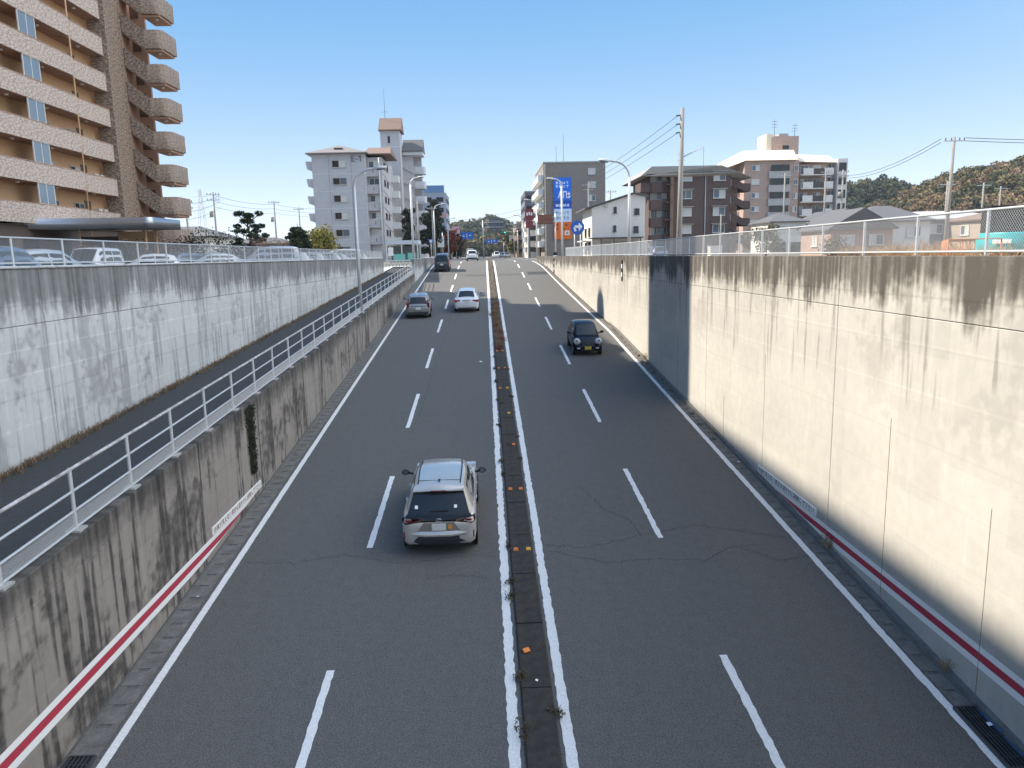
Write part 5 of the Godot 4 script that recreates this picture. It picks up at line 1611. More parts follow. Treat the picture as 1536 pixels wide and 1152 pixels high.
func bush(n: String, label: String, at: Vector3, r: Vector3, ca: Color, cb: Color, sd: int, per := 600, size := 0.11, cat := "shrub", grp := ""):
	var g := RandomNumberGenerator.new()
	g.seed = sd
	var t := thing(n, at, label, cat, grp)
	var s := Shape.new()
	for i in 7:
		var o := Vector3(g.randf_range(-0.55, 0.55) * r.x, g.randf_range(0.35, 1.0) * r.y, g.randf_range(-0.5, 0.5) * r.z)
		leaves(s, o, r * g.randf_range(0.4, 0.62), per / 7, size, ca, cb, g)
	part(t, "foliage", s.mesh(), mats["leaf"])
	var st := Shape.new(true)
	for i in 5: limb(st, Vector3(g.randf_range(-0.1, 0.1), 0, 0), Vector3(g.randf_range(-0.5, 0.5) * r.x, r.y * 0.9, g.randf_range(-0.5, 0.5) * r.z), 0.03, 0.012, 5)
	part(t, "stem", st.mesh(), mats["leaf"])

func blades(s: Shape, at: Vector3, n: int, h: float, spread: float, ca: Color, cb: Color, g: RandomNumberGenerator, w := 0.008):
	for i in n:
		var f := g.randf() * TAU
		var o := at + Vector3(cos(f), 0, sin(f)) * spread * g.randf() * 0.6
		var hh := h * g.randf_range(0.45, 1.1)
		var lean := Vector3(g.randfn() * 0.35, 1.0, g.randfn() * 0.35) * hh
		var side := Vector3(cos(f * 3.0), 0, sin(f * 3.0)) * w
		s.col(ca.lerp(cb, g.randf()))
		var m := o + lean * 0.55
		s.quad(o - side, o + side, m + side * 0.8, m - side * 0.8)
		s.tri(m - side * 0.8, m + side * 0.8, o + lean + Vector3(g.randfn() * 0.25, -0.1, g.randfn() * 0.25) * hh)

func weed(at: Vector3, h: float, spread: float, n: int, ca: Color, cb: Color, label: String, grp: String, sd: int, leafy := 0):
	var g := RandomNumberGenerator.new()
	g.seed = sd
	var s := Shape.new()
	blades(s, Vector3.ZERO, n, h * 1.3, spread * (1.3 if leafy > 0 else 0.02), ca, cb, g, 0.006)
	for k in 4 if leafy > 0 else 0:
		var o := Vector3(g.randfn() * 0.5, 0, g.randfn() * 0.9) * spread
		leaves(s, o + Vector3(0, h * g.randf_range(0.15, 0.6), 0), Vector3(spread * 0.55, h * 0.35, spread * 0.7), leafy / 4, 0.032, ca, cb, g, 0.1)
	var o := part(self, "weed", s.mesh(), mats["leaf"], at)
	tag(o, label, "weed", grp)

func build_plants():
	var g := RandomNumberGenerator.new()
	g.seed = 77
	pine(V(-18.1, 0, 60), 4.65, 1.45, "large clipped pine with flat needle pads in the car park garden", 5)
	pine(V(-17.6, 0, 72), 3.9, 0.8, "smaller clipped pine between the large one and the leafy hedge tree", 6)
	pine(V(-16.4, 0, 70), 3.6, 0.65, "slim clipped pine right beside the yellow-green hedge tree", 7)
	bush("hedge_tree", "rounded yellow-green hedge tree in front of the lavender grey block", V(-16.8, 0, 80), Vector3(1.7, 3.4, 1.6), Color(0.16, 0.15, 0.035), Color(0.34, 0.30, 0.08), 8, 3600, 0.16, "tree")
	# bare pinkish tree
	var bt := thing("bare_tree", V(-16.2, 0, 58), "bare pale tree with many thin twigs behind the left fence", "tree")
	var bs := Shape.new(true)
	var tw := Shape.new()
	limb(bs, Vector3.ZERO, Vector3(0.1, 1.2, 0), 0.1, 0.07)
	for i in 9:
		var f := g.randf() * TAU
		var tip := Vector3(cos(f) * 1.3, 2.2 + g.randf() * 0.8, sin(f) * 1.1)
		limb(bs, Vector3(0.1, 1.1, 0), tip * Vector3(0.6, 0.8, 0.6), 0.045, 0.02, 5)
		for k in 26:
			var a := tip * g.randf_range(0.45, 0.85)
			tw.col(Color(0.30, 0.20, 0.15))
			tw.tube(a, a + Vector3(g.randfn() * 0.45, 0.25 + g.randf() * 0.4, g.randfn() * 0.45), 0.012, 0.005, 3, false)
		leaves(tw, tip * 0.9, Vector3(0.5, 0.3, 0.5), 45, 0.05, Color(0.28, 0.15, 0.09), Color(0.42, 0.28, 0.18), g)
	part(bt, "trunk", bs.mesh(), mats["leaf"])
	part(bt, "crown", tw.mesh(), mats["leaf"])
	bush("shrub", "dark evergreen shrub under the large clipped pine", V(-20.5, 0, 62), Vector3(2.6, 2.6, 1.6), Color(0.015, 0.03, 0.014), Color(0.05, 0.075, 0.03), 9, 2200, 0.12)
	bush("shrub", "dark red-brown shrub beside the large clipped pine", V(-24.0, 0, 62), Vector3(2.2, 2.3, 1.5), Color(0.05, 0.018, 0.014), Color(0.12, 0.05, 0.035), 10, 1800, 0.12)
	bush("shrub", "reddish shrub in front of the apartment lobby", V(-22.4, 0, 44), Vector3(1.4, 1.5, 1.2), Color(0.09, 0.025, 0.02), Color(0.18, 0.07, 0.05), 11, 1400, 0.1)
	bush("shrub", "olive shrub beside the canopy columns", V(-23.6, 0, 52), Vector3(1.6, 1.9, 1.2), Color(0.05, 0.05, 0.02), Color(0.14, 0.12, 0.05), 12, 1400, 0.1)
	bush("shrub", "brown-green shrub at the foot of the outside stair", V(-24.2, 0, 60), Vector3(1.6, 1.7, 1.2), Color(0.05, 0.035, 0.02), Color(0.13, 0.10, 0.05), 13, 1400, 0.1)
	bush("shrub", "dark shrub between the two smaller clipped pines", V(-18.6, 0, 76), Vector3(2.4, 1.9, 1.2), Color(0.02, 0.03, 0.016), Color(0.07, 0.075, 0.03), 14, 1600, 0.12)
	# far street trees
	tree("street_tree", "tall dark conifer on the left pavement of the far street", V(-11.0, 0.3, 176), 14.0, 1.5, 60, Color(0.016, 0.022, 0.018), Color(0.05, 0.058, 0.04), 21, 0.3, 110, "", 0.1)
	tree("street_tree", "dark conifer beside the pink pole sign", V(-8.3, 0.3, 235), 8.0, 1.2, 44, Color(0.014, 0.02, 0.016), Color(0.04, 0.05, 0.03), 22, 0.3, 100, "", 0.1)
	tree("street_tree", "red-leaved tree on the left pavement of the far street", V(-9.8, 0.3, 218), 8.5, 1.8, 34, Color(0.13, 0.03, 0.02), Color(0.26, 0.09, 0.05), 23, 0.28, 90)
	tree("street_tree", "dark leafy tree behind the parapet wall end", V(-10.3, 0.3, 146), 9.0, 1.5, 44, Color(0.015, 0.026, 0.018), Color(0.045, 0.06, 0.035), 24, 0.24, 100, "", 0.15)
	tree("street_tree", "dark creeper-covered tree against the lavender grey block", V(-15.4, 0.2, 158), 11.0, 1.1, 44, Color(0.015, 0.022, 0.016), Color(0.04, 0.05, 0.03), 29, 0.24, 100, "", 0.1)
	tree("street_tree", "yellow-green tree on the right pavement of the far street", V(8.9, 0.3, 225), 4.4, 1.5, 16, Color(0.10, 0.10, 0.03), Color(0.22, 0.20, 0.06), 25, 0.24, 90)
	tree("street_tree", "leafy tree on the far end of the right pavement", V(10.5, 0.3, 290), 9.0, 2.4, 18, Color(0.05, 0.055, 0.025), Color(0.13, 0.12, 0.05), 26, 0.4, 90)
	tree("street_tree", "brownish tree at the far end of the left pavement", V(-9.5, 0.3, 300), 8.0, 2.2, 18, Color(0.07, 0.05, 0.03), Color(0.16, 0.11, 0.06), 27, 0.4, 90)
	tree("garden_tree", "green garden tree behind the right fence beside the cream house", V(32.0, 0, 86), 3.6, 1.5, 18, Color(0.045, 0.05, 0.022), Color(0.13, 0.125, 0.055), 28, 0.16, 120)
	tree("garden_tree", "yellowish garden tree between the brown block and the houses", V(43.5, 0, 122), 4.6, 1.7, 16, Color(0.12, 0.10, 0.03), Color(0.26, 0.20, 0.07), 30, 0.2, 110)
	tree("garden_tree", "dark garden tree beside the brick-coloured house", V(47.6, 0, 100), 3.6, 1.5, 18, Color(0.03, 0.036, 0.018), Color(0.09, 0.09, 0.04), 31, 0.16, 120)
	bush("shrub", "grey-green shrub in front of the pale house", V(32.5, 0, 70), Vector3(1.5, 1.9, 1.2), Color(0.06, 0.05, 0.03), Color(0.16, 0.13, 0.08), 32, 1200, 0.1)
	# dry brush on the lot behind the right fence
	for i in 46:
		var x := 15.0 + g.randf() * 30.0
		var d := x * g.randf_range(1.35, 2.1)
		var s := Shape.new()
		blades(s, Vector3.ZERO, 260, g.randf_range(0.7, 1.5), 1.6, Color(0.26, 0.15, 0.075), Color(0.50, 0.34, 0.19), g, 0.014)
		var o := part(self, "dry_grass_clump", s.mesh(), mats["leaf"], V(x, 0, d))
		tag(o, "clump of tall dry brown grass on the lot behind the right fence", "grass", "dry grass clumps on the lot")
	# withered grass along the foot of the outer wall
	var ws := Shape.new()
	for i in 1500:
		var d := 9.0 + 66.0 * pow(g.randf(), 1.5)
		blades(ws, V(-10.05 + absf(g.randfn()) * 0.11, path_y(d), d), 7, 0.17, 0.12, Color(0.10, 0.07, 0.045), Color(0.28, 0.20, 0.12), g, 0.006)
	solo("withered_grass", ws.mesh(), mats["leaf"], "withered brown grass along the foot of the pale wall beside the ramp", "grass", "", "stuff")
	# litter of leaves in the right gutter
	var ls := Shape.new()
	for i in 900:
		var d := 28.0 + 60.0 * g.randf()
		var o := right_x(d) - 0.12 - absf(g.randfn()) * 0.14
		ls.col(Color(0.10, 0.065, 0.035).lerp(Color(0.26, 0.17, 0.09), g.randf()))
		var u := Vector3(g.randfn(), 0.2, g.randfn()).normalized() * 0.035
		var p := V(o, road_y(d) + 0.03, d)
		ls.tri(p - u, p + u, p + Vector3(u.z, 0.02, -u.x) * 1.4)
	solo("leaf_litter", ls.mesh(), mats["leaf"], "fallen brown leaves lying in the gutter below the sunlit wall", "leaves", "", "stuff")
	# weeds along the median
	var spots := [[0.37, 15.0, 0.16], [0.36, 15.6, 0.10], [0.40, 12.2, 0.12], [0.42, 10.9, 0.14], [0.98, 11.3, 0.10], [0.37, 17.3, 0.07], [0.36, 23.2, 0.10], [0.38, 22.1, 0.07], [0.97, 23.4, 0.09], [0.60, 24.8, 0.08], [0.36, 27.0, 0.07], [0.97, 25.6, 0.07], [0.36, 30.4, 0.12], [0.37, 33.5, 0.12], [0.36, 36.0, 0.14], [0.38, 38.6, 0.14], [0.97, 30.8, 0.10], [0.96, 35.8, 0.12], [0.55, 29.9, 0.09]]
	for i in spots.size():
		var e = spots[i]
		weed(V(e[0], road_y(e[1]) + 0.03, e[1]), e[2], e[2] * 1.1, 26, Color(0.035, 0.03, 0.018), Color(0.16, 0.115, 0.065), "small dry weed growing from the joint along the dark median strip", "dry weeds along the dark median strip", 300 + i, 60)
	# thick withered growth farther up the median: tan, with red stalks
	for i in 24:
		var d := 40.5 + i * 0.75
		weed(V(0.68 + g.randfn() * 0.08, road_y(d) + 0.05, d), 0.30, 0.28, 70, Color(0.13, 0.09, 0.06) if i % 3 else Color(0.15, 0.045, 0.03), Color(0.34, 0.23, 0.13) if i % 3 else Color(0.24, 0.08, 0.05), "bushy withered weed tuft in the thick row on the median strip", "withered weed tufts on the median", 400 + i, 80)
	for i in 34:
		var d := 60.0 + i * 1.15
		weed(V(0.66 + g.randfn() * 0.1, road_y(d) + 0.05, d), 0.20, 0.30, 42, Color(0.26, 0.19, 0.13), Color(0.46, 0.36, 0.26), "straw-coloured weed tuft in full sun on the median strip", "straw weed tufts on the median", 500 + i, 20)
	for e in [[7.86, 16.55, 0.42, 60, "dry grass tuft at the foot of the sunlit wall beside the joint"], [7.86, 11.9, 0.3, 40, "dry grass tuft at the foot of the sunlit wall near the grating"], [7.75, 25.2, 0.2, 30, "dry grass tuft at the start of the red stripe on the sunlit wall"], [7.84, 37.0, 0.4, 50, "dry weed in the corner where the building shadow crosses the wall"]]:
		weed(V(e[0], road_y(e[1]) + 0.05, e[1]), e[2], 0.15, e[3], Color(0.20, 0.14, 0.08), Color(0.46, 0.34, 0.20), e[4], "", int(e[1] * 10))
	# moss hanging down the ramp wall
	var ms := Shape.new()
	for i in 2600:
		var y := g.randf()
		var d := 20.75 + g.randfn() * (0.16 - 0.06 * y) + 0.1
		ms.col(Color(0.008, 0.010, 0.006).lerp(Color(0.035, 0.038, 0.015), g.randf()))
		var p := V(-6.70 + absf(g.randfn()) * 0.035, inner_top(20.8) - 0.05 - y * 1.9, d)
		var u := Vector3(g.randf() * 0.5, g.randfn(), g.randfn()).normalized() * 0.03
		ms.tri(p - u, p + u, p + Vector3(0.03, -0.05, 0.0))
	solo("hanging_moss", ms.mesh(), mats["leaf"], "dark moss hanging down the streaked ramp wall", "moss")

# ------------------------------------------------------------------ hills
func crown_mesh(sd: int) -> ArrayMesh:
	var g := RandomNumberGenerator.new()
	g.seed = sd
	var s := Shape.new()
	for k in 6:
		var c := Vector3(g.randf_range(-0.5, 0.5), g.randf_range(-0.1, 0.5), g.randf_range(-0.5, 0.5))
		leaves(s, c, Vector3(0.48, 0.42, 0.48), 46, 0.17, Color(0.75, 0.75, 0.75), Color(1.0, 1.0, 1.0), g, 0.75)
	return s.mesh()

func hill(n: String, xs: Array, hs: Array, d_front: float, d_peak: float, d_back: float, trees: int, size: float, pal: Array, label: String, sd: int):
	var g := RandomNumberGenerator.new()
	g.seed = sd
	var nz := noise(sd, 0.012, 3)
	var height := func(x: float, d: float) -> float:
		var h := 0.0
		for i in xs.size() - 1:
			if x >= xs[i] and x <= xs[i + 1]:
				h = lerpf(hs[i], hs[i + 1], ss(xs[i], xs[i + 1], x))
		var f := ss(d_front, d_peak, d) if d < d_peak else ss(d_back, d_peak, d)
		return h * f * (1.0 + 0.05 * nz.get_noise_2d(x, d)) - 0.5
	var s := Shape.new(true)
	var nx := 60
	var nd := 16
	for i in nx:
		for k in nd:
			var x0 := lerpf(xs[0], xs[-1], float(i) / nx)
			var x1 := lerpf(xs[0], xs[-1], float(i + 1) / nx)
			var d0 := lerpf(d_front, d_back, float(k) / nd)
			var d1 := lerpf(d_front, d_back, float(k + 1) / nd)
			s.quad(V(x0, height.call(x0, d0), d0), V(x1, height.call(x1, d0), d0), V(x1, height.call(x1, d1), d1), V(x0, height.call(x0, d1), d1))
	structure(n, s.mesh(), mt("hill_soil", 0.07, 0.06, 0.035, 0.95))
	for v in 3:
		var mm := MultiMesh.new()
		mm.transform_format = MultiMesh.TRANSFORM_3D
		mm.use_colors = true
		mm.mesh = crown_mesh(sd * 10 + v)
		mm.instance_count = trees / 3
		for i in mm.instance_count:
			var x := lerpf(xs[0], xs[-1], g.randf())
			var d := lerpf(d_front, d_peak + (d_back - d_peak) * 0.25, g.randf())
			var z := size * g.randf_range(0.6, 1.25)
			var b := Basis(Vector3.UP, g.randf() * TAU).scaled(Vector3(z, z * g.randf_range(0.75, 1.05), z))
			mm.set_instance_transform(i, Transform3D(b, V(x, height.call(x, d) + z * 0.35, d)))
			var c: Color = pal[g.randi() % pal.size()]
			mm.set_instance_color(i, c * g.randf_range(0.9, 1.6))
		var o := MultiMeshInstance3D.new()
		o.name = numbered("hillside_wood")
		o.multimesh = mm
		o.material_override = mats["leaf"]
		add_child(o)
		tag(o, label, "wood", "woods on " + n.replace("_", " "), "stuff")

func build_hills():
	var warm := [Color(0.12, 0.10, 0.04), Color(0.18, 0.125, 0.06), Color(0.075, 0.08, 0.03), Color(0.21, 0.15, 0.085), Color(0.045, 0.055, 0.024), Color(0.16, 0.10, 0.065)]
	var green := [Color(0.035, 0.05, 0.022), Color(0.05, 0.06, 0.028), Color(0.07, 0.07, 0.03), Color(0.025, 0.038, 0.02)]
	hill("hill", [150, 200, 242, 278, 315, 358, 460, 600], [2, 6, 13, 27, 43, 50, 62, 56], 240, 500, 700, 4600, 6.2, warm, "mixed brown and green wood on the slope behind the houses", 41)
	hill("hill", [180, 240, 285, 330, 360, 400, 500], [18, 40, 44, 47, 38, 24, 6], 460, 640, 820, 1300, 9.0, green, "dark green wood on the hill beside the peach block", 42)
	hill("hill", [-160, -100, -57, -22, 12, 47, 80, 110, 160, 260, 400], [8, 15, 21, 31, 35, 27, 37, 43, 38, 34, 14], 620, 1000, 1350, 2400, 13.0, green + warm.slice(0, 2), "distant wood on the hill closing the end of the street", 43)

# ------------------------------------------------------------------ vehicles (rear towards +z)
func loft(s: Shape, rings: Array, cap := true):
	for i in rings.size() - 1:
		var a: Array = rings[i]
		var b: Array = rings[i + 1]
		for k in a.size() - 1:
			s.quad(a[k], a[k + 1], b[k + 1], b[k])
	if cap:
		for e in [0, rings.size() - 1]:
			var r: Array = rings[e]
			var c := Vector3.ZERO
			for p in r: c += p
			c /= r.size()
			for k in r.size() - 1:
				if e == 0: s.tri(c, r[k + 1], r[k])
				else: s.tri(c, r[k], r[k + 1])

func ring_body(st: Array) -> Array:
	var z: float = st[0]
	var w: float = st[1]
	var b: float = st[2]
	var t: float = st[3]
	var crown: float = st[4] if st.size() > 4 else 0.03
	var hgt := t - b
	var half := [Vector2(w * 0.88, b), Vector2(w * 0.97, b + 0.07), Vector2(w * 0.995, b + hgt * 0.3), Vector2(w, b + hgt * 0.55), Vector2(w * 0.985, b + hgt * 0.8), Vector2(w * 0.955, t - 0.035), Vector2(w * 0.90, t), Vector2(w * 0.5, t + crown * 0.8), Vector2(0, t + crown)]
	var r := [Vector3(0, b, z)]
	for p in half: r.append(Vector3(p.x, p.y, z))
	for i in range(half.size() - 2, -1, -1): r.append(Vector3(-half[i].x, half[i].y, z))
	r.append(Vector3(0, b, z))
	return r

func ring_cabin(st: Array) -> Array:
	var z: float = st[0]
	var hb: float = st[1]
	var yb: float = st[2]
	var ht: float = st[3]
	var yt: float = st[4]
	var k := minf(0.06, (yt - yb) * 0.4)
	var half := [Vector2(hb, yb), Vector2(lerpf(hb, ht, 0.5) + 0.012, lerpf(yb, yt - k, 0.5)), Vector2(ht, yt - k), Vector2(ht - 0.035, yt - k * 0.25), Vector2(ht - 0.11, yt + 0.005), Vector2(ht * 0.5, yt + 0.025), Vector2(0, yt + 0.03)]
	var r := []
	for p in half: r.append(Vector3(p.x, p.y, z))
	for i in range(half.size() - 2, -1, -1): r.append(Vector3(-half[i].x, half[i].y, z))
	return r

func rounded_plate(pts: Array, thick: Vector3) -> ArrayMesh:
	var s := Shape.new()
	s.prism(pts, thick)
	return s.mesh()

func cabin_at(cab: Array, z: float) -> Array:  # interpolated station [hb, yb, ht, yt]
	for i in cab.size() - 1:
		if z <= cab[i][0] and z >= cab[i + 1][0]:
			var t: float = (cab[i][0] - z) / (cab[i][0] - cab[i + 1][0])
			return [lerpf(cab[i][1], cab[i + 1][1], t), lerpf(cab[i][2], cab[i + 1][2], t), lerpf(cab[i][3], cab[i + 1][3], t), lerpf(cab[i][4], cab[i + 1][4], t)]
	return [cab[-1][1], cab[-1][2], cab[-1][3], cab[-1][4]]

func side_pane(cab: Array, z0: float, z1: float, side: float, lo := 0.10, hi := 0.86) -> ArrayMesh:
	var s := Shape.new(true)
	var n := 6
	for i in n:
		var q := []
		for zz in [lerpf(z0, z1, float(i) / n), lerpf(z0, z1, float(i + 1) / n)]:
			var c := cabin_at(cab, zz)
			var hh: float = c[3] - 0.06 - c[1]
			for f in [lo, hi]:
				var ff: float = f
				var bulge := 0.012 * (1.0 - absf(ff - 0.5) * 2.0)
				q.append(Vector3(side * (lerpf(c[0], c[2], ff) + bulge + 0.007), c[1] + hh * ff, zz))
		if side > 0: s.quad(q[0], q[2], q[3], q[1])
		else: s.quad(q[2], q[0], q[1], q[3])
	return s.mesh()

func end_pane(cab: Array, i0: int, i1: int, lo: float, hi: float, inset: float, front: bool) -> ArrayMesh:
	var a: Array = cab[i0]   # the low end
	var b: Array = cab[i1]   # the roof edge
	var s := Shape.new(true)
	var n := 8
	var nrm := Vector3(0, absf(a[0] - b[0]), absf(b[4] - a[4]) * (-1.0 if front else 1.0)).normalized() * 0.012
	for i in n:
		var u0 := lerpf(-1, 1, float(i) / n)
		var u1 := lerpf(-1, 1, float(i + 1) / n)
		var q := []
		for f in [lo, hi]:
			for u in [u0, u1]:
				var w: float = lerpf(a[3], b[3], f) - inset
				var y: float = lerpf(a[4], b[4], f) + 0.03 * (1.0 - u * u)
				q.append(Vector3(u * w, y, lerpf(a[0], b[0], f)) + nrm)
		s.quad(q[0], q[1], q[3], q[2]) if not front else s.quad(q[1], q[0], q[2], q[3])
	return s.mesh()

func paint(key: String, r: float, g: float, b: float, metal := 0.3) -> StandardMaterial3D:
	var m := mt(key, r, g, b, 0.25, metal)
	m.clearcoat_enabled = true
	m.clearcoat = 0.8
	m.clearcoat_roughness = 0.06
	return m

var wheel_cache := {}

func wheel(t: Node, x: float, y: float, z: float, r: float, w := 0.19):
	var key := "%.3f_%.2f" % [r, w]
	if not wheel_cache.has(key):
		var s := Shape.new(true)
		var n := 20
		var prof := [[r * 0.62, w * 0.5], [r * 0.92, w * 0.5], [r, w * 0.36], [r, -w * 0.36], [r * 0.92, -w * 0.5], [r * 0.62, -w * 0.5]]
		for i in n:
			var f0 := TAU * i / n
			var f1 := TAU * (i + 1) / n
			for k in prof.size() - 1:
				var p: Array = prof[k]
				var q: Array = prof[k + 1]
				s.quad(Vector3(p[1], sin(f0) * p[0], cos(f0) * p[0]), Vector3(p[1], sin(f1) * p[0], cos(f1) * p[0]), Vector3(q[1], sin(f1) * q[0], cos(f1) * q[0]), Vector3(q[1], sin(f0) * q[0], cos(f0) * q[0]))
		var rim := Shape.new()
		for sd in [-1.0, 1.0]:
			rim.disc(Vector3(sd * w * 0.40, 0, 0), Vector3(sd, 0, 0), r * 0.64, 20)
			for k in 5:
				var f := TAU * k / 5.0
				rim.box(Vector3(sd * w * 0.44, sin(f) * r * 0.34, cos(f) * r * 0.34), Vector3(0.02, 0.07 if r > 0.2 else 0.05, r * 0.6), Basis(Vector3.RIGHT, -f))
		wheel_cache[key] = [s.mesh(), rim.mesh()]
	var o := part(t, "wheel", wheel_cache[key][0], mt("tyre", 0.018, 0.018, 0.019, 0.85), Vector3(x, y, z))
	part(o, "rim", wheel_cache[key][1], mt("rim", 0.35, 0.35, 0.36, 0.35, 0.7))

func car(n: String, label: String, cat: String, at: Vector3, turn: float, slope: float, c: Dictionary, pm: Material, grp := "", detail := true) -> Node3D:
	var t := thing(n, at, label, cat, grp)
	t.rotation = Vector3(slope, turn, 0)
	var glass := mt("car_glass", 0.014, 0.018, 0.022, 0.05)
	var rings := []
	for s in c.body: rings.append(ring_body(s))
	var b := Shape.new(true)
	loft(b, rings)
	part(t, "body", b.mesh(), pm)
	var cab: Array = c.cabin
	rings = []
	for s in cab: rings.append(ring_cabin(s))
	var k := Shape.new(true)
	loft(k, rings)
	part(t, "roof", k.mesh(), pm)
	part(t, "rear_window", end_pane(cab, 0, 1, 0.0 if c.has("dark_mirror") else 0.08, 0.93, 0.0 if c.has("dark_mirror") else 0.09, false), glass)
	part(t, "windscreen", end_pane(cab, cab.size() - 1, cab.size() - 2, 0.06, 0.93, 0.08, true), glass)
	for sd in [-1.0, 1.0]:
		for e in c.side: part(t, "side_window", side_pane(cab, e[0], e[1], sd), glass)
	for sd in [-1.0, 1.0]:
		for z in c.wz:
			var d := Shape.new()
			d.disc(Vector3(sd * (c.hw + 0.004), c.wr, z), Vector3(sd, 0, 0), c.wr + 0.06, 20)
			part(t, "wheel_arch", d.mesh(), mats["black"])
			wheel(t, sd * (c.hw - 0.085), c.wr, z, c.wr)
	if not detail: 
		for sd in [-1.0, 1.0]:
			bx(t, "tail_lamp", Vector3(sd * (c.hw - 0.14), c.lamp, c.rz - 0.03), Vector3(0.2, 0.16, 0.06), mt("tail_red", 0.20, 0.012, 0.014, 0.2))
			bx(t, "headlamp", Vector3(sd * (c.hw - 0.2), c.lamp - 0.12, -c.rz + 0.12), Vector3(0.26, 0.13, 0.14), mt("headlamp", 0.45, 0.47, 0.5, 0.12))
		return t
	for sd in [-1.0, 1.0]:
		# mirrors: arm and shell
		var m := Shape.new(true)
		var mz: float = c.mirror[1]
		m.tube(Vector3(sd * (c.hw - 0.06), c.mirror[0], mz), Vector3(sd * (c.hw + 0.08), c.mirror[0] + 0.02, mz), 0.03, 0.03, 6)
		var mr := []
		for e in [[-0.055, 0.5], [-0.03, 0.9], [0.02, 1.0], [0.05, 0.97]]:
			var ring := []
			for i in 13:
				var f := TAU * i / 12.0
				ring.append(Vector3(sd * (c.hw + 0.14) + cos(f) * 0.105 * e[1] * (0.8 + 0.2 * absf(cos(f))), c.mirror[0] + 0.05 + sin(f) * 0.075 * e[1], mz + e[0]))
			mr.append(ring)
		loft(m, mr)
		var mi := part(t, "mirror", m.mesh(), mats["black"] if c.get("dark_mirror", false) else pm)
		bx(mi, "mirror_glass", Vector3(sd * (c.hw + 0.14), c.mirror[0] + 0.05, mz + 0.056), Vector3(0.13, 0.09, 0.01), mats["glass_sky"])
		for z in c.handles:
			bx(t, "door_handle", Vector3(sd * (c.hw * 0.985 + 0.005), c.belt - 0.1, z), Vector3(0.03, 0.03, 0.17), pm)
	return t

const HATCH := {"hw": 0.84, "wr": 0.30, "belt": 0.92, "lamp": 0.86, "rz": 1.95, "wz": [1.22, -1.28], "mirror": [0.98, -0.72], "handles": [0.75, -0.15],
	"body": [[1.97, 0.66, 0.40, 0.74], [1.94, 0.78, 0.30, 0.92], [1.82, 0.82, 0.24, 0.96], [1.2, 0.84, 0.21, 0.96], [0.0, 0.835, 0.19, 0.93], [-0.95, 0.835, 0.19, 0.91], [-1.55, 0.82, 0.22, 0.82], [-1.85, 0.74, 0.26, 0.70], [-1.98, 0.60, 0.34, 0.60]],
	"cabin": [[1.90, 0.74, 0.90, 0.70, 0.94], [1.52, 0.78, 0.92, 0.58, 1.42], [1.1, 0.79, 0.93, 0.60, 1.49], [0.2, 0.79, 0.92, 0.61, 1.51], [-0.35, 0.78, 0.91, 0.59, 1.47], [-1.35, 0.73, 0.86, 0.66, 0.90]],
	"side": [[1.25, 0.42], [0.36, -0.62]]}
const SEDAN := {"hw": 0.875, "wr": 0.31, "belt": 0.92, "lamp": 0.84, "rz": 2.28, "wz": [1.32, -1.38], "mirror": [0.98, -0.62], "handles": [0.8, -0.1],
	"body": [[2.32, 0.68, 0.40, 0.76], [2.28, 0.80, 0.30, 0.94], [2.12, 0.86, 0.24, 0.99], [1.4, 0.875, 0.21, 0.98], [0.0, 0.87, 0.18, 0.93], [-0.9, 0.87, 0.18, 0.91], [-1.7, 0.85, 0.22, 0.83], [-2.15, 0.76, 0.26, 0.70], [-2.3, 0.62, 0.34, 0.60]],
	"cabin": [[1.72, 0.76, 0.94, 0.68, 0.99], [1.05, 0.79, 0.93, 0.57, 1.40], [0.6, 0.80, 0.92, 0.60, 1.45], [0.0, 0.80, 0.92, 0.61, 1.46], [-0.35, 0.79, 0.91, 0.60, 1.42], [-1.35, 0.76, 0.88, 0.68, 0.92]],
	"side": [[1.05, 0.32], [0.26, -0.68]]}
const SUV := {"hw": 0.882, "wr": 0.345, "belt": 1.02, "lamp": 0.98, "rz": 2.06, "wz": [1.28, -1.28], "mirror": [1.08, -0.62], "handles": [0.72, -0.22], "dark_mirror": true,
	"body": [[2.09, 0.66, 0.44, 0.76], [2.07, 0.79, 0.34, 0.86], [2.02, 0.84, 0.30, 0.98], [1.88, 0.872, 0.26, 1.05], [1.3, 0.885, 0.24, 1.06], [0.6, 0.865, 0.23, 1.03], [0.0, 0.86, 0.23, 1.02], [-0.95, 0.88, 0.23, 1.0], [-1.5, 0.875, 0.25, 0.95], [-1.9, 0.80, 0.28, 0.82], [-2.07, 0.64, 0.36, 0.68]],
	"cabin": [[2.0, 0.78, 1.0, 0.73, 1.04], [1.62, 0.81, 1.02, 0.585, 1.50], [1.3, 0.82, 1.03, 0.60, 1.56], [0.4, 0.82, 1.02, 0.62, 1.60], [-0.3, 0.81, 1.0, 0.60, 1.56], [-1.25, 0.77, 0.96, 0.69, 0.99]],
	"side": [[1.2, 0.44], [0.38, -0.62]]}
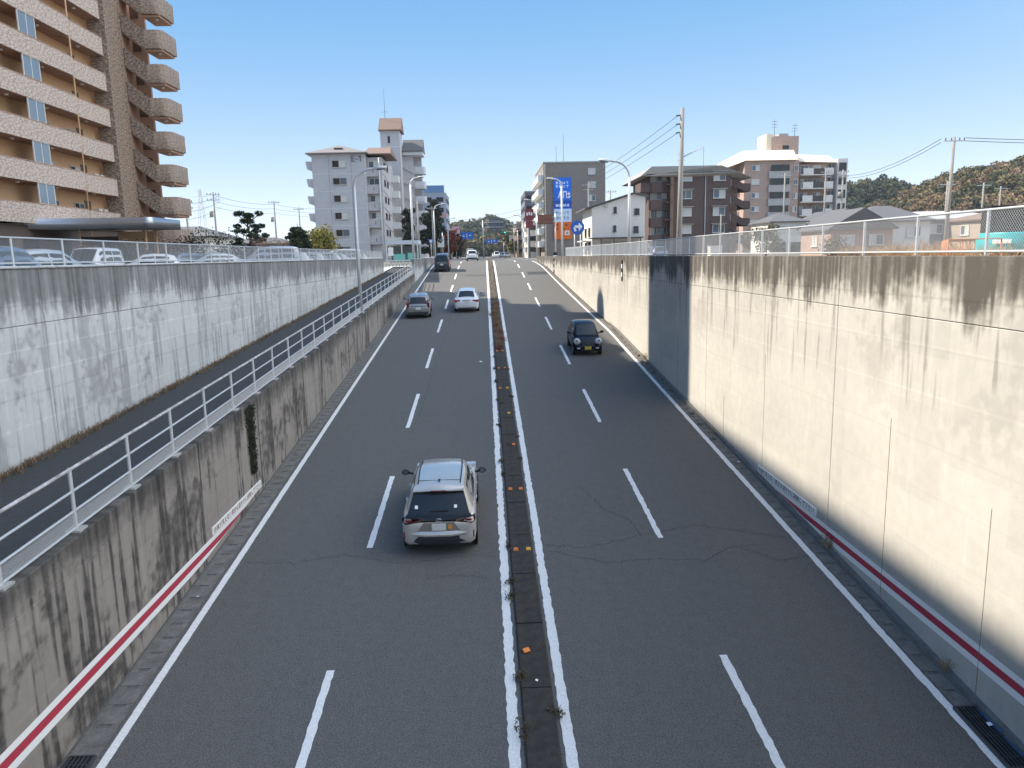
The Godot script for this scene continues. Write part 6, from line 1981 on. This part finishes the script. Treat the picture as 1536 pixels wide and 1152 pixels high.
const KEI := {"hw": 0.737, "wr": 0.275, "belt": 0.93, "lamp": 0.80, "rz": 1.68, "wz": [1.16, -1.2], "mirror": [1.0, -0.62], "handles": [0.62, -0.12],
	"body": [[1.70, 0.56, 0.38, 0.72], [1.66, 0.68, 0.28, 0.90], [1.5, 0.72, 0.22, 0.95], [0.9, 0.737, 0.2, 0.95], [0.0, 0.737, 0.19, 0.93], [-0.8, 0.737, 0.19, 0.93], [-1.25, 0.73, 0.2, 0.87], [-1.52, 0.68, 0.22, 0.75], [-1.66, 0.58, 0.28, 0.60], [-1.70, 0.46, 0.32, 0.5]],
	"cabin": [[1.62, 0.66, 0.88, 0.62, 0.92], [1.35, 0.70, 0.93, 0.52, 1.36], [0.9, 0.70, 0.93, 0.545, 1.46], [0.25, 0.70, 0.92, 0.555, 1.49], [-0.3, 0.69, 0.92, 0.54, 1.45], [-1.12, 0.66, 0.90, 0.60, 0.93]],
	"side": [[1.05, 0.34], [0.28, -0.55]]}
const VAN := {"hw": 0.80, "wr": 0.29, "belt": 1.02, "lamp": 0.95, "rz": 1.9, "wz": [1.32, -1.3], "mirror": [1.1, -1.05], "handles": [0.5, -0.3],
	"body": [[1.92, 0.70, 0.36, 0.88], [1.90, 0.77, 0.28, 1.0], [1.78, 0.795, 0.22, 1.04], [0.8, 0.80, 0.2, 1.04], [-0.6, 0.80, 0.2, 1.02], [-1.3, 0.80, 0.2, 1.0], [-1.65, 0.77, 0.24, 0.90], [-1.88, 0.66, 0.3, 0.74]],
	"cabin": [[1.88, 0.76, 1.0, 0.74, 1.03], [1.74, 0.77, 1.02, 0.66, 1.72], [1.4, 0.775, 1.03, 0.675, 1.80], [0.2, 0.775, 1.02, 0.68, 1.82], [-0.6, 0.77, 1.02, 0.66, 1.78], [-1.45, 0.74, 0.97, 0.69, 1.0]],
	"side": [[1.5, 0.62], [0.55, -0.2], [-0.28, -0.78]]}

func plate(t: Node, y: float, z: float, m: Material, w := 0.33, face := 1.0):
	var p := bx(t, "number_plate", Vector3(0, y, z), Vector3(w, 0.165, 0.02), m)

func build_vehicles():
	var sl := atan(ROAD_S)
	var tail := mt("tail_red", 0.20, 0.012, 0.014, 0.2)
	var head := mt("headlamp", 0.45, 0.47, 0.5, 0.12)
	# --- silver sport utility car climbing away
	var sv := paint("paint_silver", 0.54, 0.51, 0.475, 0.35)
	var d := 19.05
	var t := car("car", "silver compact crossover car with a dark rear window driving up the left lanes", "car", V(-1.25, road_y(d) + 0.006, d), 0.0, sl, SUV, sv)
	tag(t, "silver compact crossover with black rear light band driving between dashes and centre line")
	# spoiler over the rear window
	var sp := Shape.new(true)
	loft(sp, [[Vector3(0.60, 1.545, 1.42), Vector3(0.2, 1.60, 1.42), Vector3(-0.2, 1.60, 1.42), Vector3(-0.60, 1.545, 1.42)], [Vector3(0.60, 1.525, 1.74), Vector3(0.2, 1.56, 1.80), Vector3(-0.2, 1.56, 1.80), Vector3(-0.60, 1.525, 1.74)], [Vector3(0.58, 1.49, 1.72), Vector3(0.2, 1.52, 1.78), Vector3(-0.2, 1.52, 1.78), Vector3(-0.58, 1.49, 1.72)], [Vector3(0.56, 1.49, 1.55), Vector3(0.2, 1.52, 1.55), Vector3(-0.2, 1.52, 1.55), Vector3(-0.56, 1.49, 1.55)]], false)
	part(t, "spoiler", sp.mesh(), sv)
	var lg := Shape.new()
	lg.box(Vector3(0, 1.545, 1.79), Vector3(0.36, 0.025, 0.02))
	part(t, "brake_lamp", lg.mesh(), tail)
	for s in [-1.0, 1.0]:
		var rr := Shape.new()
		for i in 8:
			var z0 := 1.35 - i * 0.2
			var c0 := cabin_at(SUV.cabin, z0)
			var c1 := cabin_at(SUV.cabin, z0 - 0.2)
			rr.tube(Vector3(s * (c0[2] - 0.09), c0[3] + 0.012, z0), Vector3(s * (c1[2] - 0.09), c1[3] + 0.012, z0 - 0.2), 0.014, 0.014, 5)
		part(t, "roof_seam", rr.mesh(), mats["black"])
		# tail lamp wrapping the corner
		var tl := Shape.new()
		tl.prism([Vector3(s * 0.40, 0.90, 2.115), Vector3(s * 0.78, 0.84, 2.090), Vector3(s * 0.865, 0.88, 1.980), Vector3(s * 0.86, 0.985, 1.970), Vector3(s * 0.76, 1.0, 2.080), Vector3(s * 0.42, 0.965, 2.100)] if s > 0 else [Vector3(s * 0.42, 0.965, 2.100), Vector3(s * 0.76, 1.0, 2.080), Vector3(s * 0.86, 0.985, 1.970), Vector3(s * 0.865, 0.88, 1.980), Vector3(s * 0.78, 0.84, 2.090), Vector3(s * 0.40, 0.90, 2.115)], Vector3(0, 0, -0.1))
		var tlo := part(t, "tail_lamp", tl.mesh(), mt("lamp_smoke", 0.035, 0.006, 0.008, 0.12))
		bx(tlo, "lens", Vector3(s * 0.70, 0.925, 2.085), Vector3(0.15, 0.04, 0.03), tail)
		bx(t, "rear_reflector", Vector3(s * 0.80, 0.56, 2.035), Vector3(0.05, 0.17, 0.05), tail)
		bx(t, "headlamp", Vector3(s * 0.68, 0.78, -1.93), Vector3(0.3, 0.14, 0.2), head)
		var ar := Shape.new(true)
		for z in SUV.wz:
			for i in 10:
				var f0 := PI * (i / 10.0)
				var f1 := PI * ((i + 1) / 10.0)
				var R0 := 0.40
				var R1 := 0.455
				var x: float = s * 0.894
				var P := func(R, f): return Vector3(x, 0.345 + sin(f) * R, z + cos(f) * R)
				if s > 0: ar.quad(P.call(R0, f0), P.call(R0, f1), P.call(R1, f1), P.call(R1, f0))
				else: ar.quad(P.call(R0, f1), P.call(R0, f0), P.call(R1, f0), P.call(R1, f1))
		part(t, "arch_trim", ar.mesh(), mats["dark_steel"])
	var bd := Shape.new(true)
	loft(bd, [[Vector3(0.44, 0.985, 2.05), Vector3(-0.44, 0.985, 2.05)], [Vector3(0.44, 0.965, 2.085), Vector3(-0.44, 0.965, 2.085)], [Vector3(0.44, 0.89, 2.095), Vector3(-0.44, 0.89, 2.095)], [Vector3(0.44, 0.875, 2.07), Vector3(-0.44, 0.875, 2.07)]], false)
	var tg := Shape.new(true)
	loft(tg, [[Vector3(0.74, 1.055, 1.985), Vector3(0.35, 1.085, 1.992), Vector3(-0.35, 1.085, 1.992), Vector3(-0.74, 1.055, 1.985)], [Vector3(0.77, 1.02, 2.03), Vector3(0.35, 1.03, 2.06), Vector3(-0.35, 1.03, 2.06), Vector3(-0.77, 1.02, 2.03)], [Vector3(0.77, 0.975, 2.05), Vector3(0.40, 0.975, 2.075), Vector3(-0.40, 0.975, 2.075), Vector3(-0.77, 0.975, 2.05)]], false)
	part(t, "tailgate_panel", tg.mesh(), mt("gloss_black", 0.01, 0.01, 0.011, 0.1))
	part(t, "light_band", bd.mesh(), mt("gloss_black", 0.01, 0.01, 0.011, 0.1))
	var em := Shape.new(true)
	for i in 20:
		var f0 := TAU * i / 20.0
		var f1 := TAU * (i + 1) / 20.0
		em.tube(Vector3(cos(f0) * 0.065, 0.935 + sin(f0) * 0.042, 2.102), Vector3(cos(f1) * 0.065, 0.935 + sin(f1) * 0.042, 2.102), 0.008, 0.008, 4, false)
	em.tube(Vector3(0, 0.90, 2.102), Vector3(0, 0.97, 2.102), 0.007, 0.007, 4)
	em.tube(Vector3(-0.035, 0.955, 2.102), Vector3(0.035, 0.955, 2.102), 0.006, 0.006, 4)
	part(t, "badge", em.mesh(), mt("chrome", 0.6, 0.6, 0.6, 0.15, 1.0))
	var rc := Shape.new()
	rc.prism([Vector3(-0.50, 0.665, 2.094), Vector3(0.50, 0.665, 2.094), Vector3(0.36, 0.865, 2.099), Vector3(-0.36, 0.865, 2.099)], Vector3(0, 0, -0.05))
	part(t, "plate_recess", rc.mesh(), mt("recess", 0.26, 0.24, 0.22, 0.4, 0.3))
	plate(t, 0.765, 2.108, mt("plate_white", 0.60, 0.60, 0.58, 0.6))
	bx(t, "sticker", Vector3(0.265, 0.765, 2.106), Vector3(0.09, 0.11, 0.012), mt("sticker_orange", 0.70, 0.30, 0.03, 0.5))
	var bl := Shape.new(true)
	loft(bl, [[Vector3(0.66, 0.66, 2.05), Vector3(0.3, 0.655, 2.105), Vector3(-0.3, 0.655, 2.105), Vector3(-0.66, 0.66, 2.05)], [Vector3(0.76, 0.62, 2.07), Vector3(0.3, 0.60, 2.16), Vector3(-0.3, 0.60, 2.16), Vector3(-0.76, 0.62, 2.07)], [Vector3(0.80, 0.56, 2.06), Vector3(0.3, 0.54, 2.15), Vector3(-0.3, 0.54, 2.15), Vector3(-0.80, 0.56, 2.06)], [Vector3(0.60, 0.53, 2.07), Vector3(0.3, 0.52, 2.12), Vector3(-0.3, 0.52, 2.12), Vector3(-0.60, 0.53, 2.07)]], false)
	part(t, "bumper", bl.mesh(), sv)
	var lb := Shape.new(true)
	loft(lb, [[Vector3(0.60, 0.535, 2.06), Vector3(0.3, 0.53, 2.135), Vector3(-0.3, 0.53, 2.135), Vector3(-0.60, 0.535, 2.06)], [Vector3(0.76, 0.40, 2.06), Vector3(0.3, 0.38, 2.13), Vector3(-0.3, 0.38, 2.13), Vector3(-0.76, 0.40, 2.06)], [Vector3(0.74, 0.30, 2.0), Vector3(0.3, 0.28, 2.05), Vector3(-0.3, 0.28, 2.05), Vector3(-0.74, 0.30, 2.0)]], false)
	part(t, "lower_bumper", lb.mesh(), mt("plastic", 0.028, 0.028, 0.03, 0.6))
	bx(t, "wiper", Vector3(0.02, 1.12, 1.985), Vector3(0.42, 0.02, 0.03), mats["black"]).rotation.z = 0.03
	for s in [-0.52, 0.40]:
		bx(t, "window_sticker", Vector3(s, 1.20, 1.915), Vector3(0.07, 0.08, 0.004), mats["white_paint"]).rotation.x = -0.7
	var fin := Shape.new()
	fin.prism([Vector3(0.02, 1.60, 1.35), Vector3(0.02, 1.60, 1.15), Vector3(0.012, 1.66, 1.32)], Vector3(-0.03, 0, 0))
	part(t, "antenna_fin", fin.mesh(), mats["black"])
	bx(t, "roof_joint", Vector3(0, 1.592, 1.22), Vector3(1.0, 0.008, 0.014), mats["black"])
	# --- white saloon
	d = 56.0
	var wp := paint("paint_white", 0.70, 0.71, 0.72, 0.0)
	t = car("car", "white saloon car with red tail lamps driving away at the edge of the shadow", "car", V(-1.38, road_y(d) + 0.006, d), 0.0, sl, SEDAN, wp)
	for s in [-1.0, 1.0]:
		var q := Shape.new()
		q.box(Vector3(s * 0.62, 0.84, 2.27), Vector3(0.36, 0.17, 0.08))
		q.box(Vector3(s * 0.82, 0.84, 2.16), Vector3(0.07, 0.16, 0.22))
		part(t, "tail_lamp", q.mesh(), mt("tail_bright", 0.34, 0.03, 0.05, 0.2))
	plate(t, 0.80, 2.33, mt("plate_white"))
	bx(t, "lower_bumper", Vector3(0, 0.36, 2.26), Vector3(1.3, 0.12, 0.1), mt("plastic"))
	bx(t, "boot_trim", Vector3(0, 0.91, 2.31), Vector3(0.5, 0.035, 0.03), mt("chrome"))
	# --- grey hatchback
	d = 53.6
	var gp := paint("paint_grey", 0.29, 0.285, 0.285, 0.4)
	t = car("car", "grey hatchback driving away close to the left edge line", "car", V(-4.72, road_y(d) + 0.006, d), 0.05, sl, HATCH, gp)
	for s in [-1.0, 1.0]:
		var q := Shape.new()
		q.box(Vector3(s * 0.69, 0.90, 1.91), Vector3(0.17, 0.34, 0.1))
		q.box(Vector3(s * 0.66, 1.10, 1.80), Vector3(0.12, 0.3, 0.07), Basis(Vector3.RIGHT, -0.6))
		part(t, "tail_lamp", q.mesh(), tail)
	plate(t, 0.70, 1.985, mt("plate_white"))
	bx(t, "rear_garnish", Vector3(0, 0.86, 1.965), Vector3(0.9, 0.05, 0.05), mt("chrome"))
	bx(t, "lower_bumper", Vector3(0, 0.36, 1.93), Vector3(1.36, 0.2, 0.14), mt("plastic"))
	# --- black round-eyed small car coming towards us
	d = 40.2
	var bp := paint("paint_black", 0.006, 0.008, 0.018, 0.0)
	bp.metallic_specular = 0.2
	bp.clearcoat = 0.4
	t = car("car", "black small car with round headlamps and a yellow plate coming down the right lanes", "car", V(5.2, road_y(d) + 0.006, d), PI, -sl, KEI, bp)
	for s in [-1.0, 1.0]:
		var q := Shape.new(true)
		var n := Vector3(s * 0.32, 0.55, -1.0).normalized()
		q.tube(Vector3(s * 0.53, 0.70, -1.50), Vector3(s * 0.53, 0.70, -1.50) + n * 0.175, 0.175, 0.155, 18)
		var h := part(t, "headlamp", q.mesh(), mt("lamp_clear", 0.58, 0.60, 0.62, 0.1))
		var r2 := Shape.new(true)
		r2.tube(Vector3(s * 0.53, 0.70, -1.50) + n * 0.165, Vector3(s * 0.53, 0.70, -1.50) + n * 0.19, 0.07, 0.06, 14)
		part(h, "reflector", r2.mesh(), mats["glass_sky"])
		bx(t, "fog_lamp", Vector3(s * 0.48, 0.40, -1.69), Vector3(0.16, 0.07, 0.05), mt("lamp_clear"))
		bx(t, "tail_lamp", Vector3(s * 0.6, 0.85, 1.62), Vector3(0.14, 0.22, 0.1), tail)
	plate(t, 0.42, -1.735, mt("plate_yellow", 0.62, 0.46, 0.05, 0.6), 0.33, -1.0)
	bx(t, "grille_trim", Vector3(0, 0.56, -1.69), Vector3(0.62, 0.025, 0.04), mt("chrome"))
	bx(t, "badge", Vector3(0, 0.63, -1.655), Vector3(0.09, 0.07, 0.03), mt("chrome"))
	bx(t, "lower_grille", Vector3(0, 0.31, -1.70), Vector3(0.7, 0.09, 0.04), mt("plastic"))
	for s in [-0.22, 0.22]: bx(t, "wiper", Vector3(s, 0.965, -1.09), Vector3(0.4, 0.015, 0.02), mats["black"])
	# --- dark van near the parapet
	d = 83.9
	t = car("van", "dark blue box-shaped van driving up beside the parapet wall", "van", V(-4.62, road_y(d) + 0.006, d), 0.0, atan(0.075), VAN, paint("paint_navy", 0.022, 0.026, 0.045, 0.3))
	for s in [-1.0, 1.0]:
		bx(t, "tail_lamp", Vector3(s * 0.70, 1.05, 1.88), Vector3(0.12, 0.4, 0.1), tail)
	plate(t, 0.78, 1.945, mt("plate_white"))
	bx(t, "rear_garnish", Vector3(0, 0.96, 1.93), Vector3(1.0, 0.07, 0.04), mt("chrome"))
	bx(t, "lower_bumper", Vector3(0, 0.36, 1.9), Vector3(1.4, 0.2, 0.1), mt("plastic"))
	# --- white hatchback on the crest
	d = 112.0
	t = car("car", "white hatchback driving over the crest of the road", "car", V(-1.8, road_y(d) + 0.006, d), 0.0, 0.0, HATCH, wp)
	for s in [-1.0, 1.0]: bx(t, "tail_lamp", Vector3(s * 0.70, 0.92, 1.9), Vector3(0.15, 0.34, 0.1), tail)
	plate(t, 0.72, 1.985, mt("plate_white"))
	bx(t, "lower_bumper", Vector3(0, 0.34, 1.93), Vector3(1.4, 0.2, 0.14), mt("plastic"))
	# --- traffic far ahead
	var white2 := wp
	for e in [[3.4, 215.0, VAN, wp, "white van coming towards us at the far crossing"], [5.6, 228.0, HATCH, paint("paint_pale", 0.5, 0.52, 0.55, 0.3), "pale hatchback coming towards us at the far crossing"], [6.0, 206.0, SEDAN, gp, "dark grey saloon coming towards us at the far crossing"], [3.2, 248.0, SEDAN, wp, "white saloon queuing behind the white van at the far crossing"], [5.8, 262.0, VAN, gp, "grey van queuing behind the pale hatchback at the far crossing"]]:
		car("car" if e[2] != VAN else "van", e[4], "car" if e[2] != VAN else "van", V(e[0], FAR_Y + 0.006, e[1]), PI, 0.0, e[2], e[3], "cars at the far crossing", false)
	var tk := thing("truck", V(-5.0, FAR_Y, 262), "white box truck parked on the left of the far street", "truck")
	bx(tk, "box_body", Vector3(0, 2.0, 0), Vector3(2.2, 2.5, 4.6), mats["white_metal"])
	bx(tk, "cab", Vector3(0, 1.3, -3.2), Vector3(2.0, 1.9, 1.6), mats["white_metal"])
	for s in [-1.0, 1.0]:
		for z in [1.4, -3.0]: wheel(tk, s * 0.9, 0.4, z, 0.4, 0.25)
	# --- cars parked behind the left fence
	var pc := [[-14.0, 22.5, 0.1, HATCH, "paint_slate", "slate hatchback parked nose to the left fence beside its post"], [-17.2, 29.5, 1.4, SEDAN, "paint_dark", "dark saloon parked behind the slate hatchback"], [-15.0, 26.5, -0.3, KEI, "paint_pale", "pale small car parked between the slate and the dark car"], [-20.6, 41.0, 1.57, VAN, "paint_white", "white van parked in front of the reddish shrub"], [-19.6, 45.4, 0.4, KEI, "paint_white", "white small car parked beside the white van"], [-18.4, 46.5, 1.2, HATCH, "paint_slate", "slate hatchback parked beside the outside stair"], [-16.5, 47.0, 0.5, SEDAN, "paint_pale", "pale saloon parked past the outside stair"], [-13.6, 49.0, 0.2, VAN, "paint_pale", "pale van parked behind the bare tree"], [-14.0, 54.0, 0.1, HATCH, "paint_white", "white hatchback parked behind the bare tree"], [-13.4, 57.5, 0.0, KEI, "paint_silver", "silver small car parked before the smaller clipped pine"], [-13.2, 61.5, 0.0, HATCH, "paint_silver", "silver hatchback parked before the hedge tree"], [-13.0, 65.0, 0.05, SEDAN, "paint_white", "white saloon parked before the hedge tree"], [-12.8, 69.0, 0.0, VAN, "paint_silver", "silver van parked by the street lamp at the end of the left fence"], [-12.8, 72.6, 0.0, HATCH, "paint_white", "white hatchback parked last in the row along the left fence"]]
	paint("paint_slate", 0.14, 0.17, 0.22, 0.4); paint("paint_dark", 0.02, 0.02, 0.024, 0.3)
	for e in pc:
		car("car" if e[3] != VAN else "van", e[5], "car" if e[3] != VAN else "van", V(e[0], 0.006, e[1]), e[2] + (PI * 0.5 if e[1] > 40.0 else 0.0), 0.0, e[3], mats[e[4]], "cars parked behind the left fence", false)
	# --- on the right side
	car("car", "white hatchback parked before the houses behind the right fence", "car", V(52.5, 0.006, 128.0), 1.1, 0.0, HATCH, wp, "", false)
	car("car", "dark blue car parked in the building shadow behind the right fence", "car", V(17.2, 0.006, 77.0), 0.15, 0.0, HATCH, mats["paint_slate"], "", false)
	var wv := thing("storage_box", V(15.8, 0, 52), "white storage box standing behind the right fence near the bare pole", "box")
	bx(wv, "body", Vector3(0, 0.62, 0), Vector3(0.8, 1.24, 0.7), mats["white_metal"])
	bx(wv, "lid", Vector3(0, 1.27, 0), Vector3(0.86, 0.05, 0.76), mats["sash"])
	excavator()

func excavator():
	var t := thing("excavator", V(20.0, 0, 28.5), "teal small excavator with a dark cab behind the right fence", "excavator")
	t.rotation.y = -0.35
	var teal = mats["teal"]
	for s in [-1.0, 1.0]:
		var tr := Shape.new()
		tr.box(Vector3(s * 0.85, 0.3, 0), Vector3(0.4, 0.42, 2.4))
		tr.tube(Vector3(s * 0.65, 0.3, 1.2), Vector3(s * 1.05, 0.3, 1.2), 0.24, -1, 12)
		tr.tube(Vector3(s * 0.65, 0.3, -1.2), Vector3(s * 1.05, 0.3, -1.2), 0.24, -1, 12)
		part(t, "track", tr.mesh(), mats["dark_steel"])
	bx(t, "turntable", Vector3(0, 0.55, 0), Vector3(1.0, 0.15, 1.0), mats["dark_steel"])
	# counterweight with a rounded back
	var cw := Shape.new(true)
	var rings := []
	for y in [0.62, 0.70, 1.15, 1.32, 1.38]:
		var r := []
		var k := 0.94 if y < 0.65 else (0.97 if y > 1.3 else 1.0)
		for i in 15:
			var f := PI * i / 14.0
			r.append(Vector3(cos(f) * 1.15 * k, y, 0.35 + sin(f) * 1.15 * k))
		rings.append(r)
	for i in 4:
		for q in 14: cw.quad(rings[i][q + 1], rings[i][q], rings[i + 1][q], rings[i + 1][q + 1])
	for q in 13: cw.tri(rings[4][0], rings[4][q + 2], rings[4][q + 1])
	part(t, "counterweight", cw.mesh(), teal)
	bx(t, "deck", Vector3(0, 0.9, -0.1), Vector3(2.2, 0.55, 0.9), teal)
	bx(t, "decal", Vector3(-0.62, 1.05, 1.37), Vector3(0.6, 0.14, 0.02), mats["white_paint"]).rotation.y = -0.5
	bx(t, "lamp", Vector3(0.45, 1.22, 1.44), Vector3(0.22, 0.10, 0.06), mats["amber"])
	var cab := Shape.new()
	for p in [[-0.75, -0.9], [0.65, -0.9], [-0.75, 0.4], [0.65, 0.4]]: cab.box(Vector3(p[0], 1.75, p[1]), Vector3(0.09, 1.15, 0.09))
	cab.box(Vector3(-0.05, 2.34, -0.25), Vector3(1.55, 0.08, 1.5))
	part(t, "cab_frame", cab.mesh(), mats["black"])
	bx(t, "cab_window", Vector3(-0.05, 1.75, 0.42), Vector3(1.3, 1.1, 0.02), mats["glass_dark"])
	bx(t, "cab_window", Vector3(-0.77, 1.75, -0.25), Vector3(0.02, 1.1, 1.2), mats["glass_dark"])
	bx(t, "seat", Vector3(-0.05, 1.45, -0.3), Vector3(0.5, 0.6, 0.5), mats["black"])
	var bm := Shape.new()
	bm.tube(Vector3(0.5, 1.0, -0.6), Vector3(0.5, 2.4, -2.0), 0.13, 0.11, 6)
	bm.tube(Vector3(0.5, 2.4, -2.0), Vector3(0.5, 0.9, -3.0), 0.10, 0.08, 6)
	part(t, "boom", bm.mesh(), teal)
	bx(t, "bucket", Vector3(0.5, 0.6, -3.0), Vector3(0.6, 0.5, 0.5), mats["dark_steel"])

func build_small_things():
	# orange pipe barriers on the lot
	for i in 5:
		var t := thing("pipe_barrier", V(17.0 + i * 1.9, 0, 26.0 + i * 3.2), "orange pipe barrier standing in a row on the dry lot", "barrier", "orange pipe barriers on the dry lot")
		var m := mt("barrier_orange", 0.50, 0.20, 0.08, 0.6)
		for y in [1.15, 0.75, 0.35]:
			var s := Shape.new(true)
			s.tube(Vector3(-0.95, y, 0), Vector3(0.95, y, 0), 0.025, -1, 6)
			part(t, "rail", s.mesh(), m)
		for x in [-0.95, 0.0, 0.95]:
			var s := Shape.new(true)
			s.tube(Vector3(x, 0, 0), Vector3(x, 1.17, 0), 0.028, -1, 6)
			part(t, "post", s.mesh(), m)
	# scraps on the road
	var sc := [[-0.35, 37.5, "white scrap lying on the lane left of the median", 0.16], [0.70, 12.1, "torn white scrap on the dark median strip", 0.07], [7.7, 22.4, "crushed white can in the right gutter", 0.10], [-6.35, 15.4, "white scrap in the left gutter", 0.07], [7.75, 10.55, "white paper scrap on the drain grating", 0.10]]
	for e in sc:
		var s := Shape.new()
		var q := rng.randf() * 3.0
		s.prism([Vector3(-0.5, 0.02, 0.3), Vector3(0.4, 0.06, 0.4), Vector3(0.5, 0.16, -0.2), Vector3(-0.2, 0.2, -0.4)], Vector3(0.03, -0.02, 0.0))
		var o := part(self, "litter_scrap", s.mesh(), mats["white_paint"], V(e[0], road_y(e[1]) + 0.07, e[1]))
		o.scale = Vector3.ONE * e[3]
		o.rotation.y = q
		tag(o, e[2], "litter")
	# concrete blocks and rubble along the gutter where the sun reaches
	for i in 9:
		var d := 24.0 + i * 1.7 + rng.randf()
		var s := Shape.new()
		s.box(Vector3(0, 0.03, 0), Vector3(0.10, 0.06, 0.14), Basis(Vector3.UP, rng.randf() * 3.0) * Basis(Vector3.RIGHT, 0.2))
		tag(part(self, "rubble_piece", s.mesh(), mats["gutter"], V(7.62 + rng.randf() * 0.2, road_y(d) + 0.02, d)), "small piece of concrete rubble in the gutter below the sunlit wall", "rubble", "rubble pieces in the right gutter")
